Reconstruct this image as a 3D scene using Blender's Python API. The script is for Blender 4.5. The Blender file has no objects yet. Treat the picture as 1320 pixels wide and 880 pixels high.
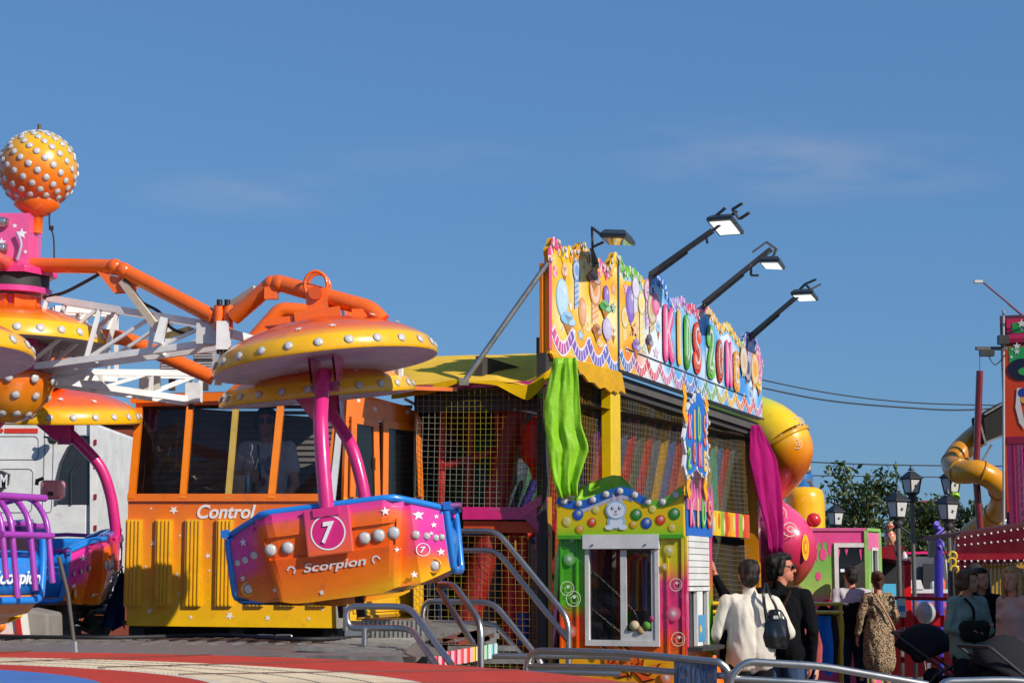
import bpy, math, random
from math import sin, cos, pi, radians as rad
from mathutils import Vector as V, Matrix, noise
random.seed(7)
scene = bpy.context.scene
C = scene.collection
F = 2400.0; PITCH = math.atan(305/2400); CAMZ = 1.6

def ray(px, py):
    u = (px-660)/F; v = (440-py)/F
    return V((u, cos(PITCH)-v*sin(PITCH), sin(PITCH)+v*cos(PITCH)))
def P(px, py, Y):                      # the point at distance Y seen in that direction
    r = ray(px, py); t = Y/r.y
    return V((r.x*t, Y, CAMZ+r.z*t))
def hx(s):
    s = s.lstrip('#'); o = []
    for i in (0, 2, 4):
        c = int(s[i:i+2], 16)/255
        o.append(c/12.92 if c <= .04045 else ((c+.055)/1.055)**2.4)
    return tuple(o)
def mixc(a, b, t):
    t = max(0, min(1, t)); return tuple(a[i]*(1-t)+b[i]*t for i in range(3))
def ramp(stops, t):
    if t <= stops[0][0]: return stops[0][1]
    for (t0, c0), (t1, c1) in zip(stops, stops[1:]):
        if t <= t1:
            k = (t-t0)/(t1-t0); k = k*k*(3-2*k)
            return mixc(c0, c1, k)
    return stops[-1][1]
ORANGE = hx('f0690f'); DORANGE = hx('d8480c'); YELLOW = hx('f0b90a'); MAGENTA = hx('d8328f'); BLUE = hx('1f7fd8')
WHITE = (.78, .78, .78); BLACK = (.015, .015, .017); PURPLE = hx('a03ca8'); STEELC = (.52, .49, .46); PINK = hx('e85a98')
GREEN = hx('4fae20'); LIME = hx('8fd820'); RED = hx('c81e1c'); PMAG = hx('d42a7c')

# ---------------------------------------------------------------- materials: colour from the mesh, surface from noise
def mk(name, rough=.5, metal=0., coat=0., var=.12, vscale=3., bump=0., bscale=40., spec=.5, dirt=0., trans=0., subsurf=0):
    m = bpy.data.materials.new(name); m.use_nodes = True
    nt = m.node_tree; N = nt.nodes; L = nt.links
    b = N['Principled BSDF']
    at = N.new('ShaderNodeAttribute'); at.attribute_name = 'col'
    tc = N.new('ShaderNodeTexCoord')
    ns = N.new('ShaderNodeTexNoise'); ns.inputs['Scale'].default_value = vscale; ns.inputs['Detail'].default_value = 6; ns.inputs['Roughness'].default_value = .65
    L.new(tc.outputs['Object'], ns.inputs['Vector'])
    mr = N.new('ShaderNodeMapRange'); mr.inputs['From Min'].default_value = .3; mr.inputs['From Max'].default_value = .7
    mr.inputs['To Min'].default_value = 1-var; mr.inputs['To Max'].default_value = 1+var*.5
    L.new(ns.outputs['Fac'], mr.inputs['Value'])
    mx = N.new('ShaderNodeMix'); mx.data_type = 'RGBA'; mx.blend_type = 'MULTIPLY'; mx.inputs['Factor'].default_value = 1
    L.new(at.outputs['Color'], mx.inputs['A']); L.new(mr.outputs['Result'], mx.inputs['B'])
    out = mx.outputs['Result']
    if dirt:
        n2 = N.new('ShaderNodeTexNoise'); n2.inputs['Scale'].default_value = 9; n2.inputs['Detail'].default_value = 9; n2.inputs['Roughness'].default_value = .75
        L.new(tc.outputs['Object'], n2.inputs['Vector'])
        r2 = N.new('ShaderNodeMapRange'); r2.inputs['From Min'].default_value = .56; r2.inputs['From Max'].default_value = .74; r2.inputs['To Max'].default_value = dirt
        L.new(n2.outputs['Fac'], r2.inputs['Value'])
        m2 = N.new('ShaderNodeMix'); m2.data_type = 'RGBA'; m2.inputs['B'].default_value = (.09, .07, .05, 1)
        L.new(r2.outputs['Result'], m2.inputs['Factor']); L.new(out, m2.inputs['A']); out = m2.outputs['Result']
    L.new(out, b.inputs['Base Color'])
    rr = N.new('ShaderNodeMapRange'); rr.inputs['From Min'].default_value = .3; rr.inputs['From Max'].default_value = .7
    rr.inputs['To Min'].default_value = max(.02, rough-.08); rr.inputs['To Max'].default_value = min(1, rough+.1)
    L.new(ns.outputs['Fac'], rr.inputs['Value']); L.new(rr.outputs['Result'], b.inputs['Roughness'])
    b.inputs['Metallic'].default_value = metal
    b.inputs['Specular IOR Level'].default_value = spec
    if coat: b.inputs['Coat Weight'].default_value = coat; b.inputs['Coat Roughness'].default_value = .06
    if bump:
        n3 = N.new('ShaderNodeTexNoise'); n3.inputs['Scale'].default_value = bscale; n3.inputs['Detail'].default_value = 5
        L.new(tc.outputs['Object'], n3.inputs['Vector'])
        bp = N.new('ShaderNodeBump'); bp.inputs['Strength'].default_value = bump; bp.inputs['Distance'].default_value = .02
        L.new(n3.outputs['Fac'], bp.inputs['Height']); L.new(bp.outputs['Normal'], b.inputs['Normal'])
    if trans:
        tr = N.new('ShaderNodeBsdfTranslucent'); L.new(out, tr.inputs['Color'])
        ms = N.new('ShaderNodeMixShader'); ms.inputs[0].default_value = trans
        L.new(b.outputs[0], ms.inputs[1]); L.new(tr.outputs[0], ms.inputs[2]); L.new(ms.outputs[0], N['Material Output'].inputs[0])
    return m
M = {}
M['gloss'] = mk('gloss_paint', .28, coat=.5, var=.10, vscale=4, bump=.03, bscale=12, dirt=.45)
M['paint'] = mk('satin_paint', .42, var=.14, vscale=5, bump=.04, bscale=30, dirt=.35)
M['print'] = mk('printed_board', .38, var=.07, vscale=6, spec=.4, dirt=.12)
M['matte'] = mk('matte', .8, var=.2, vscale=6, bump=.08, bscale=60, dirt=.3)
M['cloth'] = mk('cloth', .9, var=.14, vscale=7, bump=.12, bscale=90, spec=.15)
M['vinyl'] = mk('vinyl', .42, var=.16, vscale=4, bump=.6, bscale=10, trans=.28)
M['skin'] = mk('skin', .55, var=.12, vscale=20, spec=.35)
M['hair'] = mk('hair', .6, var=.4, vscale=30, bump=.35, bscale=110, spec=.3)
M['steel'] = mk('steel', .36, metal=1, var=.06, vscale=2)
M['tarp'] = mk('tarp', .85, var=.16, vscale=4, bump=.25, bscale=7, spec=.08, trans=.12)
M['floor'] = mk('floor_paint', .62, var=.16, vscale=5, bump=.08, bscale=40, spec=.25, dirt=.6)
M['zinc'] = mk('zinc', .5, metal=.7, var=.3, vscale=9, bump=.1, dirt=.4)
M['rubber'] = mk('rubber', .6, var=.2)
M['bulb'] = mk('bulb_plastic', .22, var=.25, vscale=120, coat=.3)
M['leaf'] = mk('leaf', .5, var=.5, vscale=1.2, trans=.3)
M['bark'] = mk('bark', .9, var=.4, bump=.5)
M['asphalt'] = mk('asphalt', .9, var=.3, vscale=1.2, bump=.3, bscale=80, dirt=.3)

def glass(name, tint=(.02, .022, .025), alpha=.35, rough=.03):
    m = bpy.data.materials.new(name); m.use_nodes = True; nt = m.node_tree; N = nt.nodes; L = nt.links
    for n in list(N):
        if n.type != 'OUTPUT_MATERIAL': N.remove(n)
    tr = N.new('ShaderNodeBsdfTransparent'); g = N.new('ShaderNodeBsdfGlossy'); d = N.new('ShaderNodeBsdfDiffuse')
    tr.inputs[0].default_value = (.82, .86, .86, 1)
    g.inputs['Roughness'].default_value = rough; d.inputs[0].default_value = (*tint, 1)
    m1 = N.new('ShaderNodeMixShader'); m1.inputs[0].default_value = alpha
    L.new(tr.outputs[0], m1.inputs[1]); L.new(d.outputs[0], m1.inputs[2])
    fr = N.new('ShaderNodeFresnel'); fr.inputs[0].default_value = 1.5
    m2 = N.new('ShaderNodeMixShader'); L.new(fr.outputs[0], m2.inputs[0]); L.new(m1.outputs[0], m2.inputs[1]); L.new(g.outputs[0], m2.inputs[2])
    L.new(m2.outputs[0], N['Material Output'].inputs[0])
    return m
M['glass'] = glass('window_glass', alpha=.16)
M['clear'] = glass('clear_glass', alpha=.06)
def emit(name, col, s):
    m = bpy.data.materials.new(name); m.use_nodes = True; b = m.node_tree.nodes['Principled BSDF']
    b.inputs['Base Color'].default_value = (*col, 1); b.inputs['Emission Color'].default_value = (*col, 1); b.inputs['Emission Strength'].default_value = s
    b.inputs['Roughness'].default_value = .1
    return m
M['lamp'] = emit('lens_glow', (.9, 1, .97), 1.1)  # white glow in place of the bright sky reflected by floodlight lenses
M['neon'] = emit('led_light', (1, .95, 1), 1.2)

# ---------------------------------------------------------------- mesh builder
def wloc(o):
    p = V((0, 0, 0))
    while o is not None: p += o.location; o = o.parent
    return p
class Fr:                               # a flat frame: u along, v up, d out of it
    def __init__(s, o, ux, uy=(0, 0, 1)):
        s.o = V(o); s.x = V(ux).normalized(); s.y = V(uy).normalized(); s.n = s.x.cross(s.y).normalized()
    def pt(s, u, v, d=0): return s.o+s.x*u+s.y*v+s.n*d
    def hit(s, px, py):
        r = ray(px, py); c = V((0, 0, CAMZ))
        t = (s.o-c).dot(s.n)/r.dot(s.n); q = c+r*t-s.o
        return q.dot(s.x), q.dot(s.y)
class MB:
    def __init__(s): s.v = []; s.f = []; s.c = []; s.sm = []
    def add(s, vs, fs, col, smooth=False):
        b = len(s.v); s.v += [V(p) for p in vs]
        for f in fs: s.f.append([b+i for i in f]); s.c.append(col); s.sm.append(smooth)
        return s
    def box(s, c, size, col, rot=None):
        x, y, z = [k/2 for k in size]; c = V(c)
        vs = [V((a*x, b_*y, d*z)) for d in (-1, 1) for b_ in (-1, 1) for a in (-1, 1)]
        if rot is not None: vs = [rot @ p for p in vs]
        return s.add([c+p for p in vs], [(0, 2, 3, 1), (4, 5, 7, 6), (0, 1, 5, 4), (2, 6, 7, 3), (0, 4, 6, 2), (1, 3, 7, 5)], col)
    def fbox(s, fr, u0, v0, u1, v1, d0, d1, col):
        vs = [fr.pt(u, v, d) for d in (d0, d1) for v in (v0, v1) for u in (u0, u1)]
        return s.add(vs, [(0, 2, 3, 1), (4, 5, 7, 6), (0, 1, 5, 4), (2, 6, 7, 3), (0, 4, 6, 2), (1, 3, 7, 5)], col)
    def slab(s, fr, u0, v0, u1, v1, d0, d1, col, n=16):     # a panel cut into rows so that its airbrushed colours run true
        for i in range(n): s.fbox(fr, u0, v0+(v1-v0)*i/n, u1, v0+(v1-v0)*(i+1)/n, d0, d1, col)
        return s
    def bar(s, a, b, w, h, col, up=(0, 0, 1)):
        a = V(a); b = V(b); d = (b-a).normalized(); up = V(up)
        if abs(d.dot(up)) > .98: up = V((0, 1, 0))
        x = d.cross(up).normalized(); z = x.cross(d)
        vs = [p+x*(i*w/2)+z*(j*h/2) for p in (a, b) for j in (-1, 1) for i in (-1, 1)]
        return s.add(vs, [(0, 2, 3, 1), (4, 5, 7, 6), (0, 1, 5, 4), (2, 6, 7, 3), (0, 4, 6, 2), (1, 3, 7, 5)], col)
    def tube(s, pts, r, col, seg=10, caps=True, closed=False):
        pts = [V(p) for p in pts]; n = len(pts)
        rs = r if isinstance(r, (list, tuple)) else [r]*n
        vs = []; fs = []; prev = None
        for i, p in enumerate(pts):
            if closed: t = (pts[(i+1) % n]-pts[i-1])
            else:
                t = V((0, 0, 0))
                if i < n-1: t += (pts[i+1]-p).normalized()
                if i > 0: t += (p-pts[i-1]).normalized()
            t = t.normalized() if t.length > 1e-6 else V((0, 0, 1))
            if prev is None:
                q = V((0, 0, 1)) if abs(t.z) < .9 else V((1, 0, 0))
                x = t.cross(q).normalized()
            else: x = (prev-t*prev.dot(t)).normalized()
            prev = x; y = t.cross(x)
            k = 1.
            if not closed and 0 < i < n-1:
                cc = (p-pts[i-1]).normalized().dot(t); k = 1/max(.6, cc)
            for j in range(seg):
                a = 2*pi*j/seg; vs.append(p+(x*cos(a)+y*sin(a))*rs[i]*(k if k < 1.3 else 1.15))
        m = n if closed else n-1
        for i in range(m):
            for j in range(seg):
                a = i*seg+j; b = i*seg+(j+1) % seg; c = ((i+1) % n)*seg+(j+1) % seg; d = ((i+1) % n)*seg+j
                fs.append((a, b, c, d))
        s.add(vs, fs, col, True)
        if caps and not closed:
            s.add(vs[:seg], [tuple(range(seg))[::-1]], col); s.add(vs[-seg:], [tuple(range(seg))], col)
        return s
    def lathe(s, prof, col, seg=24, o=(0, 0, 0), rot=None, smooth=True, sx=1, sy=1, caps=True):
        vs = []; fs = []; n = len(prof); o = V(o)
        for r, z in prof:
            for j in range(seg):
                a = 2*pi*j/seg; p = V((r*cos(a)*sx, r*sin(a)*sy, z))
                vs.append(o+(rot @ p if rot is not None else p))
        for i in range(n-1):
            for j in range(seg): fs.append((i*seg+j, i*seg+(j+1) % seg, (i+1)*seg+(j+1) % seg, (i+1)*seg+j))
        s.add(vs, fs, col, smooth)
        if caps and prof[0][0] > 1e-4: s.add(vs[:seg], [tuple(range(seg))[::-1]], col)
        if caps and prof[-1][0] > 1e-4: s.add(vs[-seg:], [tuple(range(seg))], col)
        return s
    def ball(s, c, r, col, seg=16, rings=10, rot=None):
        r = (r, r, r) if not isinstance(r, (tuple, list)) else r
        prof = [(sin(pi*i/rings), -cos(pi*i/rings)) for i in range(rings+1)]
        b = len(s.v); s.lathe(prof, col, seg)
        for i in range(b, len(s.v)):
            p = V((s.v[i].x*r[0], s.v[i].y*r[1], s.v[i].z*r[2]))
            s.v[i] = V(c)+(rot @ p if rot is not None else p)
        return s
    # flat painted shapes
    def poly2(s, fr, pts, col, d): return s.add([fr.pt(u, v, d) for u, v in pts], [tuple(range(len(pts)))], col)
    def disc2(s, fr, u, v, r, col, d, seg=20, ry=None, a0=0):
        ry = ry or r
        return s.poly2(fr, [(u+r*cos(a0+2*pi*i/seg), v+ry*sin(a0+2*pi*i/seg)) for i in range(seg)], col, d)
    def ring2(s, fr, u, v, r0, r1, col, d, seg=24, asp=1.):
        vs = []; fs = []
        for i in range(seg):
            a = 2*pi*i/seg; vs += [fr.pt(u+r0*cos(a)*asp, v+r0*sin(a), d), fr.pt(u+r1*cos(a)*asp, v+r1*sin(a), d)]
        for i in range(seg):
            j = (i+1) % seg; fs.append((2*i, 2*i+1, 2*j+1, 2*j))
        return s.add(vs, fs, col)
    def star2(s, fr, u, v, r, col, d, k=5, a0=.3):
        return s.poly2(fr, [(u+(r if i % 2 == 0 else r*.42)*cos(a0+pi*i/k), v+(r if i % 2 == 0 else r*.42)*sin(a0+pi*i/k)) for i in range(2*k)], col, d)
    def ribbon2(s, fr, pts, w, col, d):
        n = len(pts); vs = []; fs = []
        for i, (u, v) in enumerate(pts):
            a = pts[max(0, i-1)]; b = pts[min(n-1, i+1)]; tx, ty = b[0]-a[0], b[1]-a[1]; l = math.hypot(tx, ty) or 1
            vs += [fr.pt(u-ty/l*w/2, v+tx/l*w/2, d), fr.pt(u+ty/l*w/2, v-tx/l*w/2, d)]
        for i in range(n-1):
            cc = col(i) if callable(col) else col
            b = len(s.v); s.add(vs[2*i:2*i+4], [(0, 1, 3, 2)], cc)
        return s
    def grid2(s, fr, u0, v0, u1, v1, nu, nv, fn, d):
        for j in range(nv):
            for i in range(nu):
                us = (u0+(u1-u0)*i/nu, u0+(u1-u0)*(i+1)/nu); vv = (v0+(v1-v0)*j/nv, v0+(v1-v0)*(j+1)/nv)
                q = [(us[0], vv[0]), (us[1], vv[0]), (us[1], vv[1]), (us[0], vv[1])]
                s.add([fr.pt(a, b, d) for a, b in q], [(0, 1, 2, 3)], [fn(a, b) for a, b in q])
        return s
    def build(s, name, mat, parent=None, origin=None):
        off = wloc(parent) if parent is not None else None
        me = bpy.data.meshes.new(name)
        if off is None:
            if origin is None:
                n = max(1, len(s.v)); origin = V((sum(p.x for p in s.v)/n, sum(p.y for p in s.v)/n, min(p.z for p in s.v)))
            off = V(origin)
        me.from_pydata([p-off for p in s.v], [], s.f)
        at = me.color_attributes.new('col', 'FLOAT_COLOR', 'CORNER')
        buf = []
        for f, c in zip(s.f, s.c):
            if callable(c):
                for i in f: buf += [*c(s.v[i]), 1]
            elif isinstance(c, list):
                for k in c: buf += [*k, 1]
            else: buf += [*c, 1]*len(f)
        at.data.foreach_set('color', buf)
        me.polygons.foreach_set('use_smooth', s.sm)
        me.materials.append(M[mat] if isinstance(mat, str) else mat)
        me.validate(); me.update()
        o = bpy.data.objects.new(name, me); C.objects.link(o)
        if parent is not None: o.parent = parent
        else: o.location = off
        return o
def bevel(o, w=.006, seg=2):
    m = o.modifiers.new('bevel', 'BEVEL'); m.width = w; m.segments = seg; m.limit_method = 'ANGLE'; m.angle_limit = rad(40)
    return o
def tag(o, label, cat, group=None):
    o['label'] = label; o['category'] = cat
    if group: o['group'] = group
    return o
def thing(name, label, cat, loc=(0, 0, 0), group=None):
    o = bpy.data.objects.new(name, None); C.objects.link(o); o.location = V(loc); o.empty_display_size = .2
    return tag(o, label, cat, group)
def struct(o, kind='structure'): o['kind'] = kind; return o

def text(body, fr, u0, v0, u1, v1, d, col, name='lettering', parent=None, extrude=.004, offset=0., shear=0., bevel_=0., mat='print', keep=False, res=6, align='C', tr=None, surf=None):
    cu = bpy.data.curves.new('t', 'FONT'); cu.body = body; cu.extrude = extrude; cu.offset = offset; cu.shear = shear
    cu.bevel_depth = bevel_; cu.resolution_u = res
    ob = bpy.data.objects.new('t', cu); C.objects.link(ob)
    dg = bpy.context.evaluated_depsgraph_get(); dg.update()
    me = bpy.data.meshes.new_from_object(ob.evaluated_get(dg))
    C.objects.unlink(ob); bpy.data.objects.remove(ob); bpy.data.curves.remove(cu)
    xs = [p.co.x for p in me.vertices]; ys = [p.co.y for p in me.vertices]
    x0, x1, y0, y1 = min(xs), max(xs), min(ys), max(ys)
    kx = (u1-u0)/(x1-x0); ky = (v1-v0)/(y1-y0)
    if keep: kx = ky = min(kx, ky)
    cx, cy = (x0+x1)/2, (y0+y1)/2; cu_, cv = (u0+u1)/2, (v0+v1)/2
    mb = MB()
    vs = []
    for p in me.vertices:
        a, b = (p.co.x-cx)*kx, (p.co.y-cy)*ky
        if tr: a, b = tr(a, b)
        vs.append(surf(cu_+a, cv+b, d+p.co.z) if surf else fr.pt(cu_+a, cv+b, d+p.co.z))
    mb.add(vs, [tuple(f.vertices) for f in me.polygons], col)
    bpy.data.meshes.remove(me)
    return mb.build(name, mat, parent)

def child_copy(mesh, name, parent, loc, normal=(0, 0, 1), scale=1.):
    o = bpy.data.objects.new(name, mesh); C.objects.link(o); o.parent = parent
    q = V((0, 0, 1)).rotation_difference(V(normal).normalized())
    o.matrix_local = Matrix.Translation(V(loc)) @ q.to_matrix().to_4x4() @ Matrix.Scale(scale, 4)
    return o
def copy_tree(o, parent=None):
    c = o.copy(); C.objects.link(c)
    if parent is not None: c.parent = parent
    for ch in list(o.children): copy_tree(ch, c)
    return c
def bez(pts, n=8):                      # Catmull-Rom through points
    pts = [V(p) for p in pts]; out = []
    for i in range(len(pts)-1):
        p0 = pts[max(0, i-1)]; p1 = pts[i]; p2 = pts[i+1]; p3 = pts[min(len(pts)-1, i+2)]
        for k in range(n):
            t = k/n
            out.append(.5*((2*p1)+(p2-p0)*t+(2*p0-5*p1+4*p2-p3)*t*t+(-p0+3*p1-3*p2+p3)*t**3))
    out.append(pts[-1]); return out
def rounded(pts, r=.08, n=5):           # polyline with rounded corners
    pts = [V(p) for p in pts]; out = [pts[0]]
    for i in range(1, len(pts)-1):
        a, b, c = pts[i-1], pts[i], pts[i+1]
        ra = min(r, (a-b).length*.45, (c-b).length*.45)
        s_ = b+(a-b).normalized()*ra; e = b+(c-b).normalized()*ra
        for k in range(n+1):
            t = k/n; out.append(s_*(1-t)**2+b*2*t*(1-t)+e*t*t)
    out.append(pts[-1]); return out
_bm = MB(); _bm.lathe([(1.08, 0), (1.08, .22), (.98, .3), (.9, .3), (.84, .42), (.45, .52), (0, .55)], lambda p: (.34, .32, .30) if math.hypot(p.x, p.y) > .95 else (.60, .58, .57), 14)
_tmp = _bm.build('light_bulb', 'bulb'); BULB = _tmp.data; C.objects.unlink(_tmp); bpy.data.objects.remove(_tmp)

# ---------------------------------------------------------------- camera, sky, sun
cam = bpy.data.cameras.new('camera'); co = bpy.data.objects.new('camera', cam); C.objects.link(co)
co.location = (0, 0, CAMZ); co.rotation_euler = (pi/2+PITCH, 0, 0)
cam.sensor_width = 36; cam.lens = 36*F/1320; cam.clip_end = 3000; cam.clip_start = .1
scene.camera = co
SAZ, SEL = rad(50), rad(33)
S = V((sin(SAZ)*cos(SEL), -cos(SAZ)*cos(SEL), sin(SEL)))
sl = bpy.data.lights.new('sun', 'SUN'); so = bpy.data.objects.new('sun', sl); C.objects.link(so)
so.rotation_euler = V((0, 0, -1)).rotation_difference(-S).to_euler(); so.location = (5, -5, 20)
sl.energy = 4.8; sl.angle = rad(.5); sl.color = (1, .93, .82)
w = bpy.data.worlds.new('World'); scene.world = w; w.use_nodes = True
nt = w.node_tree; N = nt.nodes; L = nt.links
sk = N.new('ShaderNodeTexSky'); sk.sky_type = 'NISHITA'; sk.sun_disc = False; sk.sun_elevation = SEL; sk.sun_rotation = pi-SAZ
sk.air_density = 1.0; sk.dust_density = .7; sk.ozone_density = 2.2
tc = N.new('ShaderNodeTexCoord'); mp = N.new('ShaderNodeMapping'); mp.inputs['Scale'].default_value = (4, 4, 22)
ns = N.new('ShaderNodeTexNoise'); ns.inputs['Scale'].default_value = 1.0; ns.inputs['Detail'].default_value = 7
L.new(tc.outputs['Generated'], mp.inputs[0]); L.new(mp.outputs[0], ns.inputs['Vector'])
mr = N.new('ShaderNodeMapRange'); mr.inputs['From Min'].default_value = .50; mr.inputs['From Max'].default_value = .80; mr.inputs['To Max'].default_value = .30
L.new(ns.outputs['Fac'], mr.inputs['Value'])
mx = N.new('ShaderNodeMix'); mx.data_type = 'RGBA'; mx.inputs['B'].default_value = (4.0, 4.2, 4.9, 1)
fac = None                                                  # a few thin clouds in fixed directions of the sky
for (cx_, cy_, wx_, wz_, st_) in ((1080, 220, .085, .016, .85), (310, 246, .06, .012, .6), (930, 190, .06, .016, .45), (560, 205, .07, .011, .25)):
    cdir = ray(cx_, cy_).normalized()
    vm = N.new('ShaderNodeVectorMath'); vm.operation = 'SUBTRACT'; L.new(tc.outputs['Generated'], vm.inputs[0]); vm.inputs[1].default_value = cdir
    v2_ = N.new('ShaderNodeVectorMath'); v2_.operation = 'MULTIPLY'; L.new(vm.outputs[0], v2_.inputs[0]); v2_.inputs[1].default_value = (1/wx_, 1/wx_, 1/wz_)
    vl = N.new('ShaderNodeVectorMath'); vl.operation = 'LENGTH'; L.new(v2_.outputs[0], vl.inputs[0])
    m_ = N.new('ShaderNodeMapRange'); m_.interpolation_type = 'SMOOTHSTEP'; m_.inputs['From Min'].default_value = 1.5; m_.inputs['From Max'].default_value = .1; m_.inputs['To Max'].default_value = st_; L.new(vl.outputs['Value'], m_.inputs['Value'])
    if fac is None: fac = m_.outputs[0]
    else: ad = N.new('ShaderNodeMath'); ad.operation = 'ADD'; L.new(fac, ad.inputs[0]); L.new(m_.outputs[0], ad.inputs[1]); fac = ad.outputs[0]
mp.inputs['Scale'].default_value = (14, 14, 60); mr.inputs['From Min'].default_value = .34; mr.inputs['From Max'].default_value = .75; mr.inputs['To Max'].default_value = .42
ml = N.new('ShaderNodeMath'); ml.operation = 'MULTIPLY'; L.new(fac, ml.inputs[0]); L.new(mr.outputs[0], ml.inputs[1])
L.new(ml.outputs[0], mx.inputs['Factor'])
gm = N.new('ShaderNodeMix'); gm.data_type = 'RGBA'; gm.blend_type = 'MULTIPLY'; gm.inputs['Factor'].default_value = 1; gm.inputs['B'].default_value = (.50, .72, .90, 1)
L.new(sk.outputs[0], gm.inputs['A'])
hz = N.new('ShaderNodeMix'); hz.data_type = 'RGBA'; hz.inputs['Factor'].default_value = .55; hz.inputs['B'].default_value = (.96, 2.32, 4.85, 1); L.new(gm.outputs['Result'], hz.inputs['A'])
L.new(hz.outputs['Result'], mx.inputs['A']); L.new(mx.outputs['Result'], N['Background'].inputs[0]); N['Background'].inputs[1].default_value = .113
vs_ = scene.view_settings; vs_.view_transform = 'Standard'; vs_.look = 'None'; vs_.gamma = 1; vs_.exposure = 0
scene.cycles.max_bounces = 8; scene.cycles.transparent_max_bounces = 16
# ================================================================ GROUND AND RIDE PLATFORM
DZ = 1.2
mb = MB(); g = 40
mb.add([(-900, -300, 0), (900, -300, 0), (900, 1500, 0), (-900, 1500, 0)], [(0, 1, 2, 3)], (.16, .155, .145))
struct(mb.build('ground', 'asphalt', origin=(0, 0, 0)))
plat = thing('ride_platform', 'grey ridged metal platform under the spinning gondolas', 'platform', (-3.5, 13, 0))
GREYD = (.30, .28, .25)
mb = MB(); mb.box((-3.6, 11.3, DZ-.06), (6.0, 2.9, .12), GREYD); mb.build('deck', 'zinc', plat)
mb = MB()
for i in range(44): mb.box((-6.55+i*.135, 12.1, DZ+.004), (.05, 1.2, .008), (.36, .34, .31))
o = mb.build('tread_ribs', 'zinc', plat)
mb = MB()
for x in (-6, -4.6, -3.2, -1.8, -.6):
    for y in (10.2, 12.6): mb.box((x, y, .57), (.12, .12, 1.14), (.1, .1, .1))
mb.build('support_legs', 'zinc', plat)['kind'] = 'stuff'
# ramp and ridged step beside the cabin
ra = thing('access_step', 'ridged grey metal step box beside the control cabin', 'step', (-.77, 12.1, DZ))
mb = MB(); a = P(466, 828, 12.0).x; b = P(548, 828, 12.0).x
mb.box(((a+b)/2, 12.25, DZ+.07), (b-a, .5, .14), GREYD)
for i in range(14):
    x = a+(b-a)*(i+.5)/14; mb.box((x, 11.995, DZ+.07), (.016, .012, .13), (.42, .4, .36))
mb.build('step_box', 'zinc', ra)
ra = thing('chequer_ramp', 'sloping ridged ramp plate at the platform edge near the handrails', 'ramp', (-.7, 13, DZ-.1))
mb = MB()
c0 = [P(455, 826, 11.9), P(540, 826, 12.0)]
c0 = [V((p.x, p.y, DZ+.01)) for p in c0[:2]]+[V((-.36, 11.3, DZ-.06)), V((-.62, 10.2, DZ-.02)), V((-1.2, 10.3, DZ+.01))]
mb.add(c0, [(0, 1, 2, 3, 4)], GREYD)
for i in range(11):
    t = (i+.5)/11; p = c0[0].lerp(c0[4], t); q = c0[1].lerp(c0[3], t)
    mb.bar(p+V((0, 0, .01)), q+V((0, 0, .012)), .05, .018, (.40, .37, .32))
mb.build('ramp_plate', 'zinc', ra)
# red, white and blue round floor of the next ride
disc = thing('round_ride_floor', 'red, cream and blue ringed ride floor curving across the bottom', 'ride floor', (-3.6, 5.8, 0))
mb = MB(); R_ = [(0, .02), (2.3, .022), (2.68, .015), (3.45, .004), (4.19, 0), (4.25, -.02), (4.26, -.30)]
CC = [hx('4a78b8'), hx('c23a22'), hx('d8ccb8'), hx('c8402a'), hx('b83a26'), hx('8a2c1c')]
for k in range(6):
    n = 120; vs = []; fs = []
    for r, z in (R_[k], R_[k+1]):
        for j in range(n): vs.append((-3.6+r*cos(2*pi*j/n), 5.8+r*sin(2*pi*j/n), DZ+.02+z))
    for j in range(n): fs.append((j, (j+1) % n, n+(j+1) % n, n+j))
    mb.add(vs, fs, CC[k], k > 3)
mb.build('ringed_floor', 'floor', disc)
mb = MB()
for j in range(0, 420):                                     # fine tread lines on the cream ring
    a = 2*pi*j/420; mb.bar((-3.6+2.72*cos(a), 5.8+2.72*sin(a), DZ+.0355), (-3.6+3.41*cos(a), 5.8+3.41*sin(a), DZ+.0255), .007, .003, hx('b8aa94'))
for r in (2.87, 3.06, 3.25): mb.tube([(-3.6+r*cos(2*pi*k/140), 5.8+r*sin(2*pi*k/140), DZ+.0355-(r-2.68)*.0142) for k in range(140)], .004, hx('b0a28c'), 4, closed=True)
mb.build('tread_pattern', 'floor', disc)
mb = MB()
for j in range(24):
    a = 2*pi*j/24; mb.bar((-3.6+2.7*cos(a), 5.8+2.7*sin(a), DZ+.041), (-3.6+4.19*cos(a), 5.8+4.19*sin(a), DZ+.024), .012, .004, (.12, .05, .04))
mb.build('panel_seams', 'paint', disc)
mb = MB(); mb.lathe([(4.19, 0), (4.19, DZ-.28)], (.25, .06, .05), 90, o=(-3.6, 5.8, 0)); mb.build('skirt', 'paint', disc)

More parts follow.
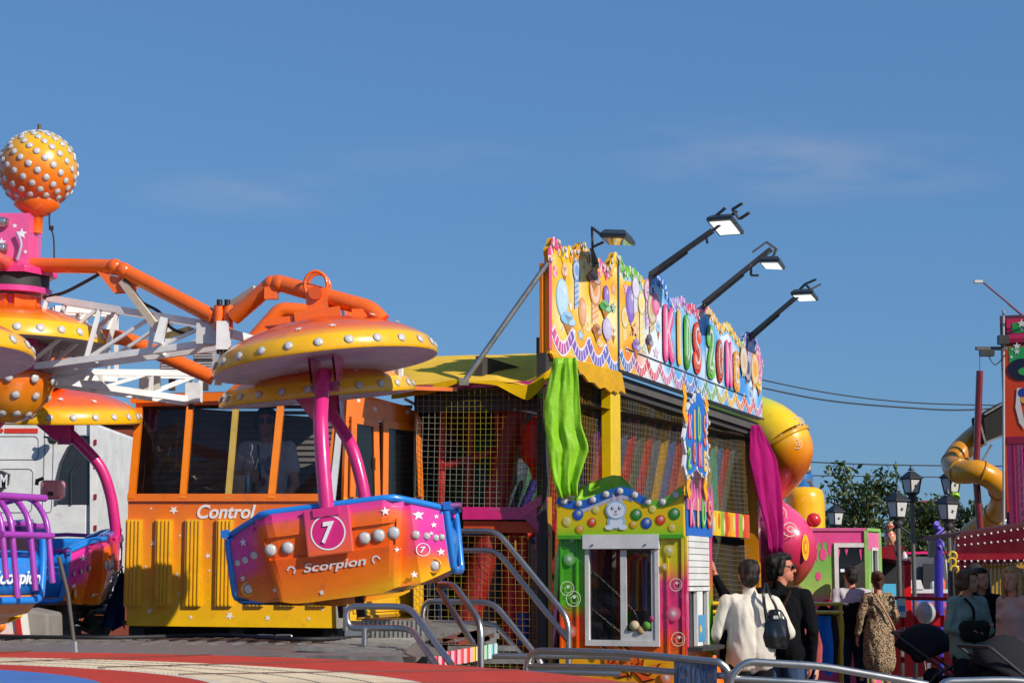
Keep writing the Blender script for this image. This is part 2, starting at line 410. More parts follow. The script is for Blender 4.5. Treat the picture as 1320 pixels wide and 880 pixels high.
# ================================================================ GONDOLAS
HX, HZ0 = .70, .56
HZ = HZ0
def hzx(x):
    ax = abs(x)/HX
    return HZ0 if ax < .55 else HZ0-.10*((ax-.55)/.45)**1.2
def hull_y(x, z):
    ax = abs(x)/HX
    yf = .5 if ax < .5 else .5-.25*((ax-.5)/.5)**1.25
    zb = 0 if ax < .45 else .10*((ax-.45)/.55)**1.5
    t = max(0, min(1, (z-zb)/(hzx(x)-zb)))
    y = yf*(1-.22*(1-t)**1.8)
    wb = .47-.10*(1-t)
    if abs(x) < wb: y += .045
    if abs(x) < wb-.03 and .50 < t < .74: y -= .018      # recess that holds the lamps
    if t > .93: y -= .02
    return y
class HullFr:
    def __init__(s, side): s.s = side
    def pt(s, u, v, d=0): return V((u*(-s.s), s.s*(hull_y(u, v)+d), v))
def hull_col(p):
    ax = abs(p.x)/HX; t = p.z/HZ
    yb = .0+.32*max(0, min(1, (p.x/HX)*.9))
    t = p.z/hzx(p.x)
    c = ramp([(yb-.10, hx('f2b010')), (yb+.12, hx('f07a12')), (.45, hx('e85c10')), (.86, hx('ee6a18')), (.93, hx('e0408a')), (1, hx('d63a96'))], t)
    k = max(0, min(1, (ax-.62)/.16))*max(0, min(1, (t-.36)/.14))
    return mixc(c, hx('e238a0'), k)
def make_gondola():
    root = thing('gondola', 'x', 'gondola')
    # hull shell
    xs = sorted(set([round(-HX+2*HX*i/28, 4) for i in range(29)]+[-.472, -.468, .468, .472, -.16, .16, .438, .442, -.438, -.442]))
    ts = [0, .06, .14, .22, .30, .38, .46, .495, .505, .56, .64, .72, .735, .745, .80, .88, .925, .935, 1.0]
    mb = MB()
    for side in (-1, 1):
        vs = []; fs = []
        for x in xs:
            ax = abs(x)/HX
            for t in ts:
                zb = 0 if ax < .45 else .10*((ax-.45)/.55)**1.5
                z = zb+(hzx(x)-zb)*t
                xx = x-(math.copysign(.10*(1-t), x) if .43 < abs(x) < .48 else (0 if abs(x) >= .48 else x/.47*.10*(1-t)))
                kx = math.copysign(abs(x) if abs(x) < .43 or abs(x) > .475 else (abs(x)), x)
                yy = hull_y(x if t == 1 else (xx if abs(x) >= .48 else math.copysign(abs(xx), x)), z)
                if .469 < abs(x) < .48: yy = hull_y(math.copysign(.5, x), z)
                vs.append((xx, side*yy, z))
        n = len(ts)
        for i in range(len(xs)-1):
            for j in range(n-1):
                q = (i*n+j, (i+1)*n+j, (i+1)*n+j+1, i*n+j+1)
                fs.append(q if side < 0 else q[::-1])
        mb.add(vs, fs, hull_col)
    # floor
    vs = []; fs = []
    for x in xs:
        ax = abs(x)/HX; zb = 0 if ax < .45 else .10*((ax-.45)/.55)**1.5
        xx = x if abs(x) >= .48 else x-x/.47*.1
        if .43 < abs(x) < .48: xx = x-math.copysign(.1, x)
        y = hull_y(x, zb); vs += [(xx, -y, zb), (xx, y, zb)]
    for i in range(len(xs)-1): fs.append((2*i, 2*i+1, 2*i+3, 2*i+2))
    mb.add(vs, fs, hx('d87a10'))
    h = mb.build('hull', 'gloss', root)
    so_ = h.modifiers.new('thick', 'SOLIDIFY'); so_.thickness = .016; so_.offset = -1
    # stars, small decals
    mb = MB()
    for side in (-1, 1):
        fr = HullFr(side)
        sg = -side
        for u, v, r in ((.54, .45, .036), (.62, .38, .02), (.64, .43, .016), (.40, .25, .02), (.47, .09, .024), (-.1, .05, .02), (-.58, .42, .03), (-.62, .2, .024), (.64, .21, .026), (-.4, .1, .02), (.6, .33, .014), (.36, .49, .03)):
            mb.star2(fr, u*sg, v, r, (.8, .78, .8), .006)
    mb.build('star_pattern', 'print', h)
    # lamps of the hull
    for side in (-1, 1):
        for u, v, r in ((-.38, .345, .036), (-.27, .345, .036), (.21, .345, .036), (.30, .35, .037), (.39, .355, .037), (.51, .33, .026), (.57, .315, .023), (.62, .30, .021), (.655, .30, .019), (-.51, .33, .024), (-.58, .31, .022), (-.64, .30, .02), (.59, .13, .03), (-.59, .13, .03)):
            x = u; y = side*(hull_y(x, v)+.002)
            child_copy(BULB, 'lamp_bulb', h, (x, y, v), (0.35*math.copysign(max(0, (abs(x)-.5)*2), x), side, -.1), r)
    for side in (-1, 1):
        for u in (.59, -.59):
            mb = MB(); y = side*(hull_y(u, .13)+.006); pts = [(u+.042*cos(2*pi*k/16), y, .13+.042*sin(2*pi*k/16)) for k in range(16)]
            mb.tube(pts, .008, hx('e8a010'), 6, closed=True); mb.build('lamp_bezel', 'gloss', h)
    # blue trim along the rim and down both ends
    mb = MB()
    for side in (-1, 1):
        pts = [(x, side*(hull_y(x, HZ)-.005 if abs(x) > .48 else .5), hzx(x)+.012) for x in [-HX+2*HX*i/20 for i in range(21)]]
        mb.tube(pts, .022, BLUE, 8)
        mb.tube([V(p)+V((0, -side*.05, .0)) for p in pts], .02, BLUE, 6)
    for e in (-1, 1):
        x = e*HX; pts = [(x, -.25*(1-.22*(1-t)**1.8)-.004, .10+(hzx(HX)-.10)*t) for t in (1, .75, .5, .25, 0)]
        pts += [(x, .15, .085), (x, -.15, .085)][::-1]+[(px_, -py_, pz_) for px_, py_, pz_ in pts[::-1]]
        mb.tube(rounded(pts, .06), .022, BLUE, 8)
        mb.tube([(x-e*.03, p[1]*1.02, p[2]) for p in rounded(pts, .06)], .014, hx('2c8ce0'), 8)
    mb.build('trim', 'gloss', root)
    # seats and end panels
    mb = MB()
    mb.box((0, 0, .31), (.10, .74, .44), hx('1f86e0')); mb.box((.22, 0, .22), (.36, .74, .06), hx('2a90e8')); mb.box((-.22, 0, .22), (.36, .74, .06), hx('2a90e8'))
    bevel(mb.build('seat', 'gloss', root), .03, 3)
    for e in (-1, 1):
        mb = MB(); vs = []; fs = []
        for i in range(9):
            y = -.22+.44*i/8; bul = .02*(1-(y/.22)**2)
            vs += [(e*(HX+bul-.03), y*.82, .12), (e*(HX+bul), y, .30), (e*(HX+bul-.02), y, .36)]
        for i in range(8):
            for j in range(2): fs.append((i*3+j, i*3+3+j, i*3+4+j, i*3+j+1))
        mb.add(vs, fs, hx('2a88e0'), True); o = mb.build('end_panel', 'gloss', root)
        m_ = o.modifiers.new('t', 'SOLIDIFY'); m_.thickness = .02
        mb = MB(); mb.tube([(e*(HX+.02), -.27, hzx(HX)+.03), (e*(HX+.06), 0, hzx(HX)+.04), (e*(HX+.02), .27, hzx(HX)+.03)], .017, PURPLE, 8)
        for sy in (-1, 1):
            mb.box((e*(HX+.01), sy*.26, hzx(HX)+.03), (.05, .04, .05), hx('2470c8'))
        mb.build('lap_bar', 'gloss', root)
    # canopy
    mb = MB()
    def ccol(p):
        return ramp([(1.5, hx('f2b408')), (1.605, hx('f2b408')), (1.625, hx('f0800e')), (1.67, hx('ee640c')), (1.79, hx('e04a0c'))], p.z)
    mb.lathe([(.725, 1.50), (.735, 1.515), (.695, 1.60), (.685, 1.612)], ccol, 48, caps=False)
    mb.lathe([(.685, 1.612), (.61, 1.662), (.50, 1.712), (.37, 1.757), (.22, 1.792), (.1, 1.806), (0, 1.81)], ccol, 48, caps=False)
    cn = mb.build('canopy', 'gloss', root)
    mb = MB(); mb.lathe([(.728, 1.498), (.715, 1.496), (.70, 1.52), (.45, 1.55), (.15, 1.56), (0, 1.56)], hx('e0cccb'), 48, caps=False); mb.build('canopy_lining', 'matte', cn)
    for i in range(24):
        a = 2*pi*(i+.5)/24; n = V((cos(a), sin(a), .42)).normalized()
        child_copy(BULB, 'lamp_bulb', cn, (.716*cos(a), .716*sin(a), 1.556), n, .027)
    mb = MB(); rng = random.Random(5)
    for i in range(10):
        a = rng.uniform(0, 2*pi); r = rng.uniform(.45, .62); z = 1.612+(.685-r)*.60+.012
        n = V((cos(a)*.55, sin(a)*.55, 1)).normalized(); ux = V((-sin(a), cos(a), 0))
        mb.star2(Fr((r*cos(a), r*sin(a), z), ux, n.cross(ux)), 0, 0, .028, (.8, .75, .7), 0)
    mb.build('star_pattern', 'print', cn)
    mb = MB(); mb.box((0, 0, 1.83), (.30, .24, .06), ORANGE); mb.box((-.26, 0, 1.82), (.2, .2, .045), ORANGE)
    mb.bar((0, -.07, 1.84), (0, -.07, 2.0), .14, .02, ORANGE, (0, 1, 0)); mb.bar((0, .07, 1.84), (0, .07, 2.0), .14, .02, ORANGE, (0, 1, 0))
    mb.tube([(0, -.11, 1.97), (0, .11, 1.97)], .045, hx('d8560c'), 12)
    for y in (-.05, .05):
        mb.tube([(.075*cos(2*pi*k/16), y, 2.03+.09*sin(2*pi*k/16)) for k in range(16)], .012, ORANGE, 6, closed=True)
    mb.build('hanger', 'gloss', root)
    mb = MB()
    for sx in (-1, 1):
        mb.add([(sx*.07, -.16, 1.55), (sx*.07, .22, 1.56), (sx*.07, -.02, 1.36), (sx*.07, -.16, 1.34)], [(0, 1, 2, 3)], PMAG)
        mb.add([(sx*.085, -.16, 1.55), (sx*.085, .22, 1.56), (sx*.085, -.02, 1.36), (sx*.085, -.16, 1.34)], [(3, 2, 1, 0)], PMAG)
    mb.box((0, -.1, 1.35), (.17, .1, .06), hx('a8205e'))
    path = bez([(0, -.10, 1.44), (0, -.25, 1.30), (0, -.40, 1.12), (0, -.48, .90), (0, -.515, .70), (0, -.535, .52)], 6)
    mb.tube(path, .047, PMAG, 14)
    mb.box((0, -.53, .53), (.16, .10, .05), PMAG)
    mb.build('support_pole', 'gloss', root)
    # number plate block on the pole side
    mb = MB(); mb.box((0, -.552, .412), (.29, .03, .29), lambda p: ramp([(.26, hx('e8601c')), (.34, hx('dc3a60')), (.42, hx('d83080'))], p.z))
    bevel(mb.build('number_plate', 'gloss', root), .01)
    mb = MB(); mb.box((.05, 0, -.06), (.05, .05, .14), (.04, .03, .03)); mb.build('foot_bracket', 'zinc', root)
    return root
MX, MY = P(15, 341, 13).x, 13.0
GSPEC = [((453, 770, 12.0), 7, 'orange and pink gondola bearing a big white number 7', '7'),
         ((433, 774, 13.12), 7, 'gondola half hidden behind the one numbered 7', None),
         ((-104, 812, 10.6), 7, 'gondola cut by the picture edge, with purple lap bars hanging down', None),
         ((66, 775, 15.0), 6, 'gondola marked 11 in front of the white truck', '11')]
proto = make_gondola()
GO = []
for i, (q, tilt, lab, num) in enumerate(GSPEC):
    g = proto if i == 0 else None; GO.append(g)
for i in range(1, 4): GO[i] = copy_tree(proto)
for (q, tilt, lab, num), g in zip(GSPEC, GO):
    p = P(*q); yaw = math.atan2(p.y-MY, p.x-MX)
    tag(g, lab, 'gondola', 'gondolas of the spinning ride')
    g['yaw'] = {'7': -rad(5)}.get(num, -rad(25) if 'cut by' in lab else (rad(38) if 'half' in lab else yaw)); g['place'] = tuple(p)
# extra pieces are built at the origin, then every gondola moves to its place
bpy.context.view_layer.update()
def gpart(g, fn): fn(g)
def number(g, n):
    fr = Fr((0, -.569, 0), (1, 0, 0)); mb = MB()
    mb.ring2(fr, 0, .405, .100, .109, (.8, .78, .8), .001, 36)
    mb.disc2(fr, 0, .405, .099, hx('d02878'), .0008, 32)
    np_ = [c for c in g.children if c.name.startswith('number_plate')][0]
    mb.build('number_ring', 'print', np_)
    if n == '7': text('7', fr, -.045, .34, .045, .47, .006, (.8, .78, .82), parent=np_, offset=.03, shear=.3)
    else: text('11', fr, -.07, .355, .07, .455, .006, (.8, .78, .82), parent=np_, offset=.03, shear=.3)
hf = lambda u, v, d: V((u, -(hull_y(u, v)+.004+d), v))
hull = [c for c in GO[0].children if c.name.startswith('hull')][0]
number(GO[0], '7'); number(GO[3], '11')
for gi in (0, 3):
    hl = [c for c in GO[gi].children if c.name.startswith('hull')][0]
    text('Scorpion', None, -.19, .165, .20, .235, .0, (.72, .69, .72), parent=hl, offset=.012, shear=.25, surf=hf)
    mb = MB(); fr = HullFr(-1)
    for e in (-1, 1):                                        # little scorpion marks either side of the word
        for k in range(7):
            a = .3+k*.6; mb.disc2(fr, e*(.265+.022*cos(a)), .205+.022*sin(a), .007, (.72, .66, .66), .005, 8)
    mb.build('scorpion_mark', 'print', hl)
    mb = MB(); mb.ring2(fr, .54, .235, .036, .041, (.8, .75, .75), .006, 24); mb.build('side_number_ring', 'print', hl)
    text('7' if gi == 0 else '11', None, .522, .217, .558, .253, .002, (.8, .75, .75), parent=hl, offset=.02, shear=.2, surf=hf)
# lowered purple lap bars of the gondola at the picture edge
mb = MB()
for k, (y, zb_) in enumerate(((-.28, .28), (-.2, .18), (-.05, .22), (.1, .26))):
    mb.tube(rounded([(.45, y, .64), (.76, y, .66), (.86, y, .52), (.87, y, zb_-.1)], .12), .017, PURPLE, 10)
mb.tube([(.81, -.32, .64), (.81, .16, .64)], .02, PURPLE, 8); mb.tube([(.875, -.3, .42), (.875, .12, .42)], .018, PURPLE, 8)
mb.tube(rounded([(-.3, -.36, .62), (.3, -.38, .68), (.68, -.34, .60), (.78, -.28, .62)], .1), .017, PURPLE, 10)
mb.build('lowered_bar', 'gloss', GO[2])
mb = MB(); mb.tube([(.9, .13, .3), (.92, .16, .1), (.93, .17, -.16)], .012, (.08, .07, .06), 6); mb.box((.93, .17, -.2), (.03, .02, .06), (.3, .3, .3)); mb.build('safety_strap', 'rubber', GO[2])
ep = [c for c in GO[2].children if c.name.startswith('end_panel')][1]
text('Scorpion', None, -.2, .15, .2, .25, .004, (.75, .8, .85), parent=ep, offset=.02, shear=.2, surf=lambda u, v, d: V((HX+.02*(1-(u/.22)**2)-.03+(v-.12)*.17+.012+d, u, v)))
for (q, tilt, lab, num), g in zip(GSPEC, GO):
    g.rotation_euler = (0, -rad(tilt), g['yaw']); g.location = V(g['place']); del g['yaw']; del g['place']
GO[3].scale = (.95,)*3; GO[1].scale = (.94,)*3

# ================================================================ MAST, BALL, ARMS
ride = thing('spinning_ride', 'orange, pink and white mast and arms that carry the gondolas', 'fairground ride', (MX, MY, DZ))
zat = lambda y, Y=13.0: P(0, y, Y).z
mb = MB()
mb.lathe([(.22, zat(500)), (.22, zat(440)), (.19, zat(400)), (.19, zat(384))], PMAG, 20, o=(MX, MY, 0))
mb.tube([V((MX-.75, MY+.1, DZ)), V((MX-.62, MY+.08, zat(620))), V((MX-.1, MY, zat(520)))], .16, PMAG, 16)
mb.box((MX-.02, MY, zat(465)), (.50, .40, .26), hx('c02070'))
mb.lathe([(.29, zat(381)), (.29, zat(374))], hx('d83a8a'), 28, o=(MX, MY, 0))
mb.lathe([(.20, zat(351)), (.33, zat(358)), (.33, zat(350)), (.18, zat(340))], hx('d83a80'), 6, o=(MX, MY, 0), smooth=False)
mb.box((MX-.02, MY, zat(320)), (.36, .34, .44), PINK); mb.box((MX+.16, MY, zat(328)), (.06, .12, .24), PINK)
mast = mb.build('mast', 'gloss', ride)
mb = MB(); fr = Fr((MX, MY-.174, 0), (1, 0, 0))
for u, z, r in ((.11, zat(307), .042), (-.03, zat(318), .036), (.06, zat(297), .02), (-.1, zat(300), .03), (.14, zat(330), .018)): mb.star2(fr, u, z, r, WHITE, 0)
mb.build('star_pattern', 'print', mast)
for z in (zat(293), zat(326)):
    mb = MB(); mb.tube([(MX-.2, MY-.2, z), (MX+.02, MY-.2, z)], .028, STEELC, 10); mb.tube([(MX-.06, MY-.2, z), (MX-.0, MY-.2, z)], .036, (.7, .7, .68), 10)
    mb.build('hydraulic_fitting', 'steel', mast)
mb = MB(); mb.lathe([(.265, zat(373)), (.265, zat(354))], (.025, .024, .024), 40, o=(MX, MY, 0)); mb.build('slewing_ring', 'rubber', ride)
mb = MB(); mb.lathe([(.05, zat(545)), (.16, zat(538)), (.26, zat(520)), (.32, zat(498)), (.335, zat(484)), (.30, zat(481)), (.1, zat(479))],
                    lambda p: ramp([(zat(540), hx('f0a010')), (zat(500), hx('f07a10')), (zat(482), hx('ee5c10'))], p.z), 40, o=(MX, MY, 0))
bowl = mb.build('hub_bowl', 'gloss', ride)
for k in range(34):
    f = (k % 3); a = 2*pi*k/34; r, y = ((.335, 492), (.28, 513), (.18, 535))[f]
    n = V((cos(a), sin(a), -(.2, .7, 1.6)[f])).normalized()
    child_copy(BULB, 'lamp_bulb', bowl, V((MX+r*cos(a), MY+r*sin(a), zat(y)))-V((MX, MY, DZ)), n, .03)
mb = MB(); zb = zat(446); CR = .70
mb.lathe([(CR, zb), (CR, zb+.025), (CR-.035, zb+.10), (CR-.045, zb+.112)], lambda p: hx('f2b408'), 48, o=(MX, MY, 0), caps=False)
mb.lathe([(CR-.045, zb+.112), (.55, zb+.17), (.40, zb+.225), (.26, zb+.265), (.2, zb+.28)], lambda p: ramp([(zb+.10, hx('f2b408')), (zb+.13, hx('f08a10')), (zb+.2, hx('f0700e')), (zb+.27, hx('e85a0e'))], p.z), 48, o=(MX, MY, 0), caps=False)
cc_ = mb.build('centre_canopy', 'gloss', ride)
mb = MB(); mb.lathe([(CR+.003, zb-.002), (CR-.02, zb-.004), (.3, zb+.03), (.1, zb+.03)], (.45, .42, .42), 48, o=(MX, MY, 0), caps=False); mb.build('canopy_lining', 'matte', cc_)
for i in range(28):
    a = 2*pi*(i+.5)/28; child_copy(BULB, 'lamp_bulb', cc_, V((MX+(CR-.014)*cos(a), MY+(CR-.014)*sin(a), zb+.052))-V((MX, MY, DZ)), (cos(a), sin(a), .42), .028)
mb = MB()
for k in range(6): a = k*pi/3+.25; mb.box((MX+.16*cos(a), MY+.16*sin(a), zb+.31), (.17, .10, .07), hx('f0640e'), Matrix.Rotation(a+pi/2, 3, 'Z'))
mb.build('clamp_ring', 'gloss', cc_)
# the bulb covered ball
bc = P(49, 219, 13.0); BR = .276
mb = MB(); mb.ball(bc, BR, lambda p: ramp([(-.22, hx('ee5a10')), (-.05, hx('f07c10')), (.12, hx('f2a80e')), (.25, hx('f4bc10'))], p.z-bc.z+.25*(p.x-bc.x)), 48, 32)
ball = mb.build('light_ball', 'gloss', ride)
mb = MB(); mb.lathe([(.045, -.46), (.045, -.34), (.08, -.325), (.16, -.265), (.155, -.22)], ORANGE, 28, o=bc); mb.build('ball_cup', 'gloss', ride)
mb = MB(); mb.lathe([(.014, .27), (.014, .33)], (.12, .08, .05), 8, o=bc); mb.build('ball_tip', 'paint', ride)
sp = []
for s_ in range(10):
    for k in range(15):
        th = rad(16+k*9.6); ph = 2*pi*s_/10+k*.17+.0035*k*k
        sp.append(V((sin(th)*cos(ph), sin(th)*sin(ph), cos(th))))
sp.sort(key=lambda n: n.y+.15*n.x)
rest = MB()
base = bc-V((MX, MY, DZ))
for i, n in enumerate(sp):
    if i < 100: child_copy(BULB, 'lamp_bulb', ball, base+n*(BR-.002), n, .0235)
    else: rest.lathe([(.022, 0), (.022, .008), (0, .014)], WHITE, 10, o=bc+n*(BR-.002), rot=V((0, 0, 1)).rotation_difference(n).to_matrix())
o = rest.build('further_bulbs', 'bulb', ball); o['kind'] = 'stuff'
# orange arms
def arm(yaw, prof, name='arm', k=1.):
    d = V((cos(yaw), sin(yaw), 0)); pts = [V((MX, MY, z))+d*(r*k) for r, z in prof]
    return d, pts
yaw7 = math.atan2(P(*GSPEC[0][0]).y-MY, P(*GSPEC[0][0]).x-MX)
A7 = [P(-30, 341, 13.1), P(15, 341, 13.0), P(150, 344, 12.66), P(276, 409, 12.35)]
B7 = [P(301, 409, 12.3), P(354, 363, 12.18), P(424, 383, 12.0), P(478, 398, 11.9), P(493, 414, 11.88)]
mb = MB(); mb.tube(rounded(A7, .05, 3), .053, ORANGE, 16); mb.tube(rounded(B7, .05, 3), .056, ORANGE, 16)
h7 = P(288, 408, 12.32)
for dx in (-.032, .032): mb.tube([h7+V((dx, 0, -.085)), h7+V((dx, 0, .075))], .034, ORANGE, 12)
e1 = P(152, 354, 12.66); mb.add([e1+V((-.14, -.03, .02)), e1+V((.14, -.03, -.06)), e1+V((.12, -.03, -.12)), e1+V((-.02, -.03, -.13))], [(0, 3, 2, 1)], ORANGE)
mb.add([e1+V((-.14, .03, .02)), e1+V((.14, .03, -.06)), e1+V((.12, .03, -.12)), e1+V((-.02, .03, -.13))], [(0, 1, 2, 3)], ORANGE)
e2 = P(350, 378, 12.15); mb.box(e2, (.09, .05, .08), ORANGE); mb.box(P(470, 404, 11.9), (.16, .08, .05), ORANGE)
for q in (P(148, 344, 12.65), P(160, 349, 12.62), P(350, 366, 12.18), P(360, 366, 12.15)): mb.ball(q, .058, hx('e8640e'), 14, 8)
mb.build('arm', 'gloss', ride)
def arm_low(i, z0, rs):
    p = P(*GSPEC[i][0]); yaw = math.atan2(p.y-MY, p.x-MX); R = math.hypot(p.y-MY, p.x-MX)
    d = V((cos(yaw), sin(yaw), 0)); mb = MB()
    pts = [V((MX, MY, z))+d*(r*R) for r, z in ((.05, z0), (.35, z0-.06), (.62, z0-.34))]
    mb.tube(rounded(pts, .05), .053, ORANGE, 14)
    pts = [V((MX, MY, z))+d*(r*R) for r, z in ((.64, z0-.34), (.82, p.z+2.05), (1.0, p.z+2.02), (1.1, p.z+1.95))]
    mb.tube(rounded(pts, .05), .056, ORANGE, 14)
    mb.build('arm', 'gloss', ride)
    return d, R
d2, R2 = arm_low(1, 3.34, 0); arm_low(2, 3.78, 0); arm_low(3, 3.34, 0)
# white lattice trusses
WT = (.80, .79, .77)
def truss(name, top, bot, n, w_=.22, s=.036, diag=True, end=True):
    mb = MB(); a0, a1 = top; b0, b1 = bot
    d = (a1-a0); side = V((-d.y, d.x, 0)).normalized()*w_
    for k in (0, 1):
        o = side*k
        mb.bar(a0+o, a1+o, s, s*1.25, WT); mb.bar(b0+o, b1+o, s, s*1.25, WT)
        prevb = b0+o
        for i in range(n+1):
            t = i/n; p = a0.lerp(a1, t)+o; q = b0.lerp(b1, t)+o
            mb.bar(p-(p-q).normalized()*.02, q+(p-q).normalized()*.02, s*.8, s*.8, WT)
            if diag and i > 0: mb.bar(prevb, p, s*.62, s*.62, WT)
            prevb = q
    for i in range(n+1):
        t = i/n; mb.bar(a0.lerp(a1, t), a0.lerp(a1, t)+side, s*.6, s*.6, WT); mb.bar(b0.lerp(b1, t), b0.lerp(b1, t)+side, s*.6, s*.6, WT)
    o = mb.build(name, 'paint', ride); return o
truss('truss', (P(62, 384, 12.85), P(270, 418, 12.42)), (P(31, 474, 12.85), P(276, 441, 12.42)), 3)
truss('truss', (P(57, 479, 13.15), P(262, 481, 13.8)), (P(70, 490, 13.15), P(253, 516, 13.8)), 3, .2)
truss('truss', (P(70, 398, 13.3), P(150, 402, 13.6)), (P(60, 484, 13.3), P(150, 488, 13.6)), 2, .14, .036)
mb = MB(); mb.box(P(288, 433, 12.32), (.08, .10, .19), WT); mb.build('arm_bracket', 'paint', ride)
q = P(270, 430, 12.38)
mb = MB(); mb.box(q, (.17, .05, .14), (.6, .59, .58)); mb.build('arm_bracket', 'paint', ride)
mb = MB(); mb.bar(P(298, 430, 12.4), P(340, 442, 12.75), .045, .05, WT); mb.build('arm_bracket', 'paint', ride)
mb = MB(); mb.bar(P(340, 442, 12.75), P(462, 482, 12.95), .045, .05, WT); mb.build('arm_bracket', 'paint', ride)
mb = MB(); mb.bar(P(420, 484, 13.0), P(517, 479, 12.8), .08, .10, WT); mb.build('arm_bracket', 'paint', ride)
mb = MB(); mb.box(P(516, 482, 12.8), (.02, .10, .13), (.7, .7, .7)); mb.build('arm_bracket', 'paint', ride)
mb = MB(); mb.box(P(510, 499, 12.8), (.03, .04, .04), (.05, .05, .05)); mb.build('arm_bracket', 'paint', ride)
mb = MB(); mb.bar(P(289, 455, 12.34), P(281, 492, 13.2), .05, .05, WT); mb.build('arm_bracket', 'paint', ride)
mb = MB(); mb.bar(P(158, 362, 12.62), P(207, 428, 12.5), .04, .05, hx('d8c8ae')); mb.build('arm_bracket', 'paint', ride)
mb = MB(); mb.bar(P(213, 410, 12.5), P(204, 442, 12.5), .09, .05, WT); mb.build('arm_bracket', 'paint', ride)
mb = MB(); mb.bar(P(300, 392, 12.6), P(330, 372, 12.5), .05, .04, hx('c8b8a0')); mb.build('arm_bracket', 'paint', ride)
mb = MB(); mb.bar(P(214, 433, 12.6), P(245, 424, 12.5), .035, .035, hx('c8b070')); mb.build('arm_bracket', 'paint', ride)
mb = MB(); mb.box(P(250, 506, 13.8), (.11, .12, .14), WT); mb.build('arm_bracket', 'paint', ride)
mb = MB(); mb.box(P(196, 490, 13.7), (.12, .06, .16), hx('c8c0b4')); mb.build('arm_bracket', 'paint', ride)

mb = MB()
for q in (P(283, 452, 12.3), P(293, 452, 12.3), P(283, 390, 12.3), P(293, 390, 12.3), P(246, 524, 13.8)): mb.lathe([(.02, -.02), (.02, .02)], (.06, .05, .05), 8, o=q)
mb.build('pivot_bolts', 'zinc', ride)
mb = MB()
mb.tube(bez([P(56, 383, 12.85), P(80, 378, 12.8), P(103, 367, 12.75), P(130, 352, 12.68)]), .012, BLACK, 6)
mb.tube(bez([P(160, 360, 12.6), P(178, 386, 12.58), P(205, 402, 12.55), P(220, 422, 12.52), P(240, 430, 12.5), P(250, 424, 12.5)]), .012, BLACK, 6)
mb.tube(bez([P(64, 273, 13), P(64, 290, 13), P(69, 305, 13), P(70, 333, 13)]), .006, BLACK, 5); mb.box(P(66, 294, 13), (.03, .02, .03), BLACK)
mb.tube(bez([P(22, 300, 12.8), P(27, 315, 12.8), P(22, 335, 12.8)]), .012, hx('b8a8c8'), 6)
mb.build('cables', 'rubber', ride)
# ================================================================ CONTROL CABIN
cab = thing('control_cabin', 'orange and yellow control cabin with tall windows and white stars', 'cabin', (-2.3, 15.4, 1.22))
YF, YT = 14.95, 15.12
def ccol2(p): return ramp([(1.22, hx('ecb808')), (1.65, hx('e8a808')), (2.02, hx('e28c0a')), (2.25, hx('de600e')), (3.2, hx('e8700e'))], p.z)
BL_, BR_ = P(163, 806, YF), P(437, 809, YF); SL, SR = P(165, 645, YF), P(431, 645, YF)
TL, TR = P(179, 512, YT), P(445, 505, YT)
mb = MB()
th = V((0, .05, 0))
vs = [BL_, BR_, SR, SL]; vs += [p+th for p in vs]
mb.add(vs, [(0, 1, 2, 3), (7, 6, 5, 4), (0, 4, 5, 1), (2, 6, 7, 3), (0, 3, 7, 4), (1, 5, 6, 2)], ccol2)
mb.build('front_panel', 'gloss', cab)
mb = MB()                                                    # left wall, back wall, floor, roof
bk = 15.85
LB, LT = V((BL_.x, bk, BL_.z)), V((TL.x, bk, TL.z)); RB, RT = V((-1.36, bk, BL_.z)), V((-1.3, bk, TR.z))
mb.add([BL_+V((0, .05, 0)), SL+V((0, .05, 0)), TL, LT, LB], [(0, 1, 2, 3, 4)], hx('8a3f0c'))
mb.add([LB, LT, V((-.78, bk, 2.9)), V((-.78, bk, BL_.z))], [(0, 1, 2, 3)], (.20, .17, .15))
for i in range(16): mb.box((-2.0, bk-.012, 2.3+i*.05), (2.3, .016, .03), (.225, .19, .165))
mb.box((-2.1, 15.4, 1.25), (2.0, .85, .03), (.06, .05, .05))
mb.build('shell', 'matte', cab)
mb = MB(); mb.add([TL+V((-.05, -.08, .02)), TR+V((0, -.08, .02)), V((-1.25, bk+.1, TR.z+.06)), LT+V((-.05, .1, .06))], [(0, 1, 2, 3), (3, 2, 1, 0)], hx('d8600e'))
for k in range(4): pass
mb.bar(TL+V((-.05, -.06, -.02)), TR+V((.03, -.06, -.02)), .06, .07, hx('e06c10'))
mb.build('roof', 'gloss', cab)
# window frame: sill, header, mullions, each leaning back with the pane plane
def fp(px, py):                                              # a point of the leaning window plane
    t = (645-py)/(645-508); return P(px, py, YF+(YT-YF)*t)
mb = MB()
mb.bar(fp(165, 641), fp(431, 641), .06, .055, hx('e8700e'), (0, 1, 0)); mb.bar(fp(177, 520), fp(443, 514), .05, .06, hx('e06a10'), (0, 1, 0))
for a, b, c, w_ in ((170, 181, hx('e8780e'), .055), (236, 246, hx('ee8010'), .05), (350, 363, hx('ee8010'), .055), (424, 440, hx('e8740e'), .075)):
    mb.bar(fp(a, 643), fp(b, 514), .06, w_, c, (1, 0, 0))
wf = mb.build('window_frame', 'gloss', cab)
mb = MB(); mb.bar(fp(294, 643), fp(305, 516), .055, .045, hx('b89a48'), (1, 0, 0)); mb.build('middle_mullion', 'paint', cab)
for (a0, a1, b0, b1) in ((176, 233, 187, 243), (240, 291, 250, 302), (299, 347, 309, 360), (355, 420, 367, 436)):
    mb = MB(); q = V((0, .035, 0)); mb.add([fp(a0, 640)+q, fp(a1, 640)+q, fp(b1, 518)+q, fp(b0, 518)+q], [(0, 1, 2, 3)], WHITE); mb.build('window_pane', 'clear', wf)
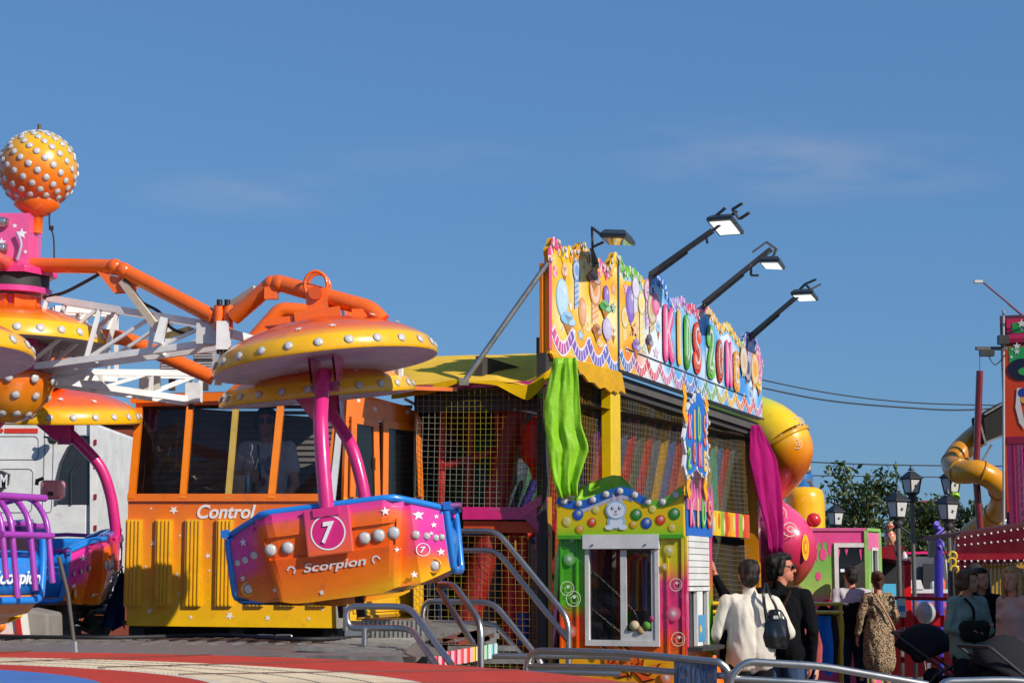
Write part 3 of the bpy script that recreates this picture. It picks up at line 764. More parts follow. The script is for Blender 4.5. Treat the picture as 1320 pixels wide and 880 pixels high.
# ribs, stars, word
fr = Fr((0, YF, 0), (1, 0, 0)); H = lambda x, y: fr.hit(x, y)
mb = MB()
for x in (174, 213, 251, 291):
    u, v1 = H(x, 669); _, v0 = H(x, 781)
    mb.fbox(fr, u-.068, v0, u+.068, v1, .002, .03, lambda p: mixc(ccol2(p), hx('f0b808'), .6))
    for k in (-.045, -.015, .015, .045): mb.fbox(fr, u+k-.006, v0+.01, u+k+.006, v1-.01, .031, .042, hx('f0b808'))
for x in (331, 371, 411):
    u, v1 = H(x, 669); _, v0 = H(x, 781); mb.fbox(fr, u-.068, v0, u+.068, v1, .002, .03, lambda p: mixc(ccol2(p), hx('f0b808'), .6))
    for k in (-.045, -.015, .015, .045): mb.fbox(fr, u+k-.006, v0+.01, u+k+.006, v1-.01, .031, .042, hx('f0b808'))
mb.build('rib_panels', 'gloss', cab)
mb = MB(); rng = random.Random(11)
for x, y, r in ((224, 657, .038), (198, 700, .026), (268, 716, .026), (193, 787, .026), (296, 793, .036), (345, 796, .026), (228, 740, .018), (195, 655, .012), (232, 690, .012), (272, 662, .014), (230, 765, .012), (312, 752, .016), (246, 795, .02), (398, 797, .018), (270, 735, .012), (188, 730, .014), (415, 785, .016)):
    u, v = H(x, y); mb.star2(fr, u, v, r, (.75, .72, .68), .004, a0=rng.uniform(0, 2))
mb.build('star_pattern', 'print', cab)
u0, v0 = H(254, 668); u1, v1 = H(330, 650)
text('Control', fr, u0, v0, u1, v1, .004, (.72, .72, .74), parent=cab, offset=.02, shear=.25)
# door side
D0, D1 = P(440, 809, YF+.02), P(546, 800, 15.42)
fd = Fr((D0.x, D0.y, 0), (D1.x-D0.x, D1.y-D0.y, 0)); HD = fd.hit
wd = math.hypot(D1.x-D0.x, D1.y-D0.y)
mb = MB()
def dp(x, y, d=0): u, v = HD(x, y); return fd.pt(u, v, d)
def quadp(mb, pts, d0, d1, col):
    uv = [HD(*p) for p in pts]; vs = [fd.pt(u, v, d0) for u, v in uv]+[fd.pt(u, v, d1) for u, v in uv]; n = len(pts)
    mb.add(vs, [tuple(range(n))[::-1], tuple(range(n, 2*n))]+[(i, (i+1) % n, n+(i+1) % n, n+i) for i in range(n)], col)
OD = hx('e8740e')
quadp(mb, [(446, 536), (546, 549), (539, 532), (520, 522), (448, 503)], -.04, 0, OD)   # header under the sloping roof
quadp(mb, [(443, 809), (546, 800), (546, 640), (443, 640)], -.04, 0, lambda p: ramp([(1.22, hx('e8b408')), (2.2, hx('e8a008')), (2.3, OD)], p.z))
quadp(mb, [(443, 640), (448, 640), (450, 536), (446, 536)], -.04, 0, OD)
mb.build('door_wall', 'gloss', cab)
dr = []
for (a, b, c, d, e, f) in ((449, 488, 640, 451, 486, 537), (491, 544, 640, 492, 540, 543)):
    mb = MB(); m_ = 7
    quadp(mb, [(a, c), (a+m_, c), (d+m_, f), (d, f)], 0.002, .03, OD); quadp(mb, [(b-m_, c), (b, c), (e, f+5), (e-m_, f+4)], .002, .03, OD)
    quadp(mb, [(d+m_, f+9), (e-m_, f+13), (e-m_, f+4), (d+m_, f)], .002, .03, OD)
    o = mb.build('door', 'gloss', cab); dr.append(o)
    mb = MB(); quadp(mb, [(a+m_, c), (b-m_, c), (e-m_, f+12), (d+m_, f+8)], .010, .014, WHITE); mb.build('window_pane', 'glass', o)
mb = MB(); quadp(mb, [(480, 604), (482, 604), (482, 590), (480, 590)], .032, .05, hx('ff7a10')); mb.build('door_handle', 'gloss', dr[0])
mb = MB(); quadp(mb, [(455, 790), (535, 785), (535, 770), (455, 774)], .002, .012, hx('e0a808')); quadp(mb, [(460, 797), (528, 793), (528, 789), (460, 793)], .002, .016, hx('a87808'))
mb.build('kick_panel', 'gloss', cab)
mb = MB()
for x, y, r in ((462, 516, .024), (483, 527, .03), (525, 531, .026), (470, 512, .012), (500, 520, .012), (466, 783, .02), (510, 777, .02)):
    u, v = HD(x, y); mb.star2(fd, u, v, r, (.8, .75, .7), .004)
mb.build('star_pattern', 'print', cab)
mb = MB(); mb.bar(P(428, 645, YF-.01), P(443, 507, YT-.03), .05, .05, (.62, .62, .64), (1, 0, 0)); mb.bar(P(438, 809, YF-.01), P(433, 645, YF-.01), .04, .05, (.35, .32, .26), (1, 0, 0)); mb.build('corner_strip', 'paint', cab)
mb = MB(); a, b = HD(470, 503), HD(543, 512)
p0, p1 = P(472, 500, 15.1), P(538, 502, 15.35); o_ = V((.34, -.36, -.05))
mb.add([p0, p1, p1+o_, p0+o_]+[p+V((0, 0, .03)) for p in (p0, p1, p1+o_, p0+o_)], [(3, 2, 1, 0), (4, 5, 6, 7), (0, 1, 5, 4), (1, 2, 6, 5), (2, 3, 7, 6), (3, 0, 4, 7)], hx('d8660e'))
mb.build('door_awning', 'gloss', cab)
mb = MB(); mb.tube([P(522, 514, 15.3), P(546, 527, 15.45)], .014, (.9, .9, .9), 8); mb.build('tube_lamp', 'bulb', cab)
mb = MB()
for x0, x1 in ((331, 352), (355, 376)):
    mb.tube(rounded([P(x0, 824, 14.5), P(x0, 818, 14.5), P(x1, 818, 14.5), P(x1, 824, 14.5)], .02), .008, STEELC, 6)
mb.build('step_hoops', 'steel', cab)
mb = MB()
for x in (-3.0, -2.2, -1.45): mb.box((x, 15.3, .61), (.12, .5, 1.22), (.05, .05, .05))
mb.box((-2.3, 15.75, .62), (1.8, .05, 1.18), (.03, .03, .03)); mb.build('support_frame', 'zinc', cab)
t = thing('paper_box', 'pale box with a blue edge on the cabin window counter', 'box', P(307, 640, 15.1))
mb = MB(); a = P(294, 640, 15.08); b = P(322, 612, 15.08); mb.box(((a.x+b.x)/2-.015, 15.12, (a.z+b.z)/2), (b.x-a.x-.04, .1, b.z-a.z), (.55, .52, .45)); mb.build('carton', 'matte', t)
mb = MB(); mb.box((b.x-.012, 15.12, (a.z+b.z)/2), (.03, .1, b.z-a.z), hx('7ac0e0')); mb.build('blue_edge', 'matte', t)
# loudspeakers on the cabin roof
sp0 = None
for i, x in enumerate((220, 263)):
    t = thing('roof_speaker', ('grey louvred speaker on the cabin roof behind the white truss', 'grey louvred speaker on the cabin roof beside the black column')[i], 'speaker', P(x, 498, 15.3), 'speakers on the cabin roof')
    mb = MB(); a = P(x-15, 482, 15.3); b = P(x+13, 446, 15.3); mb.box(((a.x+b.x)/2, 15.42, (a.z+b.z)/2), (b.x-a.x, .2, b.z-a.z), (.32, .33, .34)); bevel(mb.build('speaker_case', 'matte', t), .01)
    mb = MB()
    for k in range(11): mb.box(((a.x+b.x)/2, 15.315, a.z+(b.z-a.z)*(k+.5)/11), (b.x-a.x-.02, .02, .008), (.5, .5, .5) if k != 5 else (.05, .05, .05))
    mb.build('louvres', 'matte', t)
    mb = MB(); mb.box(((a.x+b.x)/2, 15.42, a.z-.06), (.05, .05, .13), (.05, .05, .05)); mb.build('mount', 'matte', t)

# ================================================================ BEHIND THE RIDE, LEFT
tk = thing('service_truck', 'white truck with a shield badge and a red stripe behind the gondolas', 'truck', (-4.8, 18, 0))
TY = 17.2; ft = Fr((0, TY, 0), (1, 0, 0)); HT = ft.hit; TW = (.74, .74, .72)
mb = MB(); a = HT(-60, 770); b = HT(119, 542)
mb.fbox(ft, a[0], a[1], b[0], b[1], -2.0, 0, TW); bevel(mb.build('body', 'paint', tk), .04)
mb = MB()
for x0, y0, x1, y1 in ((-40, 562, 50, 592), (-40, 604, 43, 660), (55, 552, 70, 660)):
    p, q = HT(x0, y1), HT(x1, y0)
    mb.tube(rounded([ft.pt(p[0], p[1], .001), ft.pt(q[0], p[1], .001), ft.pt(q[0], q[1], .001), ft.pt(p[0], q[1], .001), ft.pt(p[0], p[1], .001)], .05), .006, (.35, .35, .35), 5)
mb.build('panel_seams', 'paint', tk)
mb = MB(); p, q = HT(6, 558), HT(49, 552); mb.fbox(ft, p[0], p[1], q[0], q[1], .001, .006, hx('d83a26')); p = HT(2, 555); mb.disc2(ft, p[0], p[1], .02, hx('d83a26'), .006); mb.build('red_stripe', 'print', tk)
mb = MB(); pts = [HT(*p) for p in ((73, 650), (74, 620), (80, 595), (90, 575), (105, 562), (117, 562), (117, 650))]; mb.poly2(ft, pts, (.02, .022, .025), .003)
mb.tube([ft.pt(*p, .01) for p in pts], .012, (.06, .06, .065), 6); mb.tube([ft.pt(*HT(92, 650), .01), ft.pt(*HT(92, 610), .01), ft.pt(*HT(104, 592), .01)], .012, (.04, .04, .045), 6); mb.build('cab_window', 'gloss', tk)
mb = MB(); pts = [HT(*p) for p in ((-14, 612), (2, 604), (15, 610), (13, 625), (2, 636), (-10, 630))]; mb.poly2(ft, pts, (.6, .55, .5), .004); c = HT(1, 620)
mb.poly2(ft, [(c[0]+(u-c[0])*.88, c[1]+(v-c[1])*.88) for u, v in pts], (.04, .045, .05), .008); o = mb.build('shield_badge', 'print', tk)
p, q = HT(-6, 628), HT(10, 611); text('EM', ft, p[0], p[1], q[0], q[1], .012, WHITE, parent=o, offset=.02)
mb = MB(); mb.ball(ft.pt(*HT(72, 567), .12), .05, (.05, .05, .05)); mb.ball(ft.pt(*HT(80, 560), .15), .045, (.5, .5, .48)); mb.bar(ft.pt(*HT(60, 564), .1), ft.pt(*HT(78, 566), .12), .015, .02, BLACK); mb.build('side_lamp', 'gloss', tk)
mb = MB(); mb.bar(ft.pt(*HT(121, 770), .0), ft.pt(*HT(121, 543), .0), .06, .06, (.8, .78, .75), (1, 0, 0))
for y in (570, 600, 640, 680, 720): p = HT(124, y); mb.box(ft.pt(p[0], p[1], .03), (.02, .02, .05), hx('a02018'))
mb.build('corner_post', 'paint', tk)
mb = MB()
for x in (-4.9, -4.1): mb.lathe([(.38, -.12), (.42, -.1), (.42, .1), (.38, .12)], (.02, .02, .02), 24, o=(x, 17.1, .42), rot=Matrix.Rotation(pi/2, 3, 'X'))
for x, z in ((-5.2, .9), (-4.3, .85), (-3.95, 1.0)): mb.box((x, 17.1, z), (.5, .3, .2), (.03, .03, .03))
mb.build('undercarriage', 'rubber', tk)
bw = thing('brick_shed', 'brown rendered shed wall behind the truck and the cabin', 'shed', (-4.6, 22, 0))
mb = MB(); a = P(110, 548, 22); b = P(300, 548, 22); mb.box(((a.x+b.x)/2, 23, a.z/2), (b.x-a.x, 2, a.z), hx('8a3f28')); mb.build('wall', 'matte', bw)
mb = MB(); mb.box(((a.x+b.x)/2, 23, a.z+.03), (b.x-a.x+.1, 2.1, .06), hx('7a3a28')); mb.build('coping', 'matte', bw)
cb = thing('electric_cabinet', 'narrow grey metal cabinet standing against the brown shed wall', 'cabinet', P(134, 800, 19.5))
mb = MB(); a, b = P(124, 790, 19.5), P(143, 597, 19.5); mb.box(((a.x+b.x)/2, 19.7, (a.z+b.z)/2), (b.x-a.x, .35, b.z-a.z), hx('7f8c98')); bevel(mb.build('cabinet_body', 'paint', cb), .01)
mb = MB(); c = P(136, 594, 19.4); mb.box(c, (.22, .6, .04), hx('8a98a4')); mb.build('cabinet_top', 'paint', cb)
mb = MB(); c = P(142, 650, 19.4)
for y in (650, 680): mb.bar(P(136, y, 19.45), P(152, y, 19.4), .03, .02, (.25, .25, .25))
mb.build('bracket', 'paint', cb)
hp = thing('hoop_rail', 'pale metal hoop rail between the truck and the cabin', 'handrail', P(135, 790, 16.5))
mb = MB(); mb.tube(rounded([P(134, 790, 16.5), P(134, 699, 16.5), P(149, 699, 16.5), P(149, 790, 16.5)], .08), .02, (.62, .64, .64), 8); mb.build('hoop', 'paint', hp)
bs = thing('blue_sheet', 'blue tarpaulin draped over boxes against the cabin corner', 'tarpaulin', P(150, 820, 15.6))
mb = MB(); vs = []; fs = []
for j in range(9):
    for i in range(7):
        t = j/8; x = 162-(8+26*t)*(1-i/6)-2*sin(i*2.2)*t; y = 735+75*t+(4*sin(i*1.9+j)); vs.append(P(x, y, 15.6-.25*t*(1-i/6)+.06*sin(i*2.5+t*3)))
for j in range(8):
    for i in range(6): fs.append((j*7+i, j*7+i+7, j*7+i+8, j*7+i+1))
mb.add(vs, fs, hx('14306e'), True); mb.build('sheet', 'vinyl', bs)
jk = thing('junk_pile', 'dark machinery parts heaped under the truck corner', 'machinery', P(100, 825, 15.5))
mb = MB(); rng = random.Random(4)
for i in range(16):
    p = P(rng.uniform(66, 130), rng.uniform(765, 815), rng.uniform(15.2, 16.2)); mb.box(p, (rng.uniform(.1, .35), rng.uniform(.1, .3), rng.uniform(.04, .18)), mixc((.03, .028, .026), (.14, .12, .1), rng.random()), Matrix.Rotation(rng.uniform(-.6, .6), 3, 'Y'))
for i in range(7): mb.bar(P(rng.uniform(70, 125), rng.uniform(760, 812), 15.3), P(rng.uniform(70, 130), rng.uniform(765, 815), 15.6), .03, .03, (.06, .055, .05))
mb.add([P(88, 800, 15.4), P(112, 795, 15.4), P(131, 745, 15.6), P(122, 735, 15.6), P(108, 770, 15.4)], [(0, 1, 2, 3, 4)], (.10, .095, .09))
mb.build('machine_parts', 'matte', jk); mb = MB(); mb.tube(bez([P(128, 742, 15.5), P(140, 748, 15.4), P(150, 740, 15.5), P(158, 730, 15.6)]), .008, hx('b8c820'), 5); mb.build('yellow_hose', 'rubber', jk)
mb = MB()
for r in range(5):
    for k in range(2): p = P(125+k*8-(r % 2)*3, 802-r*6.6, 15.8); mb.box(p, (.045, .08, .036), mixc(hx('b8a078'), hx('9a7a58'), rng.random()))
mb.bar(P(117, 803, 15.7), P(117, 772, 15.7), .03, .03, hx('d8d0c8')); mb.build('brick_stack', 'matte', jk)
bb = thing('road_barrier', 'white plastic barrier with red edges beneath the cut gondola', 'barrier', P(10, 822, 12.0))
mb = MB(); vs = [P(-30, 822, 12.2), P(29, 822, 12.2), P(24, 780, 12.2), P(-30, 780, 12.2)]; mb.add(vs+[p+V((0, .2, 0)) for p in vs], [(0, 1, 2, 3), (7, 6, 5, 4), (1, 5, 6, 2), (3, 2, 6, 7)], (.72, .68, .64)); mb.build('panel', 'paint', bb)
mb = MB(); mb.bar(P(26, 820, 12.19), P(22, 790, 12.19), .03, .02, hx('c02818'), (0, 1, 0)); mb.bar(P(-30, 818, 12.19), P(28, 819, 12.19), .02, .03, hx('c02818'), (0, 1, 0)); mb.ball(P(0, 806, 12.2), .04, hx('e07818')); mb.build('red_edge', 'paint', bb)
st = thing('concrete_block', 'rough grey concrete block beside the white and red barrier', 'block', P(46, 820, 12.4))
mb = MB(); vs = [P(29, 820, 12.4), P(63, 820, 12.4), P(62, 790, 12.4), P(27, 783, 12.4)]; mb.add(vs+[p+V((0, .4, 0)) for p in vs], [(0, 1, 2, 3), (7, 6, 5, 4), (1, 5, 6, 2), (3, 2, 6, 7), (0, 3, 7, 4)], (.22, .2, .18)); bevel(mb.build('block', 'matte', st), .02)
pc = [o for o in GO[3].children if o.name.startswith('seat')][0]
# ================================================================ KIDS ZONE PLAY STRUCTURE
A = V((.30, 15.0, 0)); DU = V((.35, .937, 0)).normalized(); EU = V((DU.y, -DU.x, 0))
FA = Fr(A, DU); HA = FA.hit; LEN = HA(983, 500)[0]; UP = HA(797, 480)[0]
kz = thing('play_structure', 'netted kids zone play structure under a painted signboard and yellow roof', 'play structure', A)
W = lambda x, y: HA(x, y)
def poly_solid(mb, fr, pts, d0, d1, col, front=None):
    n = len(pts); vs = [fr.pt(u, v, d0) for u, v in pts]+[fr.pt(u, v, d1) for u, v in pts]
    mb.add(vs, [tuple(range(n))[::-1]]+[(i, (i+1) % n, n+(i+1) % n, n+i) for i in range(n)], col); mb.add(vs[n:], [tuple(range(n))], front or col)
STROKES = {'K': [[(.14, .04), (.14, .96)], [(.86, .95), (.24, .46)], [(.36, .55), (.88, .05)]], 'I': [[(.5, .05), (.5, .95)]],
 'D': [[(.16, .05), (.16, .95), (.5, .93), (.84, .76), (.88, .5), (.84, .24), (.5, .07), (.16, .05)]], 'S': [[(.86, .84), (.62, .95), (.3, .92), (.14, .74), (.28, .57), (.7, .45), (.87, .26), (.7, .08), (.36, .05), (.13, .17)]],
 'Z': [[(.12, .82), (.3, .95), (.68, .95), (.85, .8), (.72, .58), (.34, .3), (.14, .08), (.5, .06), (.9, .08)]], 'O': [[(.5+.37*math.cos(2*pi*k/14), .5+.45*math.sin(2*pi*k/14)) for k in range(15)]],
 'N': [[(.13, .05), (.13, .95)], [(.13, .93), (.87, .08)], [(.87, .05), (.87, .95)]], 'E': [[(.86, .94), (.2, .94), (.16, .5), (.2, .06), (.86, .06)], [(.18, .5), (.74, .5)]]}
def stroke_letter(ch, fr, u0, v0, u1, v1, d, col, parent, w_=None, step=.0015):
    mb = MB(); W_, H_ = u1-u0, v1-v0; w_ = w_ or .30*W_
    def lay(wd, c, dd, off=(0, 0)):
        n = 0
        for st in STROKES[ch]:
            p = [V((u0+wm+(W_-2*wm)*a+off[0], v0+hm+(H_-2*hm)*b+off[1], 0)) for a, b in st]
            p = bez(p, 5) if len(p) > 3 else [p[0].lerp(p[-1], k/6) if len(p) == 2 else q for k, q in enumerate(p if len(p) != 2 else [None]*7)]
            q = [(a.x, a.y) for a in p]
            mb.ribbon2(fr, q, wd, c, dd+n); mb.disc2(fr, *q[0], wd/2, c, dd+n+step*.3, 14); mb.disc2(fr, *q[-1], wd/2, c, dd+n+step*.3, 14)
            for k in range(1, len(q)-1): mb.disc2(fr, *q[k], wd/2*.99, c, dd+n+step*.05*(k % 2+1), 10)
            n += step*.33
    wm = w_*.5; hm = w_*.5
    lay(w_*1.12, mixc(col, (.03, .0, .02), .3), d); lay(w_, col, d+step); lay(w_*.62, mixc(col, WHITE, .22), d+2*step, (w_*.06, w_*.08)); lay(w_*.2, mixc(col, WHITE, .75), d+3*step, (w_*.14, w_*.16))
    return mb.build('letter', 'print', parent)
def scallop(pts, step=.11, amp=.05):
    out = []
    for (a, b) in zip(pts, pts[1:]):
        l = math.hypot(b[0]-a[0], b[1]-a[1]); k = max(1, round(l/step))
        for i in range(k):
            for j in range(6):
                t = (i+j/6)/k; s = sin(pi*j/6)*amp
                nx, ny = -(b[1]-a[1])/l, (b[0]-a[0])/l
                out.append((a[0]+(b[0]-a[0])*t+nx*s, a[1]+(b[1]-a[1])*t+ny*s))
    out.append(pts[-1]); return out
TOP = [W(*p) for p in ((709, 332), (711, 317), (717, 311), (724, 330), (731, 322), (740, 332), (747, 321), (755, 320), (759, 337), (775, 341), (781, 352), (788, 347), (790, 333), (796, 332))]
TOP2 = [W(*p) for p in ((797, 332), (804, 350), (814, 350), (828, 364), (838, 380), (845, 362), (854, 362), (861, 390), (872, 391), (880, 387), (885, 400), (893, 396), (900, 408), (907, 395), (918, 407), (928, 424), (938, 420), (948, 436), (956, 448), (962, 433), (970, 433), (976, 446), (982, 470))]
b1 = [W(797, 479), W(709, 455)]; b2 = [W(982, 541), W(798, 479)]
SKY1, SKY2 = hx('4aa0e0'), hx('9cc8ee')
def c1(p):
    n = noise.noise(V((p.x*2.2, p.y*2.2, p.z*3.5))); return mixc(hx('f6c018'), hx('f08a30') if n > 0 else hx('fae8a8'), min(1, abs(n)*1.9))
def c2(p):
    n = noise.noise(V((p.x*1.8, p.y*1.8, p.z*2.2+5))); return mixc(hx('6ab4e8'), hx('e4eef6') if n > -.1 else hx('4a98e0'), min(1, abs(n+.1)*2.6))
mb = MB()
poly_solid(mb, FA, scallop(TOP)+b1, -.05, 0, hx('d8a010'), hx('f4b81c')); poly_solid(mb, FA, scallop(TOP2)+b2, -.05, 0, hx('8ab0d0'), hx('9cc8ea'))
sb = mb.build('signboard', 'print', kz)
mb = MB()
def inside(u, tops):
    for (a, b) in zip(tops, tops[1:]):
        if a[0] <= u <= b[0]: return a[1]+(b[1]-a[1])*(u-a[0])/(b[0]-a[0])
    return tops[-1][1]
def art(mb, tops, bot, cf, n, m=10):
    u0, u1 = tops[0][0]+.03, tops[-1][0]-.03
    for i in range(n):
        ua, ub = u0+(u1-u0)*i/n, u0+(u1-u0)*(i+1)/n
        for j in range(m):
            vs = []
            for u, jj in ((ua, j), (ub, j), (ub, j+1), (ua, j+1)):
                lo = bot[1][1] + (bot[0][1]-bot[1][1])*(u-bot[1][0])/(bot[0][0]-bot[1][0]); hi = inside(u, tops)-.09
                vs.append(FA.pt(u, lo+.02+(hi-lo-.02)*jj/m, .002))
            mb.add(vs, [(0, 1, 2, 3)], cf)
art(mb, TOP, b1, c1, 24); art(mb, TOP2, b2, lambda p: mixc(c1(p), c2(p), ((p-A).dot(DU)-UP-.5)/.55), 56)
mb.build('sky_print', 'print', sb)
# candy stripe edge along the tops
mb = MB()
ECOL = [hx('e84a80'), hx('f0c020'), hx('f0a020'), hx('f0b020'), hx('f0b020'), hx('e85a90'), hx('f0c020')]
E2 = [hx('78c030'), hx('78c030'), hx('f0c020'), hx('3a78d0'), hx('3a78d0'), hx('b8a0d8'), hx('c088c8'), hx('d84a70'), hx('d84a70'), hx('f0b030'), hx('f0b030'), hx('e8c83a'), hx('e8b030'), hx('a0c848'), hx('a080d0'), hx('a080d0'), hx('d070b0')]
for tops, cols in ((TOP, ECOL), (TOP2, E2)):
    e = scallop(tops); n = len(e)
    q = [(u, v-.034) for u, v in e]
    mb.ribbon2(FA, q, .085, (lambda n, cols: lambda i: mixc(cols[min(len(cols)-1, int(i/n*len(cols)))], (.8, .8, .8), .75 if (i % 4) == 1 else 0))(n, cols), .006)
mb.ribbon2(FA, [(.025, TOP[0][1]), (.025, W(709, 450)[1])], .07, hx('e85a8a'), .006)
mb.build('candy_edge', 'print', sb)
# wavy ribbon near the bottom of the board
mb = MB()
def wave(u0, u1, v0f, lam, amp, cols, w_):
    n = int((u1-u0)/lam*30); pts = [(u0+(u1-u0)*i/n, v0f(u0+(u1-u0)*i/n)+amp*(1.1-2*abs(sin(pi*(u1-u0)*i/n/lam))**.8)) for i in range(n+1)]
    mb.ribbon2(FA, pts, w_*1.5, (.78, .76, .8), .004)
    mb.ribbon2(FA, pts, w_, lambda i: mixc(ramp([(k/(len(cols)-1), c) for k, c in enumerate(cols)], i/n), (.82, .8, .82), .85 if i % 4 == 0 else 0), .008)
l1 = lambda u: W(712, 434)[1]+(W(797, 468)[1]-W(712, 434)[1])*(u-W(712, 434)[0])/(UP-W(712, 434)[0])
l2 = lambda u: W(800, 462)[1]+(W(980, 527)[1]-W(800, 462)[1])*(u-UP)/(LEN-UP)
wave(.08, UP-.03, l1, .48, .075, [hx('e05a90'), hx('8a60b8'), hx('7a68c0'), hx('4a78c8')], .085)
wave(UP+.05, LEN-.05, l2, .44, .07, [hx('4a80c8'), hx('d84a3a'), hx('c878a0'), hx('4a70c0'), hx('60a850'), hx('e0b830'), hx('d85a3a'), hx('b870a8')], .075)
mb.build('wavy_ribbon', 'print', sb)
mb = MB(); a, b = W(810, 452), W(890, 482)
q0, q1 = W(806, 449), W(962, 511); mb.ribbon2(FA, [q0, q1], .012, (.05, .05, .06), .010)
u_, v_ = W(797, 479); mb.ribbon2(FA, [(UP, W(797, 333)[1]-.02), (UP, v_+.0)], .035, BLACK, .009); mb.ribbon2(FA, [(UP, v_+.01), (LEN, W(982, 541)[1]+.01)], .03, BLACK, .011)
q = W(908, 410)[0]; mb.ribbon2(FA, [(q, W(905, 412)[1]), (q, W(905, 490)[1])], .015, hx('3a70b0'), .010)
mb.build('panel_seams', 'print', sb)
# balloon-like painted blobs where the board shows pictures
mb = MB()
def blob(x, y, rx, ry, col, d=.006, hi=True):
    u, v = W(x, y); k = (W(x+1, y)[0]-u); r1 = rx*k; r2 = ry*.0063*(1 if x < 800 else 1.15); h_ = int(x*7+y*3)
    dk_ = mixc(col, (.12, .04, .08), .30); lt = mixc(col, WHITE, .45)
    if ry/rx > 4.2:                                          # striped candy pole
        n = 14
        for q in range(n): mb.poly2(FA, [(u-r1*.8, v-r2+2*r2*q/n), (u+r1*.8, v-r2+2*r2*q/n+r1*.6), (u+r1*.8, v-r2+2*r2*(q+1)/n+r1*.6), (u-r1*.8, v-r2+2*r2*(q+1)/n)], col if q % 2 else lt, d)
        mb.disc2(FA, u, v+r2, r1*1.5, dk_, d+.0012, 16); mb.disc2(FA, u, v+r2, r1*1.25, lt, d+.0018, 16); mb.disc2(FA, u, v+r2, r1*.7, col, d+.0024, 14)
    elif ry >= 15:                                           # balloon with knot and string
        mb.ribbon2(FA, [(u, v-r2), (u+r1*.3, v-r2*1.3), (u-r1*.1, v-r2*1.7)], .012, dk_, d-.001)
        mb.poly2(FA, [(u-r1*.25, v-r2*1.12), (u+r1*.25, v-r2*1.12), (u, v-r2*.9)], dk_, d)
        mb.disc2(FA, u, v, r1, dk_, d+.0006, 26, r2); mb.disc2(FA, u+r1*.05, v+r2*.04, r1*.90, col, d+.0012, 26, r2*.93); mb.disc2(FA, u+r1*.14, v+r2*.12, r1*.62, mixc(col, lt, .45), d+.0018, 20, r2*.66); mb.disc2(FA, u+r1*.32, v+r2*.4, r1*.2, mixc(lt, WHITE, .6), d+.0024, 12, r2*.2)
    elif ry >= 11:                                           # ice cream cone
        mb.poly2(FA, [(u-r1*.8, v), (u, v-r2*1.25), (u+r1*.8, v)], hx('c8863c'), d)
        for q in (-.4, 0, .4): mb.ribbon2(FA, [(u+r1*q, v), (u+r1*q*.3-.004, v-r2*.8)], .008, hx('9a5a24'), d+.0006)
        for a, b, f, c in ((-.4, .15, .6, col), (.4, .15, .6, lt), (0, .55, .62, mixc(col, lt, .4))): mb.disc2(FA, u+r1*a, v+r2*b, r1*f*1.1, dk_, d+.0012, 16, r2*f*.75); mb.disc2(FA, u+r1*a, v+r2*b+.004, r1*f, c, d+.0018, 16, r2*f*.68)
    elif h_ % 2:
        for q in range(5): a = 2*pi*q/5+x; mb.disc2(FA, u+r1*.62*cos(a), v+r2*.62*sin(a), r1*.5, col if q % 2 else lt, d+.0003*q, 12, r2*.5)
        mb.disc2(FA, u, v, r1*.36, hx('f0d040'), d+.002, 12, r2*.36)
    else:
        mb.poly2(FA, [(u+(r1 if q % 2 == 0 else r1*.45)*1.1*cos(pi*q/5+.3), v+(r2 if q % 2 == 0 else r2*.45)*1.1*sin(pi*q/5+.3)) for q in range(10)], dk_, d); mb.poly2(FA, [(u+(r1 if q % 2 == 0 else r1*.42)*.9*cos(pi*q/5+.3), v+(r2 if q % 2 == 0 else r2*.42)*.9*sin(pi*q/5+.3)) for q in range(10)], lt, d+.0008)
blob(724, 384, 8, 26, hx('b8d8ea')); blob(731, 415, 9, 14, hx('8ac0e4'), .010); blob(727, 352, 3.5, 14, hx('f0b890'))
blob(742, 374, 3.2, 27, hx('7aa0d8'), .01); blob(750, 402, 5, 20, hx('e8a060')); blob(764, 362, 8, 12, hx('a84a20'), .014); blob(766, 395, 5, 26, hx('e8a050'), .010); blob(768, 428, 6, 12, hx('b86a28'), .012)
blob(778, 398, 7, 12, hx('4aa83a'), .018); blob(780, 382, 4, 16, hx('8a58b0'), .012); blob(781, 424, 6, 16, hx('c8b8dc'), .014); blob(788, 396, 4, 8, hx('4a9a40'), .020)
blob(812, 392, 6, 24, hx('8a68c0')); blob(818, 388, 3, 18, hx('d8d0e0'), .012); blob(817, 425, 5, 10, hx('f0a030'), .016); blob(819, 448, 5, 12, hx('9068b8'), .012); blob(826, 420, 3, 30, hx('f0d878'), .010)
blob(843, 392, 5, 15, hx('e8689a'), .018); blob(839, 415, 4, 18, hx('c8b070'), .014); blob(836, 442, 4.5, 12, hx('4a2c40'), .012); blob(834, 400, 3, 26, hx('d8a0c8'), .010)
for x, y, rx, ry, c in ((715, 350, 3, 8, 'e87a9a'), (735, 395, 3, 10, 'f4e4b0'), (737, 430, 4, 8, 'd8e8f0'), (748, 432, 5, 8, '8ac0e0'), (756, 345, 4, 7, 'f0a040'), (757, 418, 4, 10, 'f4d890'), (773, 350, 3, 7, 'e85a80'), (773, 442, 4, 6, 'e8c070'), (790, 372, 3, 10, 'f08a50'), (790, 430, 4, 12, 'f8e0a0'), (806, 372, 3, 10, 'e890b0'), (805, 425, 3, 16, 'f4c860'), (808, 450, 4, 6, 'f0b060'), (830, 450, 4, 7, 'b8d880'), (826, 388, 3, 8, 'f0a8c0'), (848, 425, 3, 12, 'a8d0f0'), (845, 455, 4, 8, 'e0a8c8'), (968, 478, 2.4, 12, '8a78c0'), (968, 505, 2.6, 8, '6a9ad8'), (980, 490, 1.6, 16, 'e87ab0')):
    blob(x, y, rx, ry, hx(c), .0045, False)
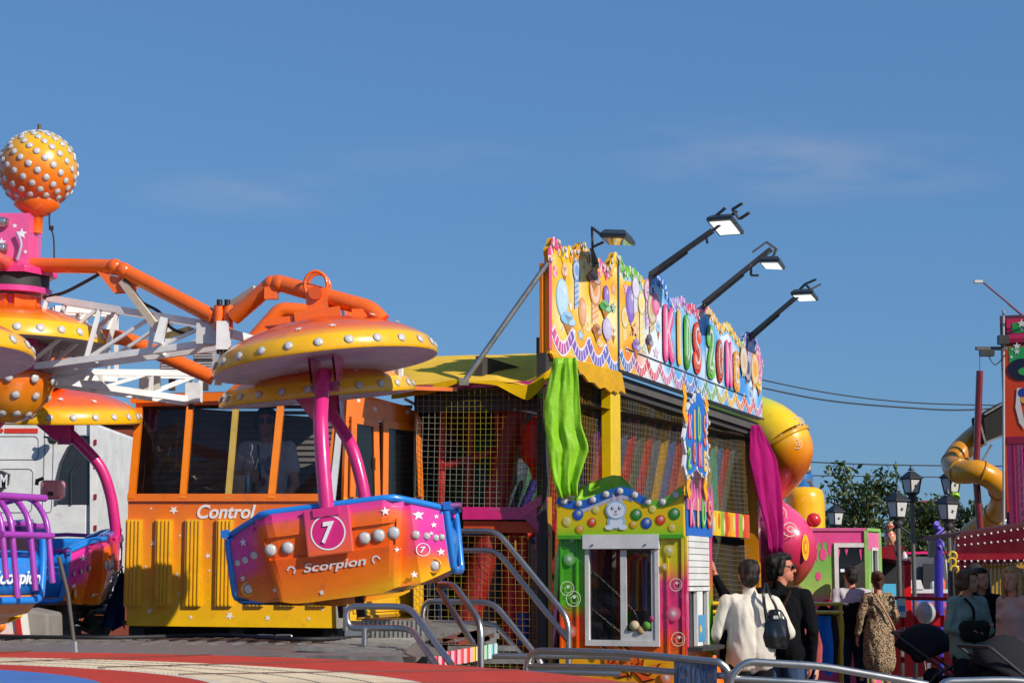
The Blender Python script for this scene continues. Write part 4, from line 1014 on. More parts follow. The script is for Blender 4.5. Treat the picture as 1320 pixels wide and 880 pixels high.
blob(958, 466, 3.4, 14, hx('58585e'), .016); blob(957, 476, 3.2, 14, hx('d8b890'), .020); blob(963, 485, 3, 14, hx('4a4a60'), .012); blob(966, 462, 2.6, 11, hx('a898c8'), .012)
blob(972, 490, 3.5, 18, hx('e8a830'), .014); blob(976, 478, 2.6, 16, hx('d86a9a'), .012); blob(977, 500, 3, 12, hx('e8c840'), .018)
mb.build('picture_print', 'print', sb)
for ch, x0, x1, y0a, y1a, col, off in (('K', 851, 867, 392, 469, 'e84a8a', .02), ('I', 869.5, 876, 397, 473, 'f0b820', .03), ('D', 879, 888, 407, 478, '52b428', .02), ('S', 890, 902, 414, 483, 'e8481c', .02),
                                ('Z', 908, 919, 418, 490, '6cbc30', .02), ('O', 920.5, 930.5, 436, 494, 'e8581c', .02), ('N', 932, 942, 437, 501, 'e85098', .02), ('E', 942.5, 951.5, 452, 505, 'f0a818', .02)):
    cx = (x0+x1)/2; u0, u1 = W(x0, y0a)[0], W(x1, y0a)[0]; v0, v1 = W(cx, y1a)[1], W(cx, y0a)[1]
    stroke_letter(ch, FA, u0, v0, u1, v1, .020, hx(col), sb, .165 if ch not in 'IN' else (.15 if ch == 'I' else .14) if ch != 'E' else .10)
for tops in (TOP, TOP2):                                     # little lamps along the top edge
    L_ = scallop(tops)
    for i in range(0, len(L_), 7 if tops is TOP else 12):
        u, v = L_[i]; child_copy(BULB, 'lamp_bulb', sb, FA.pt(u, v-.02, .01)-A, FA.n, .022)
# valance, posts, underside beam
mb = MB()
pts = [W(*p) for p in ((709, 455), (797, 479), (800, 481), (805, 508), (799, 503), (795, 507), (789, 503), (786, 506), (778, 499), (772, 501), (764, 493), (757, 492), (751, 483), (746, 481), (741, 470), (732, 467), (720, 463), (712, 461))]
poly_solid(mb, FA, pts, -.01, .012, hx('f2ba10')); mb.build('valance', 'vinyl', kz)
mb = MB(); u0, u1 = W(791, 560)[0], W(803, 560)[0]; mb.fbox(FA, u0, .9, u1, W(797, 503)[1], -.12, -.02, hx('f0c808')); bevel(mb.build('post', 'gloss', kz), .01)
mb = MB()
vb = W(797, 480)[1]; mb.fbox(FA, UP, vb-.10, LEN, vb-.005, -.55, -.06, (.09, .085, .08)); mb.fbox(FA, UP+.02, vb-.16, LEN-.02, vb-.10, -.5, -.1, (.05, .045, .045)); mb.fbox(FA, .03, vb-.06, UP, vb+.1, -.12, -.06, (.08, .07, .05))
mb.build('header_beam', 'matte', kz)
mb = MB(); mb.fbox(FA, -.02, 0, .06, W(709, 455)[1], -.10, -.02, (.04, .035, .035)); mb.fbox(FA, -.02, W(709, 455)[1], .05, W(710, 340)[1], -.075, -.052, hx('c87010')); mb.build('corner_post', 'matte', kz)
# side wall frame and net (faces the ride)
B_ = V((-.80, 15.14, 0)); FL = Fr(B_, (A-B_)); HL = FL.hit; WL = (A-B_).length
def net(name, fr, u0, u1, v0f, v1, du, d, colf, r=.0019, parent=None, sag=.01):
    mb = MB(); nu = int((u1-u0)/du); nv = int((v1-v0f)/du)
    rng = random.Random(len(name)+nu)
    for i in range(nu+1):
        u = u0+(u1-u0)*i/nu; ph = rng.uniform(0, 6); pts = [fr.pt(u+sag*sin(ph*.2+v*2.3), v, d+sag*1.5*sin(v*1.7+u*3)) for v in [v0f+(v1-v0f)*k/10 for k in range(11)]]
        mb.tube(pts, r, lambda p, u=u: colf((p-fr.o).dot(fr.x), p.z), 3, False)
    for j in range(nv+1):
        v = v0f+(v1-v0f)*j/nv; pts = [fr.pt(u, v+sag*sin(u*3.1+v), d+sag*1.5*sin(v*1.7+u*3)) for u in [u0+(u1-u0)*k/12 for k in range(13)]]
        mb.tube(pts, r, lambda p, v=v: colf((p-fr.o).dot(fr.x), v), 3, False)
    return mb.build(name, 'matte', parent or kz)
NC = [hx('a8862a'), hx('8a2c20'), hx('6a7a6a'), hx('9a9884'), hx('a0942e'), hx('9a6424')]
net('safety_net', FL, .02, WL-.05, HL(620, 655)[1], HL(620, 500)[1], .046, .0, lambda u, v: NC[int((u*2.3+v*1.1+.3*sin(v*5)) % 6)])
net('safety_net', FL, .02, WL-.05, .85, HL(620, 690)[1], .052, .0, lambda u, v: NC[int((u*3+v*1.7+1) % 6)])
mb = MB()
def lbar(x0, y0, x1, y1, s, col, d=-.06):
    a, b = HL(x0, y0), HL(x1, y1); mb.bar(FL.pt(*a, d), FL.pt(*b, d), s, s, col)
lbar(500, 502, 706, 493, .035, hx('a82470'), .01); mb.build('eave_rail', 'gloss', kz)
mb = MB(); lbar(596, 661, 704, 661, .10, hx('c81a6a')); lbar(672, 660, 704, 640, .07, hx('d02070'), -.03); lbar(678, 663, 706, 692, .06, hx('a81858'), -.03); mb.build('floor_beam', 'gloss', kz)
mb = MB(); lbar(596, 678, 694, 679, .09, hx('e0501a'), -.1); mb.build('padded_edge', 'vinyl', kz)
for x, c, y0, y1 in ((651, hx('d83038'), 692, 840), (669, hx('d03828'), 692, 790)):
    mb = MB(); a, b = HL(x, y1), HL(x, y0); mb.tube([FL.pt(a[0], a[1], -.25), FL.pt(a[0]+.01, (a[1]+b[1])/2, -.25), FL.pt(b[0], b[1], -.25)], .055 if x > 660 else .045, c, 14)
    mb.tube([FL.pt(b[0], b[1], -.25), FL.pt(b[0]+.08, b[1]+.06, -.3), FL.pt(b[0]+.2, b[1]+.08, -.3)], .05, c, 10)
    if x > 660: mb.tube([FL.pt(a[0], a[1]-.25, -.25), FL.pt(a[0], a[1], -.25)], .058, hx('2858a8'), 14)
    mb.build('padded_post', 'vinyl', kz)
mb = MB(); a, b = HL(596, 684), HL(640, 684); mb.bar(FL.pt(*a, -.15), FL.pt(*b, -.15), .1, .06, hx('2858a8')); mb.build('blue_pad', 'vinyl', kz)
mb = MB()
for x, c in ((694, hx('a82848')), (702, hx('d87818')), (708, hx('c89018'))):
    a, b = HL(x, 850), HL(x-1, 640); mb.bar(FL.pt(a[0], .2, -.05), FL.pt(b[0], b[1], -.05), .045, .05, c)
a, b = HL(703, 640), HL(699, 500); mb.bar(FL.pt(*a, -.05), FL.pt(a[0], b[1], -.05), .03, .05, hx('7a3018'))
mb.bar(FL.pt(HL(686, 820)[0], .9, -.2), FL.pt(HL(684, 700)[0], HL(684, 700)[1], -.2), .05, .05, hx('5a3418'))
mb.build('corner_trim', 'gloss', kz)
mb = MB()                                                    # blue climbing ropes inside
for x0, y0, x1, y1 in ((618, 690, 605, 735), (618, 690, 632, 730), (605, 735, 625, 762), (632, 730, 612, 770), (545, 745, 560, 815), (560, 742, 572, 800), (572, 800, 592, 835), (635, 690, 655, 735), (655, 735, 645, 770), (625, 762, 628, 790)):
    a, b = HL(x0, y0), HL(x1, y1); mb.tube(bez([FL.pt(*a, -.4), FL.pt((a[0]+b[0])/2+.02, (a[1]+b[1])/2, -.36), FL.pt(*b, -.4)], 4), .012, hx('3a70c0'), 6)
mb.build('climbing_ropes', 'cloth', kz)
# inner shell: back wall, floor, roof deck
mb = MB()
z1 = 3.08; bk1, bk2, bk3 = A+DU*2.4-EU*1.75, A+DU*LEN-EU*1.9, A+DU*LEN
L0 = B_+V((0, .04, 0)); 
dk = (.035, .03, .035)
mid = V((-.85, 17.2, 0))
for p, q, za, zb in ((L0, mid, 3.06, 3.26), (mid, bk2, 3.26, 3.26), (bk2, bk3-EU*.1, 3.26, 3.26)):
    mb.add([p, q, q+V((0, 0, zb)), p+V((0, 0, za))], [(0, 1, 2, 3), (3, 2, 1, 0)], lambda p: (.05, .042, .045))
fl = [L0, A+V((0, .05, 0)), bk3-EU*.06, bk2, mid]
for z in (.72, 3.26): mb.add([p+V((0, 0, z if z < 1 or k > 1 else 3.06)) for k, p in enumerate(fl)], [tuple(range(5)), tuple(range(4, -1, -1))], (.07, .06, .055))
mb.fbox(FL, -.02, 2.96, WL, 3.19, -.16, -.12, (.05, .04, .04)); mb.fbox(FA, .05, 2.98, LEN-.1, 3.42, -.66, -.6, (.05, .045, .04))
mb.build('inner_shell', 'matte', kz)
mb = MB(); flp = [FL.pt(.02, HL(620, 661)[1], -.08), FL.pt(WL-.05, HL(620, 661)[1], -.08), A+DU*1.6-EU*.8+V((0, 0, HL(620, 661)[1])), FL.pt(.02, HL(620, 661)[1], -1.4)]
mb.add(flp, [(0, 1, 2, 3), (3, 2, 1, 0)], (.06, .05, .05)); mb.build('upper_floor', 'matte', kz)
SC = [hx('d02a24'), hx('5a6a78'), hx('e0aa20'), hx('4a62a8'), hx('c02020'), hx('e0701c'), hx('2c7a40'), hx('7a3080'), hx('b02840'), hx('e8c030'), hx('4468a0'), hx('c82020'), hx('606a58')]
n = 26
for i in range(n):                                           # padded colour strips hanging slantwise inside
    u = .15+(LEN-.3)*i/n; mb = MB(); w2 = (LEN-.3)/n*.46
    a = FA.pt(u-.22, .95, -.75); b = FA.pt(u+.08, 3.2, -.34)
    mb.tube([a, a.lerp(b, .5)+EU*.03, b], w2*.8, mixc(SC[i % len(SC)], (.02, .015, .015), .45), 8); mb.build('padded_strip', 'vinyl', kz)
for i in range(9):
    mb = MB(); u = .08+i*.125; a = FL.pt(u, .8, -1.2); b = FL.pt(u+.1, 3.2, -.9)
    mb.tube([a, b], .045, [hx('a83018'), hx('a86a1c'), hx('a01c1c'), hx('4a4a50'), hx('b8421c')][i % 5], 8); mb.build('padded_strip', 'vinyl', kz)
for x0, y0, x1, y1, c in ((560, 655, 562, 510, 'c82a24'), (596, 655, 600, 510, 'b02820'), (640, 655, 634, 510, 'd84020'), (560, 600, 690, 560, 'b02828'), (668, 655, 690, 600, '3a2a78')):
    mb = MB(); a, b = HL(x0, y0), HL(x1, y1); mb.tube([FL.pt(*a, -.30), FL.pt(*b, -.34)], .035, hx(c), 10); mb.build('padded_post', 'vinyl', kz)
mb = MB(); mb.ball(FL.pt(HL(622, 600)[0], 2.35, -.75), (.42, .3, .55), hx('2c5838'), 20, 12); mb.build('foam_mound', 'matte', kz)
mb = MB(); mb.tube([FL.pt(*HL(566, 503), -.3), FL.pt(*HL(690, 531), -.12)], .010, WHITE, 6); mb.build('tube_lamp', 'bulb', kz)
mb = MB(); mb.tube([FL.pt(*HL(552, 512), -.3), FL.pt(*HL(575, 517), -.4)], .010, WHITE, 6); mb.build('tube_lamp', 'bulb', kz)
# facade nets
NF = lambda u, v: (.30, .27, .22) if int(u*3+v) % 2 else hx('9a8250')
net('facade_net', FA, .1, UP-.08, 2.1, 3.35, .05, -.14, lambda u, v: hx('b08a38') if (u+v*.3) % 1 < .6 else hx('8a8a80'), .0017)
net('facade_net', FA, UP+.02, LEN-.1, 2.06, 3.3, .05, -.14, NF, .0016)
net('facade_net', FA, 2.6, LEN-.1, .8, 1.98, .055, -.14, NF, .0017)
# facade lower rail, painted sill panel, end post
mb = MB(); u0, v0 = W(917, 692); u1, v1 = W(968, 659); v0 = W(942, 691)[1]; v1 = W(942, 660)[1]
cols = [hx('e05a3a'), hx('e8a01c'), hx('e83a6a'), hx('f0d020'), hx('e0481c'), hx('58a830'), hx('f0b81c'), hx('d83a30'), hx('88b83a')]
for i in range(18): mb.fbox(FA, u0-1.2+(u1-u0+1.2)*i/18, v0, u0-1.2+(u1-u0+1.2)*(i+1)/18, v1, -.10, -.02, cols[(i*5+i//3) % 9])
for i in range(12):
    uu = u0-.9+(u1-u0+.8)*i/12; mb.disc2(FA, uu, (v0+v1)/2+.03*sin(i*2.4), .045, (.75, .7, .3) if i % 2 else hx('e86a1c'), -.017, 12, .09)
mb.build('painted_sill', 'print', kz)
mb = MB(); u = W(952, 500)[0]; a, b = W(951, 560), W(956, 640); mb.bar(FA.pt(W(950, 553)[0], W(950, 553)[1], -.3), FA.pt(W(956, 690)[0], W(956, 690)[1], -.3), .09, .06, hx('4ab8a0')); mb.build('teal_strip', 'vinyl', kz)
mb = MB(); mb.fbox(FA, LEN-.22, .1, LEN-.12, 3.2, -.2, -.03, hx('d88a10')); mb.fbox(FA, LEN-.12, .1, LEN-.04, 3.1, -.18, -.05, hx('e05a10')); mb.build('end_post', 'gloss', kz)
mb = MB(); mb.fbox(FA, 1.9, 0, LEN-.1, .8, -.3, -.16, hx('7a3a24')); mb.build('plinth', 'matte', kz)
# roof sheet
mb = MB(); nI, nJ = 36, 12
fe = [(505, 503, 15.35), (530, 496, 15.2), (560, 494, 15.1), (585, 489, 15.05), (610, 491, 15.0), (640, 490, 14.98), (660, 494, 14.95), (680, 497, 14.93), (692, 488, 14.92), (706, 478, 14.92), (712, 474, 14.95)]
be = [(500, 463, 18.2), (560, 459, 18.3), (640, 457, 18.4), (712, 455, 18.4), (760, 462, 18.4)]
def pl(tab, t):
    k = t*(len(tab)-1); i = min(len(tab)-2, int(k)); f = k-i; a, b = P(*tab[i]), P(*tab[i+1]); return a.lerp(b, f)
vs = []; fs = []
for j in range(nJ+1):
    for i in range(nI+1):
        s = i/nI; t = j/nJ; p = pl(fe, s).lerp(pl(be, s), t)
        p.z += .06*sin(pi*t)+.012*noise.noise(V((s*9, t*7, 1)))*(1-t*.5); vs.append(p)
for j in range(nJ):
    for i in range(nI): fs.append((j*(nI+1)+i, j*(nI+1)+i+1, (j+1)*(nI+1)+i+1, (j+1)*(nI+1)+i))
mb.add(vs, fs, hx('f8c848'), True)
v2 = []; f2 = []                                             # hanging front edge
for i in range(nI+1):
    s = i/nI; p = pl(fe, s); k = .05+.045*sin(s*9+.6)+.05*max(0, sin(s*6.0-2.2))
    for q in range(4): v2.append(p+V((0, -.012*q-.01*sin(s*30+q), -k*q/3)))
for i in range(nI):
    for q in range(3): f2.append((i*4+q, i*4+q+1, i*4+q+5, i*4+q+4))
mb.add(v2, f2, hx('d0a40c'), True)
mb.build('roof_sheet', 'tarp', kz)
mb = MB(); p = P(598, 492, 14.95); q = P(706, 339, 14.98); mb.tube([p, q], .022, (.30, .30, .30), 8); mb.box(p, (.08, .05, .06), (.3, .28, .2)); mb.build('roof_stay', 'zinc', kz)
mb = MB(); mb.bar(P(700, 512, 14.97), P(680, 497, 15.0), .03, .02, hx('58a010')); mb.build('green_tie', 'vinyl', kz)
# red punch bag hanging behind the side net
bag = thing('hanging_bag', 'red padded bag hanging behind the side net near the corner', 'punch bag', FL.pt(HL(688, 540)[0], 2.3, -.12))
mb = MB(); c = FL.pt(HL(688, 565)[0], 0, -.16); zt = lambda y: HL(688, y)[1]
mb.lathe([(.01, zt(534)), (.10, zt(546)), (.115, zt(556)), (.115, zt(590)), (.06, zt(600)), (.03, zt(615)), (.0, zt(618))], hx('e02418'), 6, o=c, smooth=False); mb.build('bag', 'vinyl', bag)
mb = MB(); mb.tube([c+V((0, 0, zt(536))), c+V((0, 0, zt(505)))], .006, BLACK, 5); mb.build('hanging_cord', 'cloth', bag)
# curtains
def curtain(name, label, fr, top, bot, col, nf, amp, matn='vinyl', d0=.05, knots=None):
    mb = MB(); nI, nJ = 40, 22; vs = []; fs = []
    for j in range(nJ+1):
        t = j/nJ; lx, rx, y = knots(t)
        for i in range(nI+1):
            s = i/nI; x = lx+(rx-lx)*s; u, v = fr.hit(x, y+2*sin(s*7)*t); dd = d0+amp*(.35+.65*t)*(abs(sin(s*nf*pi+t*.9))*1.6-.8+.5*noise.noise(V((s*4+t*2, t*2.2, 7))))+.016*noise.noise(V((s*9, t*9, 2)))
            vs.append(fr.pt(u, v, dd))
    for j in range(nJ):
        for i in range(nI): fs.append((j*(nI+1)+i, (j+1)*(nI+1)+i, (j+1)*(nI+1)+i+1, j*(nI+1)+i+1))
    mb.add(vs, fs, col, True); o = mb.build(name, matn); tag(o, label, 'curtain')
    m = o.modifiers.new('t', 'SOLIDIFY'); m.thickness = .003
    return o
def kn(tab):
    def f(t):
        k = t*(len(tab)-1); i = min(len(tab)-2, int(k)); g = k-i; return tuple(tab[i][q]*(1-g)+tab[i+1][q]*g for q in range(3))
    return f
FC = Fr(V((.34, 14.74, 0)), (.99, .14, 0))
curtain('tied_curtain', 'lime green plastic curtain gathered above the ticket booth', FC, 0, 0, hx('98d62a'), 2.3, .035, knots=kn([(714, 743, 461), (709, 745, 485), (701, 747, 520), (702, 749, 548), (706, 759, 576), (709, 751, 600), (713, 744, 622), (720, 744, 640)]), d0=.0)
mb = MB(); vs = []; fs = []                                  # the loose end lying over the booth top
tops_ = [(742, 634), (750, 626), (762, 622), (776, 616), (790, 612), (800, 613), (810, 622), (817, 634), (822, 641)]
for j in range(9):
    for i in range(33):
        s = i/32; t = j/8; k = s*8; a = min(7, int(k)); f = k-a; x = tops_[a][0]*(1-f)+tops_[a+1][0]*f; yt = tops_[a][1]*(1-f)+tops_[a+1][1]*f
        y = yt+(650-yt)*t; p = P(x, y, 15.05-.16*sin(min(1, t*1.2)*pi/2)+.05*noise.noise(V((s*7+t*2, t*2.5, 0)))+.02*sin(s*26+t*7)); vs.append(p)
for j in range(8):
    for i in range(32): fs.append((j*33+i, j*33+33+i, j*33+34+i, j*33+i+1))
mb.add(vs, fs, hx('98d62a'), True); o = mb.build('curtain_end', 'vinyl'); tag(o, 'loose end of green plastic sheet bunched along the booth roof', 'plastic sheet')
m = o.modifiers.new('t', 'SOLIDIFY'); m.thickness = .003
curtain('tied_curtain', 'magenta curtain hanging at the far end of the netted facade', Fr(FA.pt(LEN-.15, 0, .06), (DU.x+.8, DU.y, 0)), 0, 0, hx('a8186a'), 2.1, .06, 'cloth', knots=kn([(966, 976, 548), (964, 985, 566), (963, 997, 590), (968, 1001, 620), (974, 1002, 650), (982, 1003, 680), (985, 1002, 712)]))

# ================================================================ TICKET BOOTH
BLc = V((.372, 14.85, 0)); FF = Fr(BLc, EU); HF = FF.hit; BW = HF(883, 700)[0]
BRc = FF.pt(BW, 0); FB = Fr(BRc, DU); HB = FB.hit; BD = HB(918, 700)[0]
tb = thing('ticket_booth', 'small green, yellow and orange ticket booth with bubble paintings and sliding window', 'ticket booth', BLc)
zf = lambda y: HF(800, y)[1]
def bcol(p):
    q = p-BLc; u = q.dot(EU)/BW; z = q.z
    lcol = ramp([(.3, hx('f0a010')), (zf(850), hx('f07010')), (zf(815), hx('ee5414')), (zf(798), hx('e04a18')), (zf(778), hx('5ab020')), (zf(700), hx('3fa81e'))], z)
    rcol = ramp([(.3, hx('f0b010')), (zf(845), hx('f0701a')), (zf(822), hx('f0502a')), (zf(805), hx('e83a70')), (zf(752), hx('e03078')), (zf(735), hx('e8a830')), (zf(722), hx('d8cc20')), (zf(700), hx('d8c81c'))], z)
    return mixc(lcol, rcol, (u-.35)/.3)
mb = MB()
ul, ur = HF(755, 760)[0], HF(850, 760)[0]; vt, vbm = zf(692), zf(832)
mb.slab(FF, 0, zf(845), ul, vt, -.05, 0, bcol); mb.slab(FF, ur, zf(845), BW, vt, -.05, 0, bcol)
def strip(u0, u1, v0, v1, n):
    for i in range(n): mb.fbox(FF, u0+(u1-u0)*i/n, v0, u0+(u1-u0)*(i+1)/n, v1, -.05, -.001, bcol)
mb2 = MB(); mb2.grid2(FF, 0, .02, BW, zf(845), 14, 10, lambda u, v: mixc(hx('f0b414') if noise.noise(V((u*3, v*3, 4))) > -.1 else hx('f09018'), hx('e8581a'), abs(noise.noise(V((u*4, v*5, 1))))*.9), -.004)
mb2.fbox(FF, 0, .02, BW, zf(845)-.001, -.05, -.008, hx('e88a14'))
strip(ul, ur, zf(845), vbm, 8)
body = mb.build('front_wall', 'gloss', tb); mb2.build('base_panel', 'print', tb)
mb = MB()
for u in (HF(744, 760)[0], HF(861, 760)[0], .02, BW-.02): mb.slab(FF, u-.008, zf(845), u+.008, vt, .001, .012, bcol)
mb.build('edge_mouldings', 'gloss', tb)
mb = MB(); rng = random.Random(2)                            # airbrushed bubbles
LB_ = hx('e8e8d0')
for x, y, r, full in ((735, 720, .055, 1), (732, 758, .058, 0), (740, 771, .062, 0), (737, 813, .05, 1), (864, 708, .05, 1), (872, 753, .05, 0), (869, 790, .06, 1), (875, 823, .055, 0), (860, 872, .05, 1), (738, 695, .03, 1), (857, 730, .03, 1), (770, 843, .03, 1)):
    u, v = HF(x, y)
    if full:
        for k, (rr, cc) in enumerate(((1, .04), (.88, .08), (.76, .13), (.64, .19), (.52, .27), (.4, .4), (.3, .6), (.2, .9))): mb.disc2(FF, u, v, r*rr, mixc(bcol(FF.pt(u, v)) if y < 845 else hx('f07a30'), (.82, .82, .78), cc), .014+.0008*k, 18)
    else:
        mb.ring2(FF, u, v, r*.9, r, LB_, .016, 26); mb.ring2(FF, u+.01, v-.005, r*.45, r*.55, mixc(LB_, bcol(FF.pt(u, v)), .45), .016, 20); mb.disc2(FF, u+.008, v+.012, r*.2, (.85, .85, .8), .018, 12)
mb.build('bubble_pattern', 'print', tb)
mb = MB()                                                    # flame painting on the base
for cx, cy, s_ in ((785, 862, 1), (815, 866, 1.1), (800, 852, .8)):
    for k in range(5):
        a = -.5+k*.55; u, v = HF(cx, cy); L2 = .16*s_*(1+.3*sin(k*2))
        pts = [(u+.035*cos(a+1.5), v+.035*sin(a+1.5)), (u+L2*.6*cos(a-.15), v+L2*.6*sin(a-.15)), (u+L2*cos(a+.25), v+L2*sin(a+.25)), (u+L2*.5*cos(a+.3), v+L2*.5*sin(a+.3)), (u+.03*cos(a+2.6), v+.03*sin(a+2.6))]
        cu = sum(p[0] for p in pts)/5; cv = sum(p[1] for p in pts)/5
        mb.poly2(FF, [(cu+(p[0]-cu)*1.2, cv+(p[1]-cv)*1.25) for p in pts], hx('5a1c08'), .002+.0005*k); mb.poly2(FF, pts, [hx('e8561a'), hx('f07a1a'), hx('d8401a')][k % 3], .006+.0005*k)
mb.build('flame_print', 'print', tb)
# fascia with the wavy top
wav = [(720, 639), (733, 645), (750, 646), (763, 642), (777, 636), (790, 631), (803, 628), (815, 631), (826, 638), (838, 644), (850, 645), (862, 641), (872, 634), (881, 626)]
wv = [HF(*p) for p in wav]
mb = MB()
def fcol(p): return ramp([(zf(691), hx('7ac020')), (zf(682), hx('b8c820')), (zf(672), hx('e0c014')), (zf(640), hx('e8c010'))], p.z)
n = len(wv)
front = wv+[(BW, zf(691)), (0, zf(691))]
poly_solid(mb, FF, front, -.05, .03, hx('d8b010'), hx('e4bc12'))
for i in range(n-1):
    for j in range(4):
        q = [(wv[i][0], zf(691)+(wv[i][1]-zf(691))*j/4), (wv[i+1][0], zf(691)+(wv[i+1][1]-zf(691))*j/4), (wv[i+1][0], zf(691)+(wv[i+1][1]-zf(691))*(j+1)/4), (wv[i][0], zf(691)+(wv[i][1]-zf(691))*(j+1)/4)]
        mb.add([FF.pt(a, b, .032) for a, b in q], [(0, 1, 2, 3)], fcol)
fas = mb.build('fascia', 'print', tb)
mb = MB(); k = bez([V((a, b, 0)) for a, b in wv], 4); e = [(p.x, p.y-.028) for p in k]
nb = len(e); mb.ribbon2(FF, e, .062, lambda i: hx('1c64c0') if i < nb*.64 else hx('6ab824'), .036); mb.ribbon2(FF, [(a, b-.045) for a, b in e[8:30]], .035, hx('b8b8c8'), .0345)
mb.fbox(FF, 0, zf(694), BW, zf(689), .031, .042, hx('4aa81c')); mb.build('wave_trim', 'gloss', fas)
for x, y in ((729, 645), (748, 648), (766, 643), (783, 636), (801, 632), (820, 637), (837, 646), (856, 646), (873, 637)):
    u, v = HF(x, y+1); child_copy(BULB, 'lamp_bulb', fas, FF.pt(u, v, .036)-BLc, FF.n, .026)
mb = MB()
for x, y, r, c in ((747, 663, .044, '2c5cb8'), (765, 673, .036, 'e0501c'), (749, 682, .034, 'd8a010'), (822, 663, .046, '2c8a2c'), (835, 674, .044, '2858b0'), (853, 670, .040, 'e0481c'), (871, 662, .046, '2c8a30'), (843, 656, .03, 'e8d860'), (770, 657, .03, 'e8d860'), (818, 676, .03, 'e0b018'), (868, 680, .03, 'e8d050'), (733, 672, .04, 'e0d060')):
    u, v = HF(x, y); c = hx(c); mb.disc2(FF, u, v, r, mixc(c, (0, 0, 0), .25), .036, 20); mb.disc2(FF, u+.003, v+.004, r*.86, c, .0375, 20); mb.disc2(FF, u+r*.2, v+r*.25, r*.5, mixc(c, WHITE, .3), .039, 16); mb.disc2(FF, u+r*.3, v+r*.35, r*.2, WHITE, .0405, 12)
u, v = HF(796, 658); RB = hx('9cc0dc'); RW = hx('d8e4ee')
for a, b, r, ry, c, d in ((0, -.085, .075, .06, RB, .036), (0, -.09, .055, .045, RW, .038), (-.02, .085, .022, .06, RB, .036), (.03, .085, .022, .06, RB, .036), (-.02, .085, .01, .045, hx('e0b0b8'), .038), (.03, .085, .01, .045, hx('e0b0b8'), .038), (0, .005, .085, .075, RB, .040), (0, .002, .072, .062, RW, .042), (-.028, .02, .011, .015, hx('4a7098'), .044), (.03, .02, .011, .015, hx('4a7098'), .044), (-.025, .025, .006, .008, WHITE, .046), (.033, .025, .006, .008, WHITE, .046), (0, -.005, .012, .008, hx('c87888'), .044), (0, -.028, .018, .005, hx('c88a98'), .044), (-.055, -.13, .035, .02, RW, .040), (.055, -.13, .035, .02, RW, .040)):
    mb.disc2(FF, u+a, v+b, r, c, d, 20, ry)
mb.build('bunny_print', 'print', fas)
# window in the front
mb = MB(); WF = (.62, .60, .58)
a0, a1, v0, v1 = ul, ur, vbm, vt; s = .045
mb.fbox(FF, a0, v0, a1, v0+s, -.04, .02, WF); mb.fbox(FF, a0, v0+s, a0+s*.7, v1, -.04, .02, WF); mb.fbox(FF, a1-s*.7, v0+s, a1, v1, -.04, .02, WF); mb.fbox(FF, a0-.01, v1-.09, a1+.01, v1+.02, .0, .045, (.7, .69, .67))
win = mb.build('window', 'paint', tb)
mb = MB(); mm = HF(805, 760)[0]; e = .03
for x0, x1, y0, y1 in ((mm-.03, mm+.02, v0+s, v1-.1), (a1-s*.7-.03, a1-s*.7, v0+s, v1-.1)): mb.fbox(FF, x0, y0, x1, y1, -.012, .012, (.6, .59, .57))
mb.fbox(FF, mm+.02, v0+s, a1-s*.7-.03, v0+s+.07, -.012, .012, (.6, .59, .57)); mb.build('sliding_sash', 'paint', win)
mb = MB(); mb.poly2(FF, [(a0+.03, v0+s), (mm-.03, v0+s), (mm-.03, v1-.09), (a0+.03, v1-.09)], WHITE, -.02); mb.build('window_pane', 'clear', win)
mb = MB(); mb.poly2(FF, [(mm+.02, v0+s+.07), (a1-.06, v0+s+.07), (a1-.06, v1-.09), (mm+.02, v1-.09)], WHITE, .0); mb.build('window_pane', 'clear', win)
mb = MB(); u, v = HF(766, 703); u2, _ = HF(834, 703)
for q in (u, u2): mb.lathe([(.008, 0), (.008, .008)], (.2, .2, .2), 8, o=FF.pt(q, v+.005, .045), rot=V((0, 0, 1)).rotation_difference(FF.n).to_matrix())
mb.build('screws', 'zinc', win)
# right wall with shutter and second window
def rcolb(p):
    z = p.z; u = (p-BRc).dot(DU)/BD
    return mixc(ramp([(.3, hx('f08010')), (zf(835), hx('e83a80')), (zf(740), hx('e83080')), (zf(700), hx('e8c020'))], z), ramp([(.3, hx('f0a018')), (zf(800), hx('60c020')), (zf(740), hx('d86a40')), (zf(700), hx('e8307a'))], z), (u-.4)*5)
mb = MB(); vv = lambda y: HB(900, y)[1]
sh0, sh1 = HB(887, 720)[0], HB(913, 720)[0]
mb.slab(FB, .0, .02, sh0, zf(690), -.05, 0, rcolb); mb.slab(FB, sh1, .02, BD, zf(690), -.05, 0, rcolb); mb.fbox(FB, sh0, .02, sh1, vv(832), -.05, -.004, hx('d8702a'))
mb.build('side_wall', 'gloss', tb)
mb = MB(); nS = 8; t0, t1 = vv(755), vv(690)
for i in range(nS): mb.fbox(FB, sh0, t0+(t1-t0)*i/nS+.004, sh1, t0+(t1-t0)*(i+1)/nS-.002, -.02, .008, (.72, .71, .69))
mb.fbox(FB, sh0, t0, sh1, t1, -.03, -.01, (.5, .5, .48)); mb.build('roller_shutter', 'paint', tb)
mb = MB(); t0 = vv(832); t1 = vv(756); a, b = HB(899, 790)[0], HB(906, 790)[0]
mb.fbox(FB, sh0, t1-.03, sh1, t1, -.02, .01, (.7, .7, .68)); mb.fbox(FB, a, t0, b, t1-.03, -.03, .0, (.75, .75, .73)); mb.fbox(FB, sh1-.05, t0, sh1, t1-.03, -.03, .0, (.65, .65, .63)); sw = mb.build('side_window', 'paint', tb)
mb = MB(); mb.poly2(FB, [(sh0, t0), (sh1, t0), (sh1, t1), (sh0, t1)], WHITE, -.035); mb.build('window_pane', 'glass', sw)
